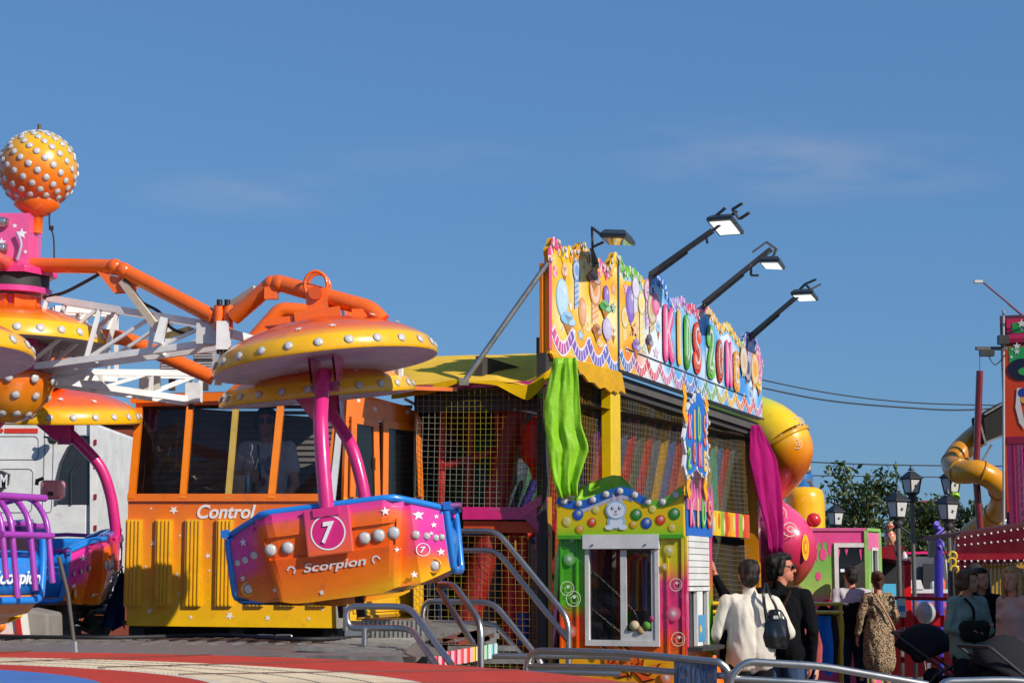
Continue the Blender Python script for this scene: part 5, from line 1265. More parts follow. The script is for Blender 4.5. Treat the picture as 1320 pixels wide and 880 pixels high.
mb = MB(); mb.poly2(FB, [(a+.02, t0+.03), (b+.06, t0+.03), (b+.06, t0+.24), (a+.02, t0+.24)], hx('4a90c0'), .004); mb.disc2(FB, a+.08, t0+.13, .03, hx('e8c060'), .006); mb.build('price_notice', 'print', sw)
mb = MB(); mb.fbox(FB, sh0-.05, t0-.03, sh1+.05, t0, -.02, .12, (.03, .03, .03)); mb.build('counter_shelf', 'matte', tb)
mb = MB(); mb.lathe([(.10, .0), (.02, .28)], hx('f07010'), 4, o=FB.pt(sh1-.1, t0-.36, .06)); mb.build('orange_bracket', 'paint', tb)
mb = MB(); z0 = zf(690); mb.fbox(FB, .02, z0, BD-.02, z0+.3, -.04, .01, hx('2a68c0'))
o = mb.build('side_sign', 'print', tb)
mb = MB(); jag = []
for i in range(9): jag += [(.02+(BD-.04)*i/9, z0+.28), (.02+(BD-.04)*(i+.5)/9, z0+.42+.05*sin(i*.35)*sin(i*1.7))]
jag.append((BD-.02, z0+.28)); poly_solid(mb, FB, [(.02, z0+.2)]+jag+[(BD-.02, z0+.2)], .012, .02, hx('d86a98')); mb.build('jagged_edge', 'print', o)
for i, (ch, c) in enumerate(zip('KIDS', ('e8508a', 'f0b820', '5ab830', 'e8501c'))):
    u0 = .06+(BD-.12)*i/4; stroke_letter(ch, FB, u0, z0+.06, u0+(BD-.12)/4-.02, z0+.31, .022, hx(c), o, .055)
mb = MB()                                                    # back and floor of the booth, black inside
bcorner = FF.pt(0, 0, -BD); q = FF.pt(BW, 0, -BD)
mb.add([BLc, bcorner, bcorner+V((0, 0, 2.0)), BLc+V((0, 0, 2.0))], [(0, 1, 2, 3), (3, 2, 1, 0)], (.16, .14, .12)); mb.add([bcorner, q, q+V((0, 0, 2.0)), bcorner+V((0, 0, 2.0))], [(0, 1, 2, 3), (3, 2, 1, 0)], (.20, .18, .16))
mb.build('inner_lining', 'matte', tb)
mb = MB(); fi = Fr(FF.pt(0, 0, -.14), EU)                     # colourful ribbons seen through the glass
for x, c in ((766, '3a3a40'), (775, '2c3038'), (790, 'a8481c'), (797, 'c8307a'), (801, '5aa02a')): u = FF.hit(x, 760)[0]; mb.tube([fi.pt(u, 1.0, 0), fi.pt(u+.02, 1.95, 0)], .03, hx(c), 8)
mb.build('hung_ribbons', 'cloth', tb)
mb = MB()  # made-up arches and balls standing in for reflections in the sash glass
for x, c in ((818, 'c82a2a'), (829, 'd88a20'), (840, '4a8ad0')):
    u, v = FF.hit(x, 730); mb.tube([fi.pt(u-.06, 1.35, .1), fi.pt(u-.055, v, .1)]+[fi.pt(u-.055*cos(k*pi/8), v+.09*sin(k*pi/8), .1) for k in range(1, 8)]+[fi.pt(u+.055, v, .1), fi.pt(u+.06, 1.35, .1)], .016, hx(c), 8)
mb.build('reflection_arches', 'gloss', tb)
mb = MB()
for x, y, r, c in ((818, 806, .04, 'b8a888'), (834, 806, .035, '5a8a3a'), (841, 797, .025, 'b84a7a'), (826, 812, .035, 'a88a68')): u, v = FF.hit(x, y); mb.ball(fi.pt(u, v, .14), r, hx(c), 14, 10)
mb.build('reflection_balls', 'cloth', tb)
# the hanging sign above the side of the booth
FH = Fr(FB.pt(0, 0, .03), DU); HH = FH.hit
hs = thing('hanging_sign', 'narrow blue hanging sign with stacked KIDS ZONE letters above the booth', 'sign', FH.pt(HH(895, 615)[0], 2.1))
out = [HH(*p) for p in ((883, 527), (888, 517), (893, 516), (896, 504), (901, 503), (905, 514), (910, 528), (912, 545), (909, 558), (912, 575), (911, 590), (912, 606), (908, 618), (902, 612), (896, 604), (890, 612), (884, 616), (880, 602), (882, 582), (879, 565), (882, 548))]
mb = MB(); poly_solid(mb, FH, out, -.01, .01, (.72, .72, .74)); cu = sum(p[0] for p in out)/len(out); cv = sum(p[1] for p in out)/len(out)
mb.poly2(FH, [(cu+(u-cu)*.86, cv+(v-cv)*.95) for u, v in out], hx('2a70c8'), .014); hb = mb.build('sign_board', 'print', hs)
for ch, x, y0, y1, c in (('K', 886.5, 532, 567, 'e84a90'), ('I', 892.2, 526, 568, 'f0c020'), ('D', 898, 524, 572, '5ab82a'), ('S', 905.5, 533, 577, 'e8501c'), ('Z', 885.5, 575, 606, '5ab82a'), ('O', 892, 568, 600, 'e8501c'), ('N', 899.5, 570, 604, 'e84a90'), ('E', 906, 580, 608, 'f0c020')):
    u0, u1 = HH(x-2.6, y0)[0], HH(x+2.6, y0)[0]; 
    if ch == 'I': u0, u1 = HH(x-1.2, y0)[0], HH(x+1.2, y0)[0]
    stroke_letter(ch, FH, u0, HH(x, y1)[1], u1, HH(x, y0)[1], .018, hx(c), hb, .045)
mb = MB()
for pts in (((878, 496), (881, 512), (879, 530), (884, 545)), ((906, 511), (909, 522), (907, 530)), ((886, 614), (884, 628), (887, 640)), ((908, 616), (906, 628), (909, 642))):
    mb.ribbon2(FH, [HH(*p) for p in pts], .09, hx('f0a810'), .018); mb.ribbon2(FH, [HH(*p) for p in pts][::-1], .09, hx('f0a810'), .012)
mb.build('flame_straps', 'print', hs)
for i, (u, v) in enumerate(out): child_copy(BULB, 'lamp_bulb', hb, FH.pt(u, v, .012)-hs.location, FH.n, .02)
# ================================================================ RIGHT OF THE PLAY STRUCTURE
ts = thing('tube_slide', 'yellow, orange and pink spiral tube slide bulging out behind the magenta curtain', 'slide', P(1000, 745, 22.5))
def tubeseg(pts, rad_, col, name, par, seg=28, mat='gloss'):
    mb = MB(); mb.tube(pts, rad_, col, seg); return mb.build(name, mat, par)
up = bez([P(930, 530, 24.0), P(966, 542, 23.6), P(996, 556, 23.2), P(1013, 578, 23.1), P(1005, 603, 23.4), P(985, 626, 23.9), P(962, 640, 24.5)], 8)
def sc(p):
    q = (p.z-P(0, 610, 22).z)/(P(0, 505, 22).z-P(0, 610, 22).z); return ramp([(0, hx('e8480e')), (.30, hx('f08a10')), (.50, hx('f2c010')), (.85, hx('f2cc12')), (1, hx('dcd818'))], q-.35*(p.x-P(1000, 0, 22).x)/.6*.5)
a = up[:22]; b = up[21:]
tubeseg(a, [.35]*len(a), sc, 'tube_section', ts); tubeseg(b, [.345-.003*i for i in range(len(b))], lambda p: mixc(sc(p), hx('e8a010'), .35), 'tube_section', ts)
mb = MB(); p, q = up[21], up[22]; d = (q-p).normalized()
mb.lathe([(.35, -.03), (.37, -.025), (.37, .025), (.35, .03)], hx('e0a012'), 32, o=p, rot=V((0, 0, 1)).rotation_difference(d).to_matrix(), caps=False); mb.build('flange_ring', 'gloss', ts)
lo = bez([P(958, 655, 24.3), P(985, 674, 23.6), P(1006, 692, 23.2), P(1014, 710, 23.2), P(998, 730, 23.4), P(975, 750, 23.9), P(955, 765, 24.3)], 8)
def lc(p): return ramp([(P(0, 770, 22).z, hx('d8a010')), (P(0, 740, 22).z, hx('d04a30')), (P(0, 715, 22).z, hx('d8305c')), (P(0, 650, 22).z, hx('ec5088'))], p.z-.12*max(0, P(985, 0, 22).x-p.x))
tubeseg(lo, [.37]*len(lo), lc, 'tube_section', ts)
mb = MB(); c = P(1049, 670, 23.1); mb.ball(c, .09, hx('d82a30'), 14, 10); mb.build('red_knob', 'gloss', ts)
mb = MB()
def sdecal(x, y, Y, r, c0=hx('f0d8c0')):
    fr = Fr(P(x, y, Y), (1, 0, 0)); mb.ring2(fr, 0, 0, r*.86, r, c0, 0, 20); mb.ring2(fr, r*.1, r*.05, r*.3, r*.45, c0, 0, 16)
for x, y, Y, r in ((1028, 546, 22.88, .09), (1028, 572, 22.76, .06), (1004, 556, 22.82, .05), (1004, 662, 22.92, .10), (1018, 682, 22.74, .09)): sdecal(x, y, Y, r)
mb.build('ring_decals', 'print', ts)
mb = MB(); fr = Fr(P(1037, 705, 22.86), (.86, .5, 0))
for k, (rr, cc) in enumerate(((1, 'f0b010'), (.55, 'e07a10'), (.3, 'f0c818'))): mb.disc2(fr, 0, 0, .055*rr, hx(cc), .02+.003*k, 20, .16*rr)
mb.build('yellow_flame_decal', 'print', ts)
mb = MB(); mb.bar(P(1016, 780, 22), P(1016, 730, 22), .1, .1, hx('e89010')); mb.bar(P(985, 800, 22.3), P(1012, 745, 22), .08, .08, hx('e8a010')); mb.build('support_leg', 'gloss', ts)
inf = thing('inflatable_column', 'rounded yellow inflatable column with a blue band behind the tube slide', 'inflatable', P(1038, 745, 25))
mb = MB(); c = P(1039, 745, 25); z = lambda y: P(0, y, 25).z-c.z
mb.lathe([(.27, z(745)), (.27, z(650)), (.262, z(640)), (.24, z(632)), (.17, z(628)), (0, z(627))], hx('f4b808'), 28, o=c); mb.build('column', 'gloss', inf)
c2 = P(1032, 745, 25.2); mb = MB(); mb.lathe([(.17, z(640)), (.19, z(628)), (.19, z(613)), (.17, z(607))], hx('2468b0'), 24, o=c2); mb.build('band', 'gloss', inf)
mb = MB(); mb.lathe([(.16, z(612)), (.165, z(596)), (.13, z(588)), (.0, z(586))], hx('f0b808'), 24, o=c2); mb.build('cap', 'gloss', inf)
mb = MB(); mb.tube([c2+V((-.14, -.14, z(606))), c2+V((0, -.2, z(611))), c2+V((.14, -.14, z(606)))], .02, (.12, .12, .14), 8); mb.tube([c2+V((.02, -.15, z(622))), c2+V((.12, -.13, z(618))), c2+V((.17, -.08, z(628)))], .035, (.10, .11, .14), 8); mb.build('dark_straps', 'matte', inf)
# green and pink kiosk
kk = thing('green_kiosk', 'green kiosk with dripping pink paint and a white framed window', 'kiosk', P(1075, 745, 24.8))
KY = 24.6; fk = Fr(V((0, KY, 0)), (1, 0, 0)); HK = fk.hit
k0, k1 = HK(985, 740)[0], HK(1117, 740)[0]; kt = HK(1050, 684)[1]
D2 = V((.50, .866, 0)); fs_ = Fr(fk.pt(k1, 0), D2); HS = fs_.hit; kd = HS(1133, 700)[0]
def kcol(p): return ramp([(0, hx('d84a80')), (HK(0, 778)[1], hx('e070a0')), (HK(0, 760)[1], hx('a0c060')), (HK(0, 735)[1], hx('7ab050')), (kt, hx('52b040'))], p.z)
mb = MB(); w0, w1 = HK(1080, 700)[0], HK(1116, 700)[0]; wt, wb = HK(1090, 705)[1], .75
mb.grid2(fk, k0, 0, w0, kt, 10, 14, lambda u, v: kcol(V((0, 0, v))), 0); mb.fbox(fk, w0, 0, k1, wb, -.05, 0, kcol); mb.fbox(fk, w0, wt, k1, kt, -.05, 0, kcol); mb.slab(fk, w1, wb, k1, wt, -.05, 0, kcol); mb.build('front_wall', 'print', kk)
mb = MB(); pts = [(k0, kt+.004)]; rng = random.Random(9)
e = [(k1, kt-.02)]; pr = [(k1-.02, kt-.28)]
u = k1-.03
seqs = []
drip = [(k0, kt), (k0, kt-.12)]
x = k0
while x < k1-.05:
    dl = rng.uniform(.08, .34); wd_ = rng.uniform(.07, .12)
    drip += [(x+wd_*.2, kt-.14), (x+wd_*.35, kt-.14-dl*.7), (x+wd_*.5, kt-.14-dl), (x+wd_*.65, kt-.14-dl*.7), (x+wd_*.85, kt-.15)]; x += wd_
drip += [(k1, kt-.15), (k1, kt)]
for i in range(len(drip)-1):
    a, b = drip[i], drip[i+1]
    if b[0] > a[0]+1e-5: mb.add([fk.pt(a[0], a[1], .004), fk.pt(b[0], b[1], .004), fk.pt(b[0], kt, .004), fk.pt(a[0], kt, .004)], [(0, 1, 2, 3)], hx('d84a8a'))
for x, y, r in ((1061, 714, .07), (1055, 742, .05), (1075, 701, .03)): u, v = HK(x, y); mb.disc2(fk, u, v, r*.7, hx('e0508a'), .006, 16, r*1.2)
for x, y, r in ((1068, 786, .14), (1062, 790, .1), (1045, 783, .06)): u, v = HK(x, y); mb.disc2(fk, u, v, r, hx('c83048'), .006, 16)
mb.build('drip_pattern', 'print', kk)
mb = MB(); s = .055
mb.fbox(fk, w0-s, wb-s, w0, wt+s, -.03, .03, (.66, .64, .62)); mb.fbox(fk, w1-.0, wb-s, w1+s*.4, wt+s, -.03, .03, (.66, .64, .62)); mb.fbox(fk, w0, wt, w1, wt+s, -.03, .03, (.66, .64, .62)); mb.fbox(fk, w0, wb-s, w1, wb, -.03, .03, (.66, .64, .62)); kw = mb.build('window', 'paint', kk)
mb = MB(); mb.poly2(fk, [(w0, wb), (w1, wb), (w1, wt), (w0, wt)], WHITE, -.02); mb.build('window_pane', 'glass', kw)
mb = MB(); mb.fbox(fk, w0+.08, wt-.32, w0+.28, wt-.28, -.3, -.27, (.8, .85, .8)); mb.build('tube_lamp', 'neon', kk)
mb = MB(); bw_ = fs_.pt(kd, 0); bq = fk.pt(k0, 0, -.866*kd); mb.add([bq, bw_, bw_+V((0, 0, kt)), bq+V((0, 0, kt))], [(0, 1, 2, 3), (3, 2, 1, 0)], (.12, .1, .09)); mb.add([fk.pt(k0, kt-.01), fk.pt(k1, kt-.01), fs_.pt(kd, kt-.01), fk.pt(k0, kt-.01, -.866*kd)], [(0, 1, 2, 3), (3, 2, 1, 0)], hx('6aa040')); mb.build('inner_shell', 'matte', kk)
mb = MB(); y0, y1 = HS(1122, 700)[0], HS(1130, 700)[0]
mb.slab(fs_, 0, 0, y0, kt, -.04, 0, kcol); mb.slab(fs_, y1, 0, kd, kt, -.04, 0, kcol); mb.fbox(fs_, y0, 0, y1, wb, -.04, 0, kcol); mb.fbox(fs_, y0, wt, y1, kt, -.04, 0, kcol); mb.fbox(fs_, .02, kt-.25, kd-.02, kt-.02, .002, .006, hx('d86a98')); mb.build('side_wall', 'print', kk)
mb = MB(); mb.fbox(fs_, y0, wb, y0+.03, wt, -.02, .02, (.66, .64, .62)); mb.fbox(fs_, y1-.03, wb, y1, wt, -.02, .02, (.66, .64, .62)); mb.fbox(fs_, y0, wt-.04, y1, wt, -.02, .021, (.66, .64, .62)); sw2 = mb.build('side_window', 'paint', kk)
mb = MB(); mb.poly2(fs_, [(y0, wb), (y1, wb), (y1, wt), (y0, wt)], WHITE, -.015); mb.build('window_pane', 'glass', sw2)
mb = MB(); mb.bar(fk.pt(k1, 0, .01), fk.pt(k1, kt, .01), .05, .05, hx('8ab860'), (1, 0, 0)); mb.bar(fs_.pt(kd, 0, .01), fs_.pt(kd, kt, .01), .04, .04, hx('9ac070'), (1, 0, 0)); mb.bar(fk.pt(k0, kt+.02), fk.pt(k1, kt+.02), .05, .04, hx('c85a8a')); mb.bar(fk.pt(k1, kt+.02), fs_.pt(kd, kt+.02), .05, .04, hx('8ab860')); mb.build('edge_trim', 'paint', kk)
# yellow rail fence with hanging cloth strips
yf = thing('yellow_rail_fence', 'yellow double rail fence with coloured cloth strips hanging below it', 'fence', P(1000, 745, 21.3)-V((0, 0, 1.6)))
mb = MB(); Yf = 21.3
for y in (778, 789): mb.tube([P(897, y-1, 20.2), P(1086, y, Yf)], .022, hx('e8b010'), 8)
mb.build('rail', 'gloss', yf)
for x in (905, 960, 1022, 1083):
    mb = MB(); p = P(x, 776, 20.2+(x-897)/189*1.1); mb.tube([V((p.x, p.y, 0)), p], .022, hx('e0a810'), 8); mb.build('post', 'gloss', yf)
cols = ['2c7ad0', '9a7ad8', 'e05a90', '3a8ae0', 'c8a0d8', '5aa0e8', 'd87090', '8a6ac8', '2a6ac0', '4a90e0', '203050', 'e0b030', '5a8ad8', '3a78c8', '7ab040']
for i in range(26):
    x = 902+i*7.2; mb = MB(); q = P(x, 793, 20.25+(x-897)/189*1.1); cc = hx(cols[(i*7) % 15] if x < 1050 else ['2a78d0', '2a70c8', '3a88e0', '3a2c30', 'e0b840', '3a80d8', '58a83a'][i % 7])
    vs = []; ln = .62+.05*sin(i*2)
    for j in range(7):
        for k in range(3): vs.append(q+V(((k-1)*.042+.012*sin(j+i), .02*sin(j*1.3+k*2+i), -ln*j/6)))
    mb.add(vs, [(j*3+k, j*3+k+1, j*3+k+4, j*3+k+3) for j in range(6) for k in range(2)], cc, True); mb.build('cloth_strip', 'cloth', yf)
# red train kiosk, snack stall, fence
rt = thing('red_train_kiosk', 'dark red rounded kiosk cab with an open black front', 'kiosk', P(1150, 745, 31)-V((0, 0, 1.6)))
mb = MB(); Yt = 31
def q2(pts, Y, dep, col, mbx):
    n = len(pts); a = [P(x, y, Y) for x, y in pts]; b = [p+V((0, dep, 0)) for p in a]
    mbx.add(a+b, [tuple(range(n)), tuple(range(2*n-1, n-1, -1))]+[(i, n+i, n+(i+1) % n, (i+1) % n)[::1] for i in range(n)], col)
q2([(1126, 711), (1134, 706), (1150, 703), (1166, 704), (1166, 711), (1176, 727), (1160, 722), (1140, 719), (1126, 719)][::-1], Yt, 1.6, hx('8a1420'), mb); mb.build('roof', 'gloss', rt)
mb = MB(); q2([(1166, 840), (1166, 728), (1174, 724), (1176, 840)][::-1], Yt, .3, hx('d01418'), mb); q2([(1152, 840), (1152, 786), (1166, 780), (1166, 840)][::-1], Yt+.02, .3, hx('b81418'), mb); mb.build('front_post', 'gloss', rt)
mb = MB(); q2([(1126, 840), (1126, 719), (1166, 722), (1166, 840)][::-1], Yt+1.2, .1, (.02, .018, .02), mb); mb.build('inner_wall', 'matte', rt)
mb = MB(); p = P(1166, 722, Yt-.05); mb.lathe([(.05, 0), (.05, .08), (.02, .14), (0, .15)], (.7, .6, .55), 12, o=p); mb.build('lamp', 'bulb', rt)
mb = MB(); c = P(1148, 702, Yt+.3)
mb.lathe([(.07, 0), (.05, .04), (.11, .10), (.09, .18), (.03, .24), (.10, .30), (.06, .38), (0, .40)], lambda p: mixc(hx('c83a28'), hx('e0b890'), (sin(p.z*40)+1)/2), 10, o=c); mb.build('roof_finial', 'gloss', rt)
bo = thing('blue_board', 'pale blue board standing in front of the red kiosk', 'board', P(1146, 800, 28))
mb = MB(); q2([(1136, 792), (1156, 792), (1155, 752), (1138, 752)], 28, .04, hx('58b8dc'), mb); mb.build('board', 'print', bo); mb = MB(); q2([(1138, 806), (1156, 806), (1156, 794), (1138, 794)], 28, .04, hx('4a9ac0'), mb); mb.build('lower_board', 'print', bo)
ss = thing('snack_stall', 'pink trimmed snack stall with an open serving window', 'stall', P(1200, 745, 33)-V((0, 0, 1.6)))
Ys = 33; mb = MB(); q2([(1164, 714), (1236, 713), (1236, 709), (1164, 711)], Ys-.1, .3, hx('e02a78'), mb); mb.build('roof_edge', 'gloss', ss)
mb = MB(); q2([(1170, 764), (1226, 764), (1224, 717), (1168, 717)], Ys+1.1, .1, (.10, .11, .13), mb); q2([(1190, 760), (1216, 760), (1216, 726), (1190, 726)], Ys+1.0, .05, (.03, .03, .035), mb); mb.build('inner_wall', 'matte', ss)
mb = MB(); q2([(1223, 762), (1229, 762), (1223, 716), (1218, 716)], Ys, .1, (.7, .68, .66), mb); q2([(1168, 764), (1229, 764), (1229, 759), (1168, 759)], Ys-.1, .4, (.7, .68, .68), mb); mb.build('serving_frame', 'paint', ss)
mb = MB(); q2([(1229, 775), (1233, 775), (1226, 714), (1221, 714)], Ys-.01, .1, hx('c82a30'), mb); q2([(1166, 775), (1170, 775), (1168, 714), (1164, 714)], Ys, .1, hx('b8283a'), mb); mb.build('side_post', 'gloss', ss)
mb = MB()
for i in range(12): q2([(1169+i*5, 773), (1174+i*5, 773), (1174+i*5, 764.3), (1169+i*5, 764.3)], Ys, .1, [hx('e84a8a'), hx('e87a60'), hx('d83a78'), hx('e8509a'), hx('b85a90')][(i*3) % 5], mb)
q2([(1168, 784), (1230, 784), (1230, 773.3), (1168, 773.3)], Ys, .1, hx('3a7ad0'), mb); q2([(1168, 850), (1230, 850), (1230, 784.3), (1168, 784.3)], Ys, .1, hx('a83050'), mb)
for x in (1182, 1200, 1214): u = P(x, 779, Ys-.01); mb.disc2(Fr(u, (1, 0, 0)), 0, 0, .1, hx('d85a98'), .0, 12, .05)
mb.build('counter_front', 'print', ss)
mb = MB(); q2([(1172, 759), (1191, 759), (1187, 747), (1172, 747)], Ys-.12, .02, (.75, .75, .75), mb); mb.build('menu_sheet', 'print', ss)
mb = MB(); mb.lathe([(.06, 0), (.07, .12), (.03, .2), (.03, .24)], hx('e8601a'), 12, o=P(1214, 759, Ys-.05)); mb.lathe([(.05, 0), (.05, .1), (.02, .14)], hx('d0d0c8'), 12, o=P(1203, 759, Ys-.05)); mb.build('bottles', 'gloss', ss)
bp = thing('blue_post', 'violet blue post with ribbon wound round its top before the snack stall', 'post', P(1209, 800, 29)-V((0, 0, .9)))
mb = MB(); p = P(1209, 790, 29); mb.tube([V((p.x, 29, 0)), P(1209, 695, 29)], .07, hx('3a2aa0'), 10); mb.build('post', 'gloss', bp)
mb = MB(); mb.tube(bez([P(1210+4*sin(k*1.5), 706-k*4, 29-.06*cos(k*1.5)) for k in range(9)], 4), .045, hx('7a6ad0'), 8); mb.build('ribbon', 'cloth', bp)
mb = MB(); q2([(1198, 718), (1206, 718), (1206, 696), (1199, 696)], 28.9, .12, hx('a89078'), mb); mb.build('fuse_box', 'matte', bp)
rf = thing('red_picket_fence', 'bright red picket fence with rounded pickets under a thin rail', 'fence', P(1180, 745, 26)-V((0, 0, 1.6)))
mb = MB(); mb.bar(P(1130, 770, 26), P(1240, 772, 26), .04, .05, hx('a01828')); mb.bar(P(1146, 800, 26), P(1240, 800, 26), .03, .16, hx('c8141c')); mb.bar(P(1146, 850, 26), P(1240, 850, 26), .03, .08, hx('a81018')); mb.build('rail', 'gloss', rf)
for x in (1155, 1172, 1189, 1206, 1223):
    mb = MB(); pr_ = [(x-6, 872), (x+6, 872), (x+6, 795), (x+4, 788), (x, 785), (x-4, 788), (x-6, 795)]; q2(pr_, 25.9, .03, hx('d0141c') if x < 1180 else hx('b01420'), mb); mb.build('picket', 'gloss', rf)
bl = thing('balloon', 'pale grey balloon floating before the red fence', 'balloon', P(1193, 830, 24))
mb = MB(); c = P(1193, 789, 24); mb.ball(c, (.13, .13, .145), (.42, .40, .42), 20, 14); mb.lathe([(.0, -.14), (.018, -.165)], (.4, .4, .4), 8, o=c); mb.build('balloon_body', 'gloss', bl); mb = MB(); mb.tube([c-V((0, 0, .15)), c-V((.03, 0, .6)), V((c.x, c.y, .3))], .004, (.5, .5, .5), 4); mb.build('string', 'cloth', bl)
mb = MB(); q2([(1157, 795), (1168, 795), (1168, 771), (1157, 771)], 25.85, .02, (.6, .6, .58), mb); q2([(1158, 788), (1167, 788), (1167, 780), (1158, 780)], 25.845, .004, hx('3a8ac0'), mb); o = mb.build('notice', 'print', rf)
# lampposts
def lamp_post(x, y, Y, lab):
    g_ = thing('lantern_lamppost', lab, 'lamppost', (P(x, 700, Y).x, Y, 0), 'lantern lampposts'); c = P(x, y, Y)
    mb = MB(); mb.tube([V((c.x, Y, 0)), V((c.x, Y, .5))], .07, (.05, .05, .05), 10); mb.tube([V((c.x, Y, .5)), c+V((0, 0, -.2))], .035, hx('6a6258'), 10); mb.lathe([(.035, -.30), (.09, -.22), (.05, -.19), (.10, -.16), (.11, -.14)], (.03, .03, .03), 12, o=c+V((0, 0, .025))); mb.build('post', 'paint', g_)
    mb = MB(); rot = Matrix.Rotation(rad(28), 3, 'Z'); lo_, hi_ = .078, .110
    vs = [c+rot @ V((sx*r, sy*r, z)) for r, z in ((lo_, -.115), (hi_, .115)) for sx, sy in ((-1, -1), (1, -1), (1, 1), (-1, 1))]
    mb.add(vs, [(0, 1, 5, 4), (1, 2, 6, 5), (2, 3, 7, 6), (3, 0, 4, 7), (3, 2, 1, 0), (4, 5, 6, 7)], (.62, .60, .58)); ln = mb.build('lantern', 'bulb', g_)
    mb = MB()
    for i in range(4): mb.bar(vs[i], vs[4+i], .02, .02, (.02, .02, .02)); mb.bar(vs[i], vs[(i+1) % 4], .02, .02, (.02, .02, .02)); mb.bar(vs[4+i], vs[4+(i+1) % 4], .025, .025, (.02, .02, .02))
    fr = Fr(c+rot @ V((0, -.096, 0)), rot @ V((1, 0, 0))); mb.star2(fr, 0, 0, .034, (.03, .03, .03), .006, 4); fr = Fr(c+rot @ V((.096, 0, 0)), rot @ V((0, 1, 0))); mb.star2(fr, 0, 0, .045, (.03, .03, .03), .006, 4)
    mb.build('lantern_frame', 'paint', ln)
    mb = MB(); tv = [c+rot @ V((sx*r, sy*r, z)) for r, z in ((.14, .115), (.125, .138), (.035, .235)) for sx, sy in ((-1, -1), (1, -1), (1, 1), (-1, 1))]
    mb.add(tv, [(3, 2, 1, 0)]+[(k*4+i, k*4+(i+1) % 4, k*4+4+(i+1) % 4, k*4+4+i) for k in range(2) for i in range(4)], (.02, .02, .022)); mb.lathe([(.04, .245), (.045, .27), (.016, .295), (.02, .315), (0, .34)], (.02, .02, .022), 10, o=c); mb.build('lantern_roof', 'paint', g_)
    mb = MB()
    for s_ in (-1, 1): mb.tube([c+V((s_*(.03+.16*sin(t*1.2)*(1-t*.1)), 0, -.25-.10*t*t*.6-.05*sin(t*2.4))) for t in [k*.3 for k in range(11)]], .011, (.02, .02, .02), 6)
    mb.build('scroll_bracket', 'paint', g_)
for a_ in ((1157, 656, 27, 'lantern lamppost rising beside the red train kiosk, lower of the pair by the tree'), (1175, 626, 30, 'taller lantern lamppost against the tree behind the brick house corner'), (1222, 659, 27, 'lower lantern lamppost near the red awning under the green ball'), (1226, 625, 30, 'tall lantern lamppost with a green ball beneath its lantern'), (1077, 668, 34, 'lantern lamppost mostly hidden behind the green kiosk roof')): lamp_post(*a_)
gb = thing('green_ball', 'small lime green ball hung on the tall lamppost', 'ball', P(1231, 640, 29.8)); mb = MB(); mb.ball(P(1231, 640, 29.8), .085, hx('9ad020'), 14, 10); mb.build('ball', 'gloss', gb); mb = MB(); mb.bar(P(1231, 636, 29.8), P(1226, 634, 30), .02, .02, (.1, .1, .1)); mb.build('ball_hook', 'paint', gb)
# trees and hedge
def leafcard(mb, c, s, n, rng):
    n = n.normalized(); a = n.cross(V((rng.uniform(-1, 1), rng.uniform(-1, 1), rng.uniform(-1, 1)))).normalized(); b = n.cross(a)
    col = mixc(hx('24381c'), hx('6a7a30'), rng.random()**1.6)
    mb.add([c-a*s, c-b*s*.45-a*s*.1, c+a*s*1.1, c+b*s*.45-a*s*.1], [(0, 1, 2, 3)], col)
def tree(px0, Y, ytop, w_, lab, seed, nb=34, dens=60, name='leafy_tree'):
    rng = random.Random(seed); base = V((P(px0, 700, Y).x, Y, 0)); H_ = P(px0, ytop, Y).z
    t = thing(name, lab, 'tree', base); tr = MB(); lf = MB(); tr.tube(bez([base, base+V((.05, 0, H_*.25)), base+V((-.05, .05, H_*.5)), base+V((.06, 0, H_*.8))], 5), [.13-.0065*i for i in range(16)], hx('5a4a3a'), 8)
    for b in range(nb):
        h0 = H_*(.2+.5*rng.random()); a = rng.uniform(0, 2*pi); L_ = w_*rng.uniform(.5, 1.0)*(1.15-h0/H_*.6)
        p0 = base+V((0, 0, h0)); p1 = p0+V((cos(a)*L_*.55, sin(a)*L_*.55, rng.uniform(.25, .6)*H_*.35)); p2 = p1+V((cos(a)*L_*.45, sin(a)*L_*.45, rng.uniform(.1, .75)*H_*.32)); p2.z = min(p2.z, H_*rng.uniform(.82, 1.0))
        path = bez([p0, p1, p2], 5); tr.tube(path, [.035-.0028*i for i in range(len(path))], hx('5a4a3a'), 5)
        for k in range(dens):
            f = rng.random()**.75; i = min(len(path)-2, int(f*(len(path)-1))); c = path[i].lerp(path[i+1], rng.random())
            sp_ = .10+.24*(1-f); c = c+V((rng.gauss(0, sp_), rng.gauss(0, sp_), rng.gauss(0, sp_*.8)-.05))
            leafcard(lf, c, rng.uniform(.05, .10)*Y/40, V((rng.gauss(0, 1), rng.gauss(0, 1), rng.gauss(.6, .7))), rng)
    tr.build('trunk', 'bark', t); lf.build('crown', 'leaf', t); return t
tree(1118, 40, 588, 1.15, 'loose leafed tree with wispy top shoots behind the green kiosk', 3, 40, 75)
tree(1192, 42, 622, .7, 'smaller leafy tree between the lampposts beside the brick house', 8, 30, 60)
tree(1085, 42, 640, .8, 'low bushy tree behind the yellow inflatable column', 12, 34, 80)
tree(1255, 46, 640, .6, 'distant tree seen under the curve of the far yellow slide', 15, 20, 60)
hd = thing('hedge', 'dark green hedge running behind the kiosks and lampposts', 'hedge', P(1180, 745, 45)-V((0, 0, 1.6)))
lf = MB(); rng = random.Random(21); x0, x1 = P(1030, 700, 45).x, P(1330, 700, 45).x
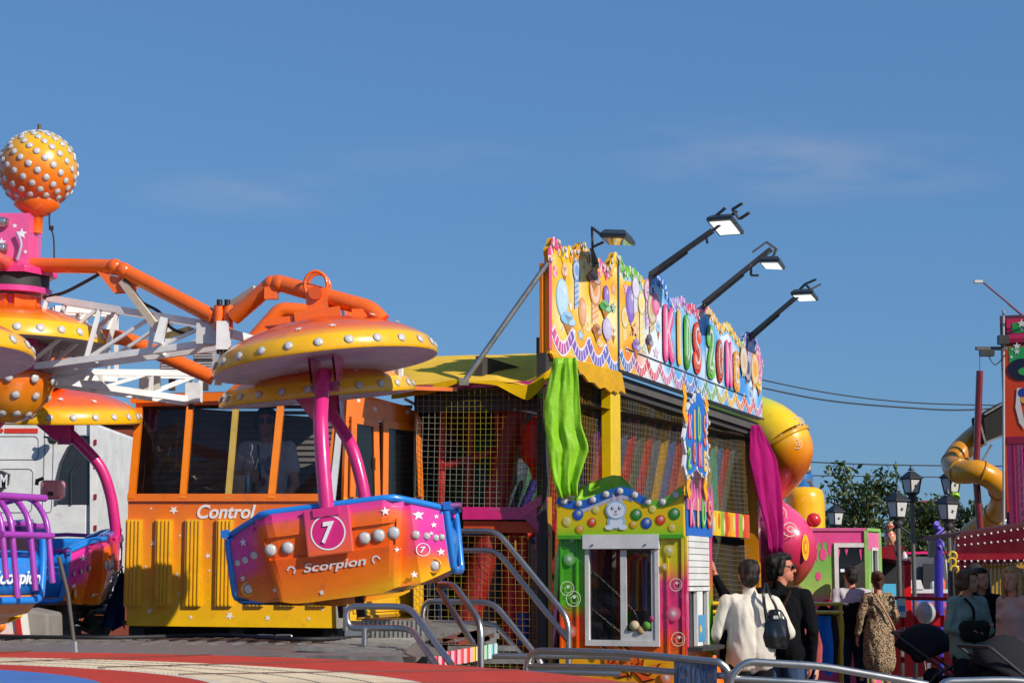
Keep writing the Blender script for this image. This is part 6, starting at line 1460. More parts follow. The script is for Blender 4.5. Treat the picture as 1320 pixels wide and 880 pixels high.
for k in range(9000):
    x = rng.uniform(x0, x1); h_ = 2.55+.25*noise.noise(V((x*.9, 0, 3)))+.12*noise.noise(V((x*3, 1, 3))); z = h_*rng.random()**.6; f = rng.random()
    c = V((x, 44.6-.5*(1-f)+.25*noise.noise(V((x*1.5, z*1.5, 0)))+(.8 if z > h_-.1 else 0)*rng.random(), z)); leafcard(lf, c, rng.uniform(.06, .11), V((rng.gauss(0, .8), -1+rng.gauss(0, .6), rng.gauss(.5, .6))), rng)
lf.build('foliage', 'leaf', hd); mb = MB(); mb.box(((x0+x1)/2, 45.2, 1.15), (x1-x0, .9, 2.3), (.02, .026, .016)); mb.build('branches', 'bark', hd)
bh = thing('brick_house', 'small brown stone house with a dark window between the lampposts', 'house', P(1200, 745, 60)-V((0, 0, 1.6)))
mb = MB(); a, b = P(1177, 690, 60), P(1234, 655, 60); vs = [V((a.x, 60, 0)), V((b.x, 60, 0)), V((b.x, 60, P(0, 655, 60).z)), V((P(1212, 0, 60).x, 60, P(0, 646, 60).z)), V((a.x+.1, 60, P(0, 648, 60).z))]
mb.add(vs+[v+V((0, 3, 0)) for v in vs], [(0, 1, 2, 3, 4), (0, 4, 9, 5), (1, 6, 7, 2), (2, 7, 8, 3), (3, 8, 9, 4)], hx('9a7a60')); mb.build('wall', 'matte', bh)
mb = MB(); a, b = P(1190, 671, 59.95), P(1208, 660, 59.95); mb.box(((a.x+b.x)/2, 59.97, (a.z+b.z)/2), (b.x-a.x, .08, b.z-a.z), (.03, .035, .03)); mb.box(((a.x+b.x)/2, 59.93, a.z-.04), (b.x-a.x+.15, .12, .07), hx('8a6a50')); mb.build('window', 'matte', bh)
mb = MB(); mb.bar(P(1176, 648, 59.9), P(1212, 646, 59.9), .3, .1, hx('7a3a2c')); mb.bar(P(1212, 646, 59.9), P(1236, 656, 59.9), .3, .1, hx('8a4030')); mb.build('roof', 'matte', bh)
# far slide, tower panel, awning
fsl = thing('spiral_slide', 'dull yellow spiral tube slide with a black tunnel and red pole', 'slide', P(1262, 745, 30)-V((0, 0, 1.6)))
pth = bez([P(1284, 548, 31), P(1262, 560, 30.4), P(1240, 580, 30.0), P(1229, 598, 29.8), P(1240, 608, 29.4), P(1262, 608, 29.2), P(1285, 622, 29.3), P(1292, 645, 29.8), P(1278, 668, 30.4), P(1250, 690, 30.8)], 7)
tubeseg(pth[:28], [.19]*28, hx('cc840a'), 'tube_section', fsl, 22); tubeseg(pth[27:], .185, hx('dc940a'), 'tube_section', fsl, 22)
for i in (20, 27, 36, 45, 54):
    mb = MB(); d = (pth[i+1]-pth[i]).normalized(); mb.lathe([(.185, -.02), (.202, -.02), (.202, .02), (.185, .02)], hx('c8860c'), 24, o=pth[i], rot=V((0, 0, 1)).rotation_difference(d).to_matrix(), caps=False); mb.build('flange_ring', 'gloss', fsl)
mb = MB(); vs = [P(1268, 534, 29.6), P(1303, 514, 29.6), P(1303, 557, 29.6), P(1271, 571, 29.6)]; mb.add(vs+[v+V((0, .8, 0)) for v in vs], [(3, 2, 1, 0), (4, 5, 6, 7), (0, 1, 5, 4), (1, 2, 6, 5), (2, 3, 7, 6), (3, 0, 4, 7)], (.03, .03, .028)); mb.build('tunnel', 'cloth', fsl)
mb = MB()
for p, q in (((1269, 534), (1303, 514)), ((1271, 570), (1303, 557)), ((1262, 540), (1271, 574)), ((1258, 533), (1268, 528)), ((1264, 598), (1278, 573)), ((1262, 612), (1262, 590))): mb.bar(P(*p, 29.5), P(*q, 29.5), .03, .03, (.25, .24, .23))
mb.build('tunnel_frame', 'zinc', fsl)
mb = MB(); p = P(1256, 700, 30.2); mb.tube([V((p.x, 29.4, 0)), P(1258, 610, 29.4), P(1263, 478, 29.4)], .055, hx('7a1a1c'), 10); mb.build('pole', 'gloss', fsl)
tp = thing('tower_panel', 'tall fairground tower panel, pink framed, with stars over an orange picture', 'ride panel', P(1310, 745, 27)-V((0, 0, 1.6)))
YT_ = 27; fT = Fr(V((0, YT_, 0)), (.93, .36, 0)); fT = Fr(P(1298, 700, YT_)-V((0, 0, P(0, 700, YT_).z)), (.93, -.36, 0)); HTp = fT.hit
mb = MB()
def tq(x0, y0, x1, y1, d, col): a = HTp(x0, y1); b = HTp(x1, y0); mb.fbox(fT, a[0], a[1], b[0], b[1], d-.03, d, col)
a = HTp(1298, 690); mb.fbox(fT, 0, 0, 1.6, HTp(1299, 406)[1], -.6, -.035, (.12, .04, .06)); tq(1298, 406, 1400, 438, 0, hx('c82a5a')); tq(1298, 432, 1400, 442, .005, hx('9a1c3c')); tq(1298, 442, 1400, 660, .001, hx('d0401c')); mb.build('panel_board', 'print', tp)
mb = MB(); tq(1305, 412, 1400, 429, .006, hx('2c9a48')); tq(1301, 443, 1400, 468, .006, hx('2a9a50'))
for x, y, r in ((1317, 417, .07), (1311, 446, .06), (1311, 453, .05), (1304, 460, .03), (1317, 424, .03), (1305, 450, .02)): u, v = HTp(x, y); mb.star2(fT, u, v, r, (.7, .7, .65), .012)
u, v = HTp(1317, 476); mb.disc2(fT, u, v, .20, hx('1c1c34'), .014, 20, .16); mb.disc2(fT, u+.05, v-.03, .1, hx('3a9a50'), .018, 16, .06)
pts = [HTp(*p) for p in ((1311, 500), (1317, 500), (1316, 520), (1320, 540), (1322, 555), (1314, 545), (1309, 525))]; mb.poly2(fT, pts, (.65, .6, .55), .014); u, v = HTp(1319, 506); mb.disc2(fT, u, v, .07, hx('2a3a90'), .018, 14); mb.disc2(fT, u+.02, v-.1, .06, hx('e0a030'), .018, 14)
mb.build('painted_picture', 'print', tp)
mb = MB()
for i in range(9): tq(1302+i*5, 572, 1307+i*5, 690, .002, [hx('8a2a5a'), hx('c83a70'), hx('6a5a70'), hx('d8508a')][i % 4])
tq(1298, 560, 1400, 572, .01, hx('8a1c3c')); mb.build('striped_skirt', 'print', tp)
mb = MB(); mb.tube([P(1294, 680, 26.9), P(1293.5, 400, 26.9)], .02, (.4, .38, .38), 8); mb.box(P(1293, 471, 26.8) if 0 else P(1293, 438, 26.8), (.14, .14, .13), (.03, .03, .03)); mb.bar(P(1258, 449, 26.8), P(1298, 449, 26.9), .05, .05, (.06, .055, .05)); mb.box(P(1272, 455, 26.8), (.2, .12, .09), (.03, .035, .03))
mb.tube(bez([P(1274, 458, 26.8), P(1283, 470, 26.8), P(1297, 456, 26.8)]), .008, BLACK, 5); mb.tube([P(1263, 460, 26.8), P(1263, 477, 27.5)], .005, (.5, .5, .5), 4); mb.build('lamp_arm', 'paint', tp)
mb = MB(); mb.tube([P(1264, 361, 26.5), P(1330, 416, 26.8)], .014, hx('7a4a60'), 6); mb.tube([P(1299, 392, 26.8), P(1321, 410, 26.8)], .01, (.5, .5, .5), 5); mb.box(P(1261, 363, 26.5), (.12, .08, .04), (.6, .58, .5)); mb.build('lamp_boom', 'paint', tp)
aw = thing('bulb_awning', 'dark red fairground awning dotted with white bulbs over yellow slats', 'awning', P(1290, 745, 24)-V((0, 0, 1.6)))
YA = 23.5; mb = MB(); q2([(1231, 714), (1420, 714), (1420, 664), (1232, 692)], YA, .08, hx('560a18'), mb); q2([(1231, 722), (1420, 719), (1420, 712), (1231, 713)], YA-.02, .08, hx('8a1426'), mb); q2([(1232, 735), (1252, 735), (1262, 727), (1330, 724), (1330, 719), (1232, 721)], YA, .05, hx('4a0a18'), mb); fsc = mb.build('fascia', 'gloss', aw)
mb = MB(); q2([(1232, 692), (1420, 664), (1420, 660), (1240, 686)], YA+.1, 2.2, hx('4a0a16'), mb); mb.build('roof', 'matte', aw)
for i in range(13):
    x = 1235+i*8.5
    for y in (694-(x-1232)*.15, 703-(x-1232)*.09): child_copy(BULB, 'lamp_bulb', fsc, P(x, y, YA-.002)-aw.location, (0, -1, 0), .014)
    child_copy(BULB, 'lamp_bulb', fsc, P(x, 723-(x-1232)*.01, YA-.024)-aw.location, (0, -1, 0), .014)
    if x < 1262: child_copy(BULB, 'lamp_bulb', fsc, P(x, 730, YA-.004)-aw.location, (0, -1, 0), .014)
mb = MB()
for i in range(20): x = 1258+i*5.2; q2([(x, 790), (x+2.6, 790), (x+2.6, 722), (x, 722)], YA+1.5, .03, hx('a8841c'), mb)
q2([(1250, 732), (1370, 732), (1370, 728), (1250, 728)], YA+1.45, .04, hx('a87a18'), mb); mb.build('slat_screen', 'paint', aw)
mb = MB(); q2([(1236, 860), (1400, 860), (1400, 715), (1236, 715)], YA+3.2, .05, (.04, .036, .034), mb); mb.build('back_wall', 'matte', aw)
mb = MB(); c = P(1256, 736, YA-.1); mb.lathe([(.105, 0), (.105, .05), (.05, .07), (0, .07)], (.012, .012, .013), 22, o=c, rot=Matrix.Rotation(pi/2, 3, 'X')); mb.build('round_speaker', 'matte', aw)
mb = MB()
for k, (x, y) in enumerate(((1228, 716), (1227, 724), (1230, 734))): p = P(x, y, YA-.1); mb.tube([p+V((.05*cos(a), 0, .05*sin(a))) for a in [i*.6-1 for i in range(8)]], .016, hx('d8b010'), 6)
mb.build('yellow_lamp_hooks', 'gloss', aw); mb = MB(); p = P(1236, 745, YA+.1); mb.tube([V((p.x, p.y, 0)), P(1233, 690, YA+.1)], .05, hx('5a3a2c'), 8); mb.build('post', 'paint', aw)
# an unseen block added beyond the edge of the picture, which shades the people on this side
ns_ = thing('added_shade_block', 'tall dark striped block added unseen beyond the picture edge to cast shade', 'stall', (6.9, 16.8, 0))
mb = MB(); mb.box((7.3, 17.5, 2.1), (1.6, 5.4, 4.2), hx('5a2030')); mb.box((7.35, 17.5, 4.28), (1.7, 5.6, .16), hx('8a2030')); mb.build('shade_block_body', 'paint', ns_)
mb = MB()
for i in range(7): mb.box((6.49, 15.1+i*.8, 2.0), (.02, .3, 3.8), hx('b89a60'))
mb.build('stripe_panels', 'paint', ns_)
# cables
def cable(pts, r, lab): mb = MB(); mb.tube(bez(pts, 8), r, (.05, .05, .05), 5); tag(mb.build('overhead_cable', 'rubber'), lab, 'cable', 'overhead cables')
cable([P(940, 480, 40), P(1060, 505, 40), P(1180, 519, 40), P(1340, 523, 40)], .014, 'upper of two overhead cables leaving the signboard end')
cable([P(940, 490, 41), P(1060, 515, 41), P(1180, 526, 41), P(1250, 528, 41), P(1340, 521, 41)], .018, 'lower of two overhead cables leaving the signboard end')
cable([P(1000, 593, 70), P(1150, 599, 70), P(1400, 601, 70)], .025, 'thin wire just above the loose tree top')
cable([P(1000, 612, 72), P(1150, 614, 72), P(1400, 616, 72)], .022, 'thin wire crossing behind the loose tree crown')
# ================================================================ PEOPLE
class Blob:
    """closed lumps fused into one continuous surface"""
    def __init__(s): s.mb = MB()
    def cap(s, p, r, q, r2=None, seg=14):
        r2 = r if r2 is None else r2; p, q = V(p), V(q); d = q-p; L = d.length or 1e-4
        rot = V((0, 0, 1)).rotation_difference(d.normalized()).to_matrix()
        prof = [(r*sin(a), -r*cos(a)) for a in [pi/2*i/5 for i in range(6)]]+[(r2*cos(a), L+r2*sin(a)) for a in [pi/2*i/5 for i in range(6)]]
        prof[0] = (0, -r); prof[-1] = (0, L+r2)
        s.mb.lathe(prof, WHITE, seg, o=p, rot=rot, caps=False); return s
    def ell(s, c, r, rot=None): s.mb.ball(c, r, WHITE, 16, 12, rot); return s
    def chain(s, pts, rs):
        for (a, b), (r, r2) in zip(zip(pts, pts[1:]), zip(rs, rs[1:])): s.cap(a, r, b, r2)
        return s
    def build(s, name, mat, parent, col, voxel=.01, smooth=4, disp=0., dscale=9.):
        me = bpy.data.meshes.new('tmp'); me.from_pydata(s.mb.v, [], s.mb.f); me.update()
        ob = bpy.data.objects.new('tmp', me); C.objects.link(ob)
        m = ob.modifiers.new('r', 'REMESH'); m.mode = 'VOXEL'; m.voxel_size = voxel
        if smooth: k = ob.modifiers.new('s', 'SMOOTH'); k.iterations = smooth; k.factor = .5
        dg = bpy.context.evaluated_depsgraph_get(); dg.update(); ev = ob.evaluated_get(dg)
        me2 = bpy.data.meshes.new_from_object(ev); C.objects.unlink(ob); bpy.data.objects.remove(ob)
        if disp:
            ns = [v.normal.copy() for v in me2.vertices]
            for v, n in zip(me2.vertices, ns):
                c = v.co; f = noise.noise(V((c.x*dscale*1.1+c.z*2, c.y*dscale*1.1, c.z*dscale*.28)))+.45*noise.noise(V((c.x*dscale*2.4+4+c.z*5, c.y*dscale*2.4, c.z*dscale*.9)))
                v.co = c+n*(disp*f)
        at = me2.color_attributes.new('col', 'FLOAT_COLOR', 'POINT'); buf = []
        for v in me2.vertices: buf += [*(col(v.co) if callable(col) else col), 1]
        at.data.foreach_set('color', buf); me2.polygons.foreach_set('use_smooth', [True]*len(me2.polygons))
        me2.materials.clear(); me2.materials.append(M[mat] if isinstance(mat, str) else mat); me2.name = name
        o = bpy.data.objects.new(name, me2); C.objects.link(o); o.parent = parent; return o
# printed dress: dark blotches on tan
lm = M['cloth'].copy(); lm.name = 'leopard_cloth'; n_ = lm.node_tree; tcn = [x for x in n_.nodes if x.type == 'TEX_COORD'][0]; bs_ = n_.nodes['Principled BSDF']
vo = n_.nodes.new('ShaderNodeTexVoronoi'); vo.inputs['Scale'].default_value = 52; n_.links.new(tcn.outputs['Object'], vo.inputs['Vector'])
cr = n_.nodes.new('ShaderNodeValToRGB'); cr.color_ramp.elements[0].color = (.02, .015, .012, 1); cr.color_ramp.elements[0].position = .38; cr.color_ramp.elements[1].color = (.36, .25, .15, 1); cr.color_ramp.elements[1].position = .52
n_.links.new(vo.outputs['Distance'], cr.inputs[0]); n_.links.new(cr.outputs[0], bs_.inputs['Base Color']); M['leopard'] = lm
SKIN = hx('c48a6c'); HBR = hx('2c1c14'); HBK = hx('120e0d')
def person(label, loc, yaw, H, top, legs, hair=(HBR, 'short'), head=(0, 0), arms=None, sleeve=1., skin=SKIN, build=1., dress=None, glasses=False, vox=.011, lean=0., topmat='cloth', hands=True, hem=.93, neck='crew', legjoint=None, fem=False, loose=0):
    k = H/1.75; root = thing('person', label, 'person', loc); root.rotation_euler.z = yaw
    sh = (.165 if fem else .190)*build; J = {}
    for s, n in ((-1, 'l'), (1, 'r')):
        J['sh'+n] = V((s*sh, -.01, 1.415)); J['el'+n] = V((s*(sh+.055), -.03, 1.13)); J['wr'+n] = V((s*(sh+.06), .05, .90)); J['ha'+n] = None
        J['hip'+n] = V((s*.09, 0, .93)); J['kn'+n] = V((s*.10, .02, .50)); J['an'+n] = V((s*.105, -.01, .085)); J['toe'+n] = V((s*.125, .155, .04))
    for a, b in (arms or {}).items(): J[a] = V(b)
    for a, b in (legjoint or {}).items(): J[a] = V(b)
    hc = V((0, .02, 1.635)); hr = Matrix.Rotation(head[0], 3, 'Z') @ Matrix.Rotation(head[1], 3, 'X'); pv = V((0, .0, 1.54))
    hp_ = lambda p: pv+hr @ (V(p)-pv)
    def torso(bl, e):
        w = build*(.92 if fem else 1)
        bl.cap((-.13*w, -.01, 1.40), .065+e, (.13*w, -.01, 1.40), .065+e); bl.cap((-.075*w, .0, 1.27), .112*w+e, (.075*w, .0, 1.27), .112*w+e)
        bl.cap((-.06*w, .005, 1.10), (.098 if fem else .112)*w+e, (.06*w, .005, 1.10), (.098 if fem else .112)*w+e); bl.cap((-.075*w, -.005, .97), .112*w+e, (.075*w, -.005, .97), .112*w+e)
        bl.cap((0, 0, 1.0), .12*w+e, (0, 0, 1.3), .125*w+e)
        if fem: bl.ell((-.07, .075, 1.27), (.07+e, .045+e, .06+e)); bl.ell((.07, .075, 1.27), (.07+e, .045+e, .06+e))
    body = Blob(); torso(body, -.008)
    body.cap((0, -.01, 1.42), .058, hp_((0, .012, 1.56)), .052)
    body.ell(hp_((0, .012, 1.655)), (.078, .098, .098), hr); body.ell(hp_((0, .045, 1.585)), (.060, .068, .068), hr); body.cap(hp_((0, .09, 1.55)), .026, hp_((0, .085, 1.545)), .026)
    body.cap(hp_((0, .108, 1.655)), .011, hp_((0, .128, 1.612)), .016); body.cap(hp_((-.03, .098, 1.672)), .012, hp_((.03, .098, 1.672)), .012); body.cap(hp_((-.02, .108, 1.572)), .009, hp_((.02, .108, 1.572)), .009)
    for s in (-1, 1): body.ell(hp_((s*.079, .0, 1.63)), (.012, .022, .034), hr)
    for s, n in ((-1, 'l'), (1, 'r')):
        body.chain([J['sh'+n], J['el'+n], J['wr'+n]], [.052*build, .038, .027])
        d = (J['wr'+n]-J['el'+n]).normalized() if J['ha'+n] is None else (J['ha'+n]-J['wr'+n]).normalized()
        side = V((0, 1, 0)) if abs(d.y) < .7 else V((1, 0, 0)); u = (side-d*side.dot(d)).normalized(); f = d.cross(u)*(1 if s < 0 else -1)
        pc_ = J['wr'+n]+d*.055
        body.cap(J['wr'+n], .026, J['wr'+n]+d*.02, .026); body.cap(pc_+u*.022, .017, pc_-u*.022, .017); body.cap(pc_+d*.025+u*.028, .0145, pc_+d*.025-u*.028, .0145)
        for i, ln in enumerate((.068, .078, .072, .056)):
            b0 = pc_+d*.035+u*(.034-.0225*i); b1 = b0+d*ln*.5+f*.006; b2 = b1+d*ln*.42+f*.02; body.chain([b0, b1, b2], [.0105, .0098, .0085])
        t0 = pc_-d*.02+u*.026; body.chain([t0, t0+u*.03+d*.03+f*.008, t0+u*.036+d*.06+f*.014], [.014, .012, .009])
        body.chain([J['hip'+n], J['kn'+n], J['an'+n]], [.088, .056, .038]); body.chain([J['kn'+n]+V((0, -.012, -.05)), J['kn'+n].lerp(J['an'+n], .45)+V((0, -.02, 0))], [.05, .048])
        body.cap(J['an'+n]+V((0, -.02, -.04)), .038, J['toe'+n], .032)
    for a in body.mb.v: a *= k
    bm_ = [p.copy() for p in body.mb.v]
    lip = hp_((0, .115, 1.572))*k; 
    def sk(p):
        c = skin
        if (p-lip).length < .016*k: c = mixc(skin, hx('8a3a3a'), .6)
        return c
    b = body.build('body', 'skin', root, sk, vox*.75, 2)
    def sc_(bl):
        for a in bl.mb.v: a *= k
        return bl
    # eyes
    offs = wloc(root)
    if not glasses:
        e = MB()
        for s in (-1, 1): e.ball(hp_((s*.031, .099, 1.645))*k, (.012*k, .008*k, .008*k), (.5, .48, .46), 10, 6); e.ball(hp_((s*.031, .105, 1.645))*k, (.0065*k,)*3, (.02, .015, .012), 8, 6)
        e.v = [p+offs for p in e.v]; e.build('eyes', 'bulb', root)
    else:
        e = MB()
        for s in (-1, 1): e.ball(hp_((s*.034, .116, 1.647))*k, (.032*k, .012*k, .023*k), (.012, .012, .014), 14, 8, hr); e.tube([hp_((s*.064, .112, 1.655))*k, hp_((s*.086, .0, 1.655))*k], .004*k, (.015, .015, .015), 6)
        e.tube([hp_((-.012, .115, 1.652))*k, hp_((.012, .115, 1.652))*k], .004*k, (.015, .015, .015), 6); e.v = [p+offs for p in e.v]; e.build('sunglasses', 'gloss', root)
    # hair
    h = Blob(); hcol, st = hair
    h.ell(hp_((0, -.022, 1.672)), (.090, .098, .094), hr); h.ell(hp_((0, .02, 1.722)), (.076, .088, .045), hr); h.ell(hp_((0, -.05, 1.62)), (.078, .065, .085), hr)
    if st == 'long':
        for x in (-.07, -.035, 0, .035, .07): h.chain([hp_((x, -.075+.3*abs(x), 1.66)), hp_((x*1.15, -.10+.3*abs(x), 1.52)), V((x*1.2, -.115+.2*abs(x), 1.38))], [.045, .045, .03])
        for x in (-.085, .085): h.chain([hp_((x, .02, 1.68)), hp_((x*1.05, .02, 1.56)), V((x*1.2, .03, 1.40))], [.03, .032, .02])
    elif st == 'bun': h.ell(hp_((0, -.12, 1.69)), (.052, .05, .05), hr); h.cap(hp_((0, -.10, 1.60)), .03, hp_((.01, -.10, 1.53)), .02)
    elif st == 'bob':
        for x in (-.085, .085): h.chain([hp_((x, .03, 1.68)), hp_((x*1.02, .01, 1.58))], [.032, .034])
        h.chain([hp_((-.06, -.06, 1.60)), hp_((.06, -.06, 1.60))], [.055, .055]); h.ell(hp_((0, .07, 1.725)), (.06, .045, .03), hr)
    elif st == 'wavy':
        for x in (-.08, .08): h.chain([hp_((x, .015, 1.69)), hp_((x*1.03, -.01, 1.60))], [.03, .028])
        h.ell(hp_((.01, .055, 1.733)), (.060, .050, .030), hr); h.ell(hp_((0, -.07, 1.58)), (.060, .04, .045), hr)
    sc_(h).build('hair', 'hair', root, lambda p: mixc(hcol, mixc(hcol, (.3, .2, .12), .35), max(0, noise.noise(V((p.x*60, p.y*60, p.z*14))))), .009, 1, .006, 42)
    # clothes
    if dress:
        t = Blob(); torso(t, .016)
        t.cap((-.05, 0, .95), .15, (-.05, 0, .60), .17); t.cap((.05, 0, .95), .15, (.05, 0, .60), .17); t.cap((0, 0, 1.02), .145, (0, 0, .58), .21)
    else:
        t = Blob(); torso(t, .018); t.cap((-.07*build, 0, 1.2), .12*build, (-.08*build, 0, hem), .115*build); t.cap((.07*build, 0, 1.2), .12*build, (.08*build, 0, hem), .115*build)
    if loose: t.cap((-.05, -.025, 1.02), loose, (-.05, -.03, 1.33), loose*.92); t.cap((.05, -.025, 1.02), loose, (.05, -.03, 1.33), loose*.92); t.cap((-.10, -.02, 1.38), .085, (.10, -.02, 1.38), .085)
    for s, n in ((-1, 'l'), (1, 'r')):
        a, b_, c = J['sh'+n], J['el'+n], J['wr'+n]
        if sleeve >= .9: t.chain([a, b_, b_.lerp(c, .93)], [.062*build, .054, .042])
        elif sleeve >= .45: t.chain([a, a.lerp(b_, .55)], [.07*build, .066])
    if neck == 'high': t.cap((0, -.01, 1.43), .07, (0, 0, 1.50), .064)
    sc_(t)
    o = t.build('dress' if dress else 'top', dress or topmat, root, top if not callable(top) else (lambda p: top(p/k)), vox, 8, .014 if not dress else .016, 11)
    if not dress:
        l = Blob(); l.cap((-.075, -.005, .965), .118*build, (.075, -.005, .965), .118*build)
        for n in 'lr': l.chain([J['hip'+n], J['kn'+n], J['an'+n].lerp(J['kn'+n], .06)], [.103*build, .074, .062])
        sc_(l).build('trousers', 'cloth', root, legs, vox, 3, .010, 10)
    f = Blob()
    for n in 'lr': f.cap(J['an'+n]+V((0, -.03, -.05)), .045, J['toe'+n]+V((0, .01, 0)), .038); f.cap(J['an'+n]+V((0, -.02, 0)), .045, J['an'+n]+V((0, 0, -.04)), .045)
    sc_(f).build('shoes', 'rubber', root, (.04, .035, .035), vox*1.2, 2)
    root['k'] = k
    return root
def add(root, name, mat, fn):
    mb = MB(); k = root['k']; fn(mb)
    for p in mb.v: p *= k
    # built in the person's own space
    me_parent = root; loc = root.location.copy(); off = wloc(root)
    for i, p in enumerate(mb.v): mb.v[i] = p+off
    return mb.build(name, mat, root)
def gz(px, Y): return V((P(px, 745, Y).x, Y, 0))
# man in black, arm stretched to the booth
A_ = gz(1005, 15.95)
m1 = person('man in a black jumper and sunglasses reaching one arm out to the ticket booth', A_, rad(-20), 1.80, hx('0d0e11'), hx('3a4a66'), (HBK, 'wavy'), (rad(-66), rad(2)),
            {'ell': (-.42, .06, 1.30), 'wrl': (-.57, .10, 1.57), 'hal': (-.60, .12, 1.72), 'elr': (.27, -.05, 1.13), 'wrr': (.24, .03, .89)}, glasses=True, neck='high', build=1.06, vox=.009, skin=hx('c07a62'), loose=.145)
add(m1, 'bag_strap', 'cloth', lambda mb: mb.tube(bez([(.12, -.16, 1.46), (.04, -.165, 1.3), (-.10, -.165, 1.10), (-.2, -.10, .98)]), .016, hx('3a2a20'), 6))
B__ = gz(966, 15.2)
m2 = person('person seen from behind in a loose cream shirt with a black shoulder bag', B__, rad(8), 1.74, hx('d8cfc0'), hx('14151a'), (hx('1a110e'), 'short'), (rad(-12), 0),
            {'ell': (-.28, .02, 1.16), 'wrl': (-.22, .22, 1.02), 'elr': (.31, -.02, 1.17), 'wrr': (.20, .20, 1.10)}, neck='high', vox=.009, hem=.99, build=1.02, skin=hx('b87c62'), loose=.15)
bag1 = thing('shoulder_bag', 'black leather shoulder bag hanging at the cream shirted person', 'bag', P(1000, 835, 15.15))
bl = Blob(); p = P(998, 810, 15.08); q = P(990, 785, 15.1)
bl.mb.lathe([(0, -.16), (.10, -.15), (.115, -.06), (.09, .08), (.05, .15), (0, .155)], WHITE, 14, o=p-bag1.location, sx=1.15, sy=.55, caps=False)
bl.build('bag_body', 'gloss', bag1, hx('0c0c0e'), .012, 2, .010, 16)
mb = MB(); mb.tube(bez([P(988, 800, 15.0), P(986, 785, 15.0), P(984, 765, 15.02), P(986, 752, 15.1)]), .014, (.012, .012, .012), 6); mb.tube(bez([P(1004, 798, 15.0), P(1000, 782, 15.0), P(992, 765, 15.02), P(988, 752, 15.1)]), .012, (.012, .012, .012), 6); mb.box(P(1000, 795, 14.98), (.04, .02, .025), (.5, .5, .48)); mb.build('strap', 'gloss', bag1)
bag2 = thing('dark_bag', 'dark bag tucked under the cream shirted person\'s other arm', 'bag', P(925, 820, 15.3))
bl = Blob(); bl.ell(P(928, 815, 15.25)-bag2.location, (.115, .10, .085)); bl.ell(P(918, 812, 15.25)-bag2.location, (.07, .07, .04)); bl.ell(P(940, 846, 15.3)-bag2.location, (.08, .08, .14)); bl.build('bag_body', 'cloth', bag2, hx('121114'), .012, 2, .01, 14)
# child peeping past the man
person('small child with light brown hair half hidden by the man in black', gz(1026, 17.6), rad(160), 1.52, hx('a04a4a'), hx('2a3450'), (hx('6a4a2c'), 'bob'), (0, 0), build=.85, vox=.013, skin=hx('d09a80'))
# couple
def ctop(p): return hx('b8b4bc') if p.z > 1.30+.02*sin(p.x*9) else hx('101218')
person('man from behind in a black jumper with a pale grey shoulder panel', gz(1097, 24.3), rad(4), 1.74, ctop, hx('20283a'), (hx('15100f'), 'short'), (rad(4), 0), {'ell': (-.25, -.03, 1.13), 'wrl': (-.27, .02, .88)}, build=1.06, vox=.013)
cw = person('woman from behind in a leopard print dress with a pale diagonal strap', gz(1131, 24.0), rad(10), 1.68, hx('8a6a48'), hx('6a4a3a'), (hx('4a2a18'), 'bun'), (rad(-8), 0), {'ell': (-.25, .0, 1.15), 'wrl': (-.26, .08, .92), 'elr': (.25, -.02, 1.15), 'wrr': (.17, .10, 1.0)}, dress='leopard', vox=.013, fem=True)
add(cw, 'bag_strap', 'cloth', lambda mb: mb.tube(bez([(-.10, -.12, 1.46), (-.03, -.165, 1.34), (.08, -.165, 1.16), (.17, -.13, 1.0), (.19, -.08, .95)]), .014, hx('b89078'), 6))
# woman with crossed arms
ww = person('short haired woman smiling in a grey green jacket with arms folded', gz(1246, 19.0), rad(205), 1.68, hx('8a9c90'), hx('24242a'), (hx('5a4430'), 'bob'), (rad(32), 0),
            {'elr': (.27, .02, 1.14), 'wrr': (.0, .20, 1.13), 'har': (-.10, .21, 1.16), 'ell': (-.27, .02, 1.12), 'wrl': (-.02, .22, 1.08), 'hal': (.09, .23, 1.10)}, vox=.012, fem=True, build=1.12, hem=.90)
add(ww, 'bag_strap', 'cloth', lambda mb: mb.tube(bez([(.10, .08, 1.46), (.06, .17, 1.34), (.10, .20, 1.1), (.06, .18, .95)]), .014, (.012, .012, .014), 6))
wb = thing('belly_bag', 'dark green bag worn low at the folded arms woman\'s waist', 'bag', P(1256, 815, 18.75))
bl = Blob(); bl.cap(P(1245, 808, 18.78)-wb.location, .07, P(1268, 808, 18.8)-wb.location, .07); bl.cap(P(1247, 818, 18.78)-wb.location, .07, P(1266, 818, 18.8)-wb.location, .07); bl.build('bag_body', 'cloth', wb, hx('23281e'), .014, 2, .008, 14)
person('dark haired person in black standing close behind the folded arms woman', gz(1263, 20.2), rad(175), 1.70, hx('08080a'), hx('0c0c10'), (HBK, 'long'), (rad(30), 0), vox=.014)
person('woman with long blond hair and a dusty pink jumper', gz(1306, 17.8), rad(120), 1.70, hx('c09a90'), hx('24242a'), (hx('b08a58'), 'long'), (rad(15), 0), vox=.012, fem=True, hem=.88)
fm = person('distant person in white shirt and dark sunglasses with a yellow sleeve', gz(1273, 27.5), rad(175), 1.70, lambda p: hx('d8980c') if p.x < -.2 and p.z > .95 else hx('c8ccd0'), hx('24406a'), (hx('20140e'), 'short'), (0, 0), {'elr': (.24, .02, 1.14), 'wrr': (.2, .14, .95)}, glasses=True, vox=.014, fem=True, sleeve=.5)
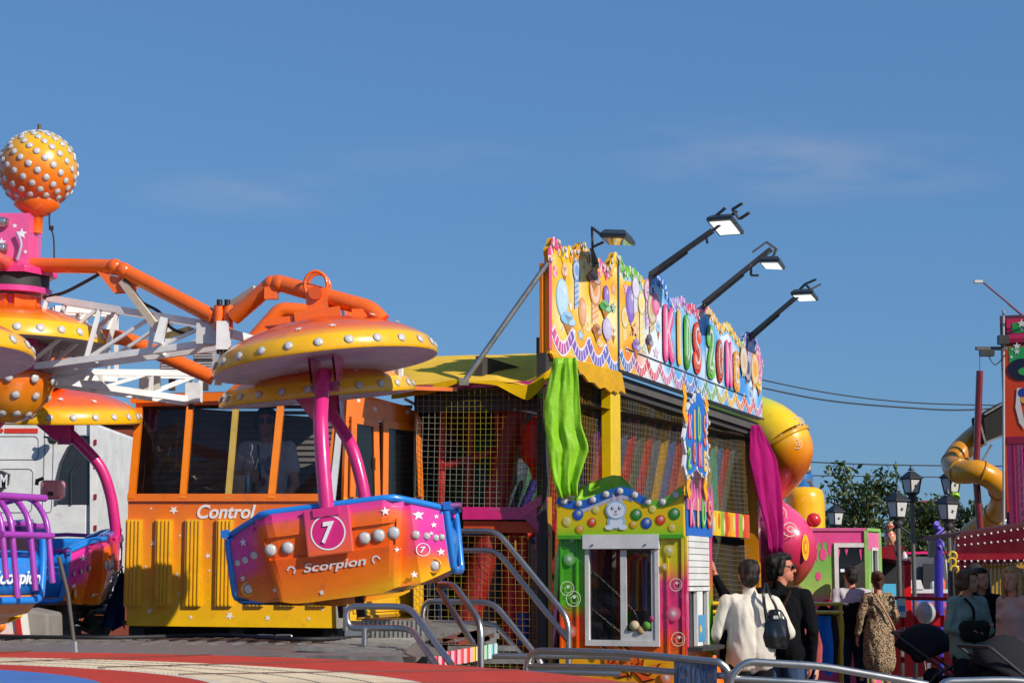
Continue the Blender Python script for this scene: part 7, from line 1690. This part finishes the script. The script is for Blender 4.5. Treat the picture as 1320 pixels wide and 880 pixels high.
# cabin operator
op = person('cabin operator in a white printed T-shirt and sunglasses behind the window', (P(341, 700, 15.42).x, 15.42, 1.27), rad(176), 1.72, hx('c8c4c8'), hx('2a2a30'), (hx('1a1210'), 'wavy'), (rad(6), 0), {'elr': (.26, .02, 1.12), 'wrr': (.24, .20, 1.02), 'ell': (-.26, .02, 1.12), 'wrl': (-.22, .2, 1.0)}, glasses=True, sleeve=.5, vox=.010)
add(op, 'lanyard', 'cloth', lambda mb: mb.tube(bez([(.05, .10, 1.44), (.03, .15, 1.3), (.01, .15, 1.1)]), .009, (.05, .06, .1), 5))
def shirtp(mb):
    rng = random.Random(2); fr = Fr((0, .153, 0), (-1, 0, 0))
    for i in range(12): mb.disc2(fr, rng.uniform(-.07, .07), rng.uniform(1.1, 1.32), rng.uniform(.012, .03), mixc(hx('4a5468'), hx('8a8a9a'), rng.random()), .002+.0005*i, 9, rng.uniform(.02, .045))
add(op, 'shirt_print', 'print', shirtp)
# pushchairs
def pushchair(lab, px, Y, yaw, flip=1):
    g_ = thing('pushchair', lab, 'pushchair', gz(px, Y)); D = (.018, .018, .020)
    mb = MB()
    for s in (-.24, .24):
        mb.tube(rounded([(s, -.45, .12), (s, -.05, .62), (s, .50, 1.02)], .1), .014, (.05, .05, .05), 8); mb.tube([(s, .38, .12), (s, .05, .58), (s, -.2, .72)], .014, (.05, .05, .05), 8)
    mb.tube([(-.24, .50, 1.02), (.24, .50, 1.02)], .018, D, 8); mb.tube([(-.24, .38, .12), (.24, .38, .12)], .012, D, 6); mb.build('frame', 'paint', g_)
    for x, y in ((-.26, .38), (.26, .38), (-.22, -.45), (.22, -.45)):
        w_ = MB(); w_.tube([(x, y+.115*cos(a), .125+.115*sin(a)) for a in [2*pi*i/18 for i in range(18)]], .02, (.015, .015, .015), 8, closed=True)
        for a in range(4): w_.tube([(x, y, .125), (x, y+.1*cos(a*pi/2), .125+.1*sin(a*pi/2))], .008, (.3, .3, .3), 5)
        w_.build('wheel', 'rubber', g_)
    b = Blob(); b.cap((-.15, -.05, .48), .09, (.15, -.05, .48), .09); b.cap((-.15, .12, .55), .09, (.15, .12, .55), .09); b.cap((-.15, .25, .78), .08, (.15, .25, .78), .08); b.cap((-.14, -.32, .35), .06, (.14, -.32, .35), .06); b.build('seat', 'cloth', g_, (.02, .02, .024), .018, 2, .01, 12)
    h = MB(); vs = []; fs = []
    for i in range(9):
        a = rad(20+i*17); 
        for j in range(9): e = pi*j/8; vs.append((-.25*cos(e), .20-.36*cos(a)*sin(e)*1., .72+.42*sin(a)*sin(e)*.95))
    for i in range(8):
        for j in range(8): fs.append((i*9+j, i*9+j+1, i*9+j+10, i*9+j+9))
    h.add([V(p) for p in vs], fs, (.02, .02, .024), True); o = h.build('hood', 'cloth', g_); m = o.modifiers.new('t', 'SOLIDIFY'); m.thickness = .012
    b = Blob(); b.cap((-.12, .22, .3), .1, (.12, .22, .3), .1); b.build('basket', 'cloth', g_, (.03, .03, .03), .02, 2, .01, 12)
    off = g_.location.copy()
    for ch in g_.children:                                   # parts were built about the world origin; keep them in local space
        if ch.name.split('.')[0] in ('frame', 'wheel', 'hood'):
            for v in ch.data.vertices: v.co += off
    g_.rotation_euler.z = yaw; return g_
pushchair('black pushchair with raised hood standing beside the folded arms woman', 1213, 20.4, rad(70))
pushchair('dark pushchair partly out of the picture below the blond woman', 1316, 16.4, rad(110))
# ================================================================ FLOODLIGHTS ON THE SIGNBOARD
def flood(base, elbow, tip, head, lab, extras=(), glow=True):
    """base, elbow, tip: (px, py, Y); head: four corners"""
    b = P(*base); g_ = thing('floodlight', lab, 'floodlight', b, 'floodlights above the signboard')
    mb = MB(); mb.bar(P(*base), P(*elbow), .03, .03, (.035, .035, .035)); mb.bar(P(*elbow), P(*tip), *((.042, .045) if glow else (.02, .02)), (.10, .09, .08)); mb.bar(P(*elbow)+V((0, 0, -.05)), P(*elbow).lerp(P(*tip), .6)+V((0, 0, -.04)), .018, .018, (.04, .04, .04)); mb.build('boom', 'paint', g_)
    hc = [P(*h) for h in head]; n = (hc[1]-hc[0]).cross(hc[3]-hc[0]).normalized()
    if n.z < 0: n = -n
    mb = MB(); c = sum(hc, V((0, 0, 0)))/4
    big = [c+(p-c)*1.12 for p in hc]; top = [c+(p-c)*.85+n*.07 for p in hc]
    mb.add(big+[p+n*.03 for p in big]+top, [(4, 5, 9, 8), (5, 6, 10, 9), (6, 7, 11, 10), (7, 4, 8, 11), (8, 9, 10, 11), (0, 1, 5, 4), (1, 2, 6, 5), (2, 3, 7, 6), (3, 0, 4, 7), (3, 2, 1, 0)], (.04, .045, .05))
    hd_ = mb.build('lamp_head', 'paint', g_)
    mb = MB(); mb.add([c+(p-c)*.93-n*.006 for p in hc], [(0, 1, 2, 3)], (.7, .72, .7)); mb.build('lens', M['lamp'] if glow else M['mirror'], hd_)
    mb = MB()
    for p, q in extras: mb.bar(P(*p), P(*q), .025, .02, (.06, .06, .06))
    if extras: mb.build('bracket', 'paint', g_)
    return g_
mm_ = bpy.data.materials.new('lens_glass'); mm_.use_nodes = True; bb = mm_.node_tree.nodes['Principled BSDF']; bb.inputs['Base Color'].default_value = (.45, .42, .35, 1); bb.inputs['Metallic'].default_value = .9; bb.inputs['Roughness'].default_value = .12; M['mirror'] = mm_
flood((766, 345, 15.75), (764, 326, 15.75), (763, 293, 15.7), ((775, 305, 15.6), (805, 306, 15.4), (816, 316, 15.9), (786, 315, 16.1)), 'floodlight on a short upright at the near end of the signboard',
      (((763, 293, 15.7), (778, 305, 15.6)), ((765, 318, 15.7), (778, 312, 15.7)), ((762, 320, 15.7), (770, 340, 15.75))), False)
flood((836, 372, 17.7), (838, 354, 17.7), (919, 297, 17.4), ((913, 285, 17.3), (942, 283, 17.1), (956, 301, 17.5), (928, 303, 17.7)), 'floodlight on the longest boom, with two short tubes behind its head',
      (((919, 297, 17.4), (950, 272, 17.2)), ((916, 284, 17.3), (935, 268, 17.2)), ((944, 270, 17.2), (957, 262, 17.1)), ((954, 282, 17.2), (966, 274, 17.1)), ((944, 270, 17.2), (953, 283, 17.2)), ((910, 305, 17.4), (912, 314, 17.4))))
flood((905, 398, 19.5), (907, 391, 19.5), (994, 321, 19.1), ((980, 338, 19.0), (1003, 338, 18.8), (1010, 347, 19.2), (987, 346, 19.4)), 'floodlight hanging under the middle boom by two thin struts',
      (((994, 321, 19.1), (984, 336, 19.1)), ((1000, 322, 19.1), (994, 338, 19.0)), ((970, 325, 19.1), (988, 312, 19.1)), ((988, 312, 19.1), (1002, 322, 19.1)), ((968, 340, 19.1), (968, 355, 19.1)), ((968, 355, 19.1), (978, 355, 19.1))))
flood((966, 440, 21.6), (967, 433, 21.6), (1030, 380, 21.2), ((1021, 380, 21.1), (1046, 379, 20.9), (1053, 387, 21.3), (1030, 388, 21.5)), 'floodlight at the far end of the signboard beside the slide',
      (((1024, 380, 21.2), (1038, 366, 21.1)), ((1038, 366, 21.1), (1052, 360, 21.0)), ((1045, 373, 21.0), (1058, 366, 21.0)), ((1040, 368, 21.1), (1048, 376, 21.0))))

# ================================================================ STEEL RAILS
SR_ = .0225
def rails(name, lab, runs, r=SR_, cat='handrail', group=None, root=None):
    o0 = P(*root); g_ = thing(name, lab, cat, (o0.x, o0.y, max(0, o0.z)), group)
    for nm, pts, rr in runs:
        mb = MB(); mb.tube(rounded([P(*p) for p in pts], .10), r*rr, STEELC, 10); mb.build(nm, 'steel', g_)
    return g_
G_ = 'steel stair handrails'
rails('stair_handrail', 'steel stair handrail sloping down beside the padded red posts to the ticket booth',
      (('top_rail', ((560, 684, 14.6), (640, 684, 14.4), (733, 797, 13.9), (733, 905, 13.9)), 1), ('lower_rail', ((560, 709, 14.6), (640, 709, 14.4), (732, 824, 13.9)), 1)), group=G_, root=(733, 880, 13.9))
rails('stair_handrail', 'steel stair handrail ending low behind the crowd barrier',
      (('top_rail', ((545, 830, 14.3), (545, 774, 14.3), (636, 776, 14.0), (700, 855, 13.6), (700, 900, 13.6)), 1), ('lower_rail', ((546, 803, 14.3), (636, 803, 14.0), (686, 860, 13.6)), 1), ('post', ((568, 803, 14.25), (568, 830, 14.25)), .9)), group=G_, root=(600, 880, 14.0))
rails('stair_handrail', 'steel stair handrail starting under the corner of gondola 7',
      (('top_rail', ((566, 753, 12.6), (585, 753, 12.5), (620, 803, 12.1), (620, 880, 12.1)), 1), ('lower_rail', ((565, 757, 12.6), (610, 830, 12.2)), .9)), group=G_, root=(610, 880, 12.1))
rails('stair_handrail', 'dull steel handrail with two bars below the middle of gondola 7',
      (('top_rail', ((446, 812, 10.8), (446, 781, 10.8), (527, 781, 10.7), (582, 856, 10.1)), 1), ('lower_rail', ((446, 781, 10.8), (448, 809, 10.8), (530, 809, 10.7), (562, 856, 10.2)), 1), ('post', ((470, 809, 10.75), (470, 832, 10.75)), .9)), r=.0185, group=G_, root=(500, 850, 10.6))
B2 = 'steel crowd barriers'
rails('crowd_barrier', 'steel crowd barrier with a lettered vinyl banner tied to one end',
      (('top_rail', ((676, 880, 12.9), (682, 838, 12.9), (800, 841, 12.6), (928, 853, 12.2), (939, 863, 12.2), (936, 930, 12.2)), 1.1), ('lower_rail', ((680, 858, 12.9), (800, 860, 12.6), (938, 871, 12.2)), 1)), cat='barrier', group=B2, root=(800, 900, 12.5))
rails('crowd_barrier', 'steel crowd barrier crossing in front of the ticket booth base behind the bannered barrier',
      (('top_rail', ((607, 868, 13.4), (622, 845, 13.4), (760, 845, 13.3), (812, 848, 13.2)), .95), ('lower_rail', ((612, 866, 13.4), (720, 866, 13.3), (800, 868, 13.2)), .9)), cat='barrier', group=B2, root=(700, 900, 13.3))
rails('crowd_barrier', 'steel crowd barrier passing below the two men and the couple',
      (('top_rail', ((934, 930, 12.1), (944, 868, 12.1), (962, 852, 12.1), (1060, 858, 12.1), (1196, 882, 12.1)), 1.1), ('lower_rail', ((944, 874, 12.1), (1060, 880, 12.1), (1180, 900, 12.1)), 1)), cat='barrier', group=B2, root=(1060, 910, 12.1))
rails('crowd_barrier', 'end of a steel crowd barrier rising before the dark pushchair',
      (('top_rail', ((1205, 900, 11.5), (1216, 878, 11.5), (1300, 876, 11.5), (1345, 880, 11.5)), 1.1),), cat='barrier', group=B2, root=(1260, 910, 11.5))
bn = thing('vinyl_banner', 'grey vinyl banner with blue letters tied to the steel barrier', 'banner', P(898, 890, 12.25))
mb = MB(); c0, c1_, c2_, c3 = P(870, 846, 12.36), P(924, 852, 12.2), P(925, 905, 12.2), P(869, 905, 12.36)
fb_ = Fr(c3, (c2_-c3), (0, 0, 1)); wv_ = (c1_-c0).length; hv = c0.z-c3.z; vs = []; fs = []
sl_ = (c1_.z-c0.z)
def bpt(u, v, d=0): return c3+(c2_-c3)*(u/wv_)*V((1, 1, 0)).length/1.41421356 + V((0, 0, v+sl_*u/wv_))+fb_.n*(d+.006*sin(u*22)+.004*sin(v*17))
for j in range(9):
    for i in range(13): vs.append(bpt(wv_*i/12, hv*j/8))
mb.add(vs, [(j*13+i, j*13+i+1, j*13+i+14, j*13+i+13) for j in range(8) for i in range(12)], hx('8a8a94'), True); sheet = mb.build('banner_sheet', 'vinyl', bn)
text('AGUARDI', None, .015, hv*.28, wv_-.015, hv*.88, 0, hx('4a6088'), parent=sheet, offset=.02, surf=lambda u, v, d: bpt(u, v, .006+d*.3))
mb = MB()
for i in range(7): mb.add([bpt(wv_*(i+.3)/7, hv*.02, .006), bpt(wv_*(i+.8)/7, hv*.02, .006), bpt(wv_*(i+.55)/7, hv*.22, .006)], [(0, 1, 2)], hx('5a78a8'))
mb.build('triangle_border', 'print', sheet)
# bunting strip along the platform edge
bt = thing('bunting_strip', 'yellow, pink and pale scalloped strip along the platform edge by the stairs', 'trim strip', P(590, 850, 13.0))
mb = MB(); a, b = P(535, 846, 12.9), P(640, 828, 13.4); fb2 = Fr(a, (b.x-a.x, b.y-a.y, 0)); Lb = math.hypot(b.x-a.x, b.y-a.y)
cc = ['e8c020', 'e8d060', 'd84a50', 'd84a60', 'c82050', 'e04060', 'd83858', 'e85a60', 'e84a40', 'e8c040', 'e0d080', '90c8b0', '80b8c0']
for i in range(26): u0 = Lb*i/26; zz = (b.z-a.z)*i/26; mb.fbox(fb2, u0, zz-.10, u0+Lb/26, zz, -.02, .01 if i % 2 else .0, hx(cc[i//2]) if i % 2 == 0 else mixc(hx(cc[i//2]), WHITE, .45))
mb.build('strip', 'print', bt)
dk_ = thing('entrance_landing', 'grey metal landing slab at the foot of the side net', 'platform', P(590, 820, 14))
mb = MB(); a, b = P(548, 803, 13.8), P(640, 803, 14.2); mb.add([P(545, 806, 13.7), P(640, 812, 13.7), P(640, 800, 14.6), P(545, 798, 14.6)]+[p-V((0, 0, .10)) for p in (P(545, 806, 13.7), P(640, 812, 13.7), P(640, 800, 14.6), P(545, 798, 14.6))], [(0, 1, 2, 3), (0, 4, 5, 1), (1, 5, 6, 2)], (.36, .35, .32)); mb.build('slab', 'zinc', dk_)
mb = MB()
for i in range(5): p = P(600+i*22, 815+i*16, 13.9-.12*i); mb.box((p.x, p.y, p.z-.02), (.5, .28, .035), (.30, .29, .27))
mb.build('stair_treads', 'zinc', dk_)
rng = random.Random(6); mb = MB()
for i in range(10): p = P(rng.uniform(545, 640), rng.uniform(812, 828), 13.3); mb.box(p, (rng.uniform(.05, .2), .08, .03), mixc((.08, .07, .06), hx('a83a28'), rng.random()*.6), Matrix.Rotation(rng.uniform(-.4, .4), 3, 'Y'))
mb.build('edge_clutter', 'matte', dk_)
# pink headrest behind the blue seat of gondola 11
hr = thing('pink_case', 'pink plastic case standing on the seat beside the magenta pole', 'case', P(63, 640, 14.4))
mb = MB(); a, b = P(49, 643, 14.4), P(79, 618, 14.4); mb.box(((a.x+b.x)/2, 14.5, (a.z+b.z)/2), (b.x-a.x, .14, b.z-a.z), hx('e88a88')); bevel(mb.build('case_body', 'gloss', hr), .03, 3)
mb = MB(); p = P(65, 636, 14.42); mb.box(p, (.035, .03, .03), (.04, .02, .02)); mb.tube([P(47, 625, 14.5), P(48, 619, 14.5), P(56, 616, 14.5)], .015, (.03, .03, .03), 6); mb.build('latch', 'rubber', hr)

cb_ = MB(); cb_.tube(bez([V((-3.6, 12.3, DZ+.03)), V((-2.6, 11.9, DZ+.03)), V((-1.9, 12.35, DZ+.03)), V((-1.3, 11.6, DZ+.03)), V((-.9, 12.0, DZ+.03))], 10), .014, BLACK, 6)
tag(cb_.build('deck_cable', 'rubber'), 'black cable lying in loops on the grey ride platform', 'cable')
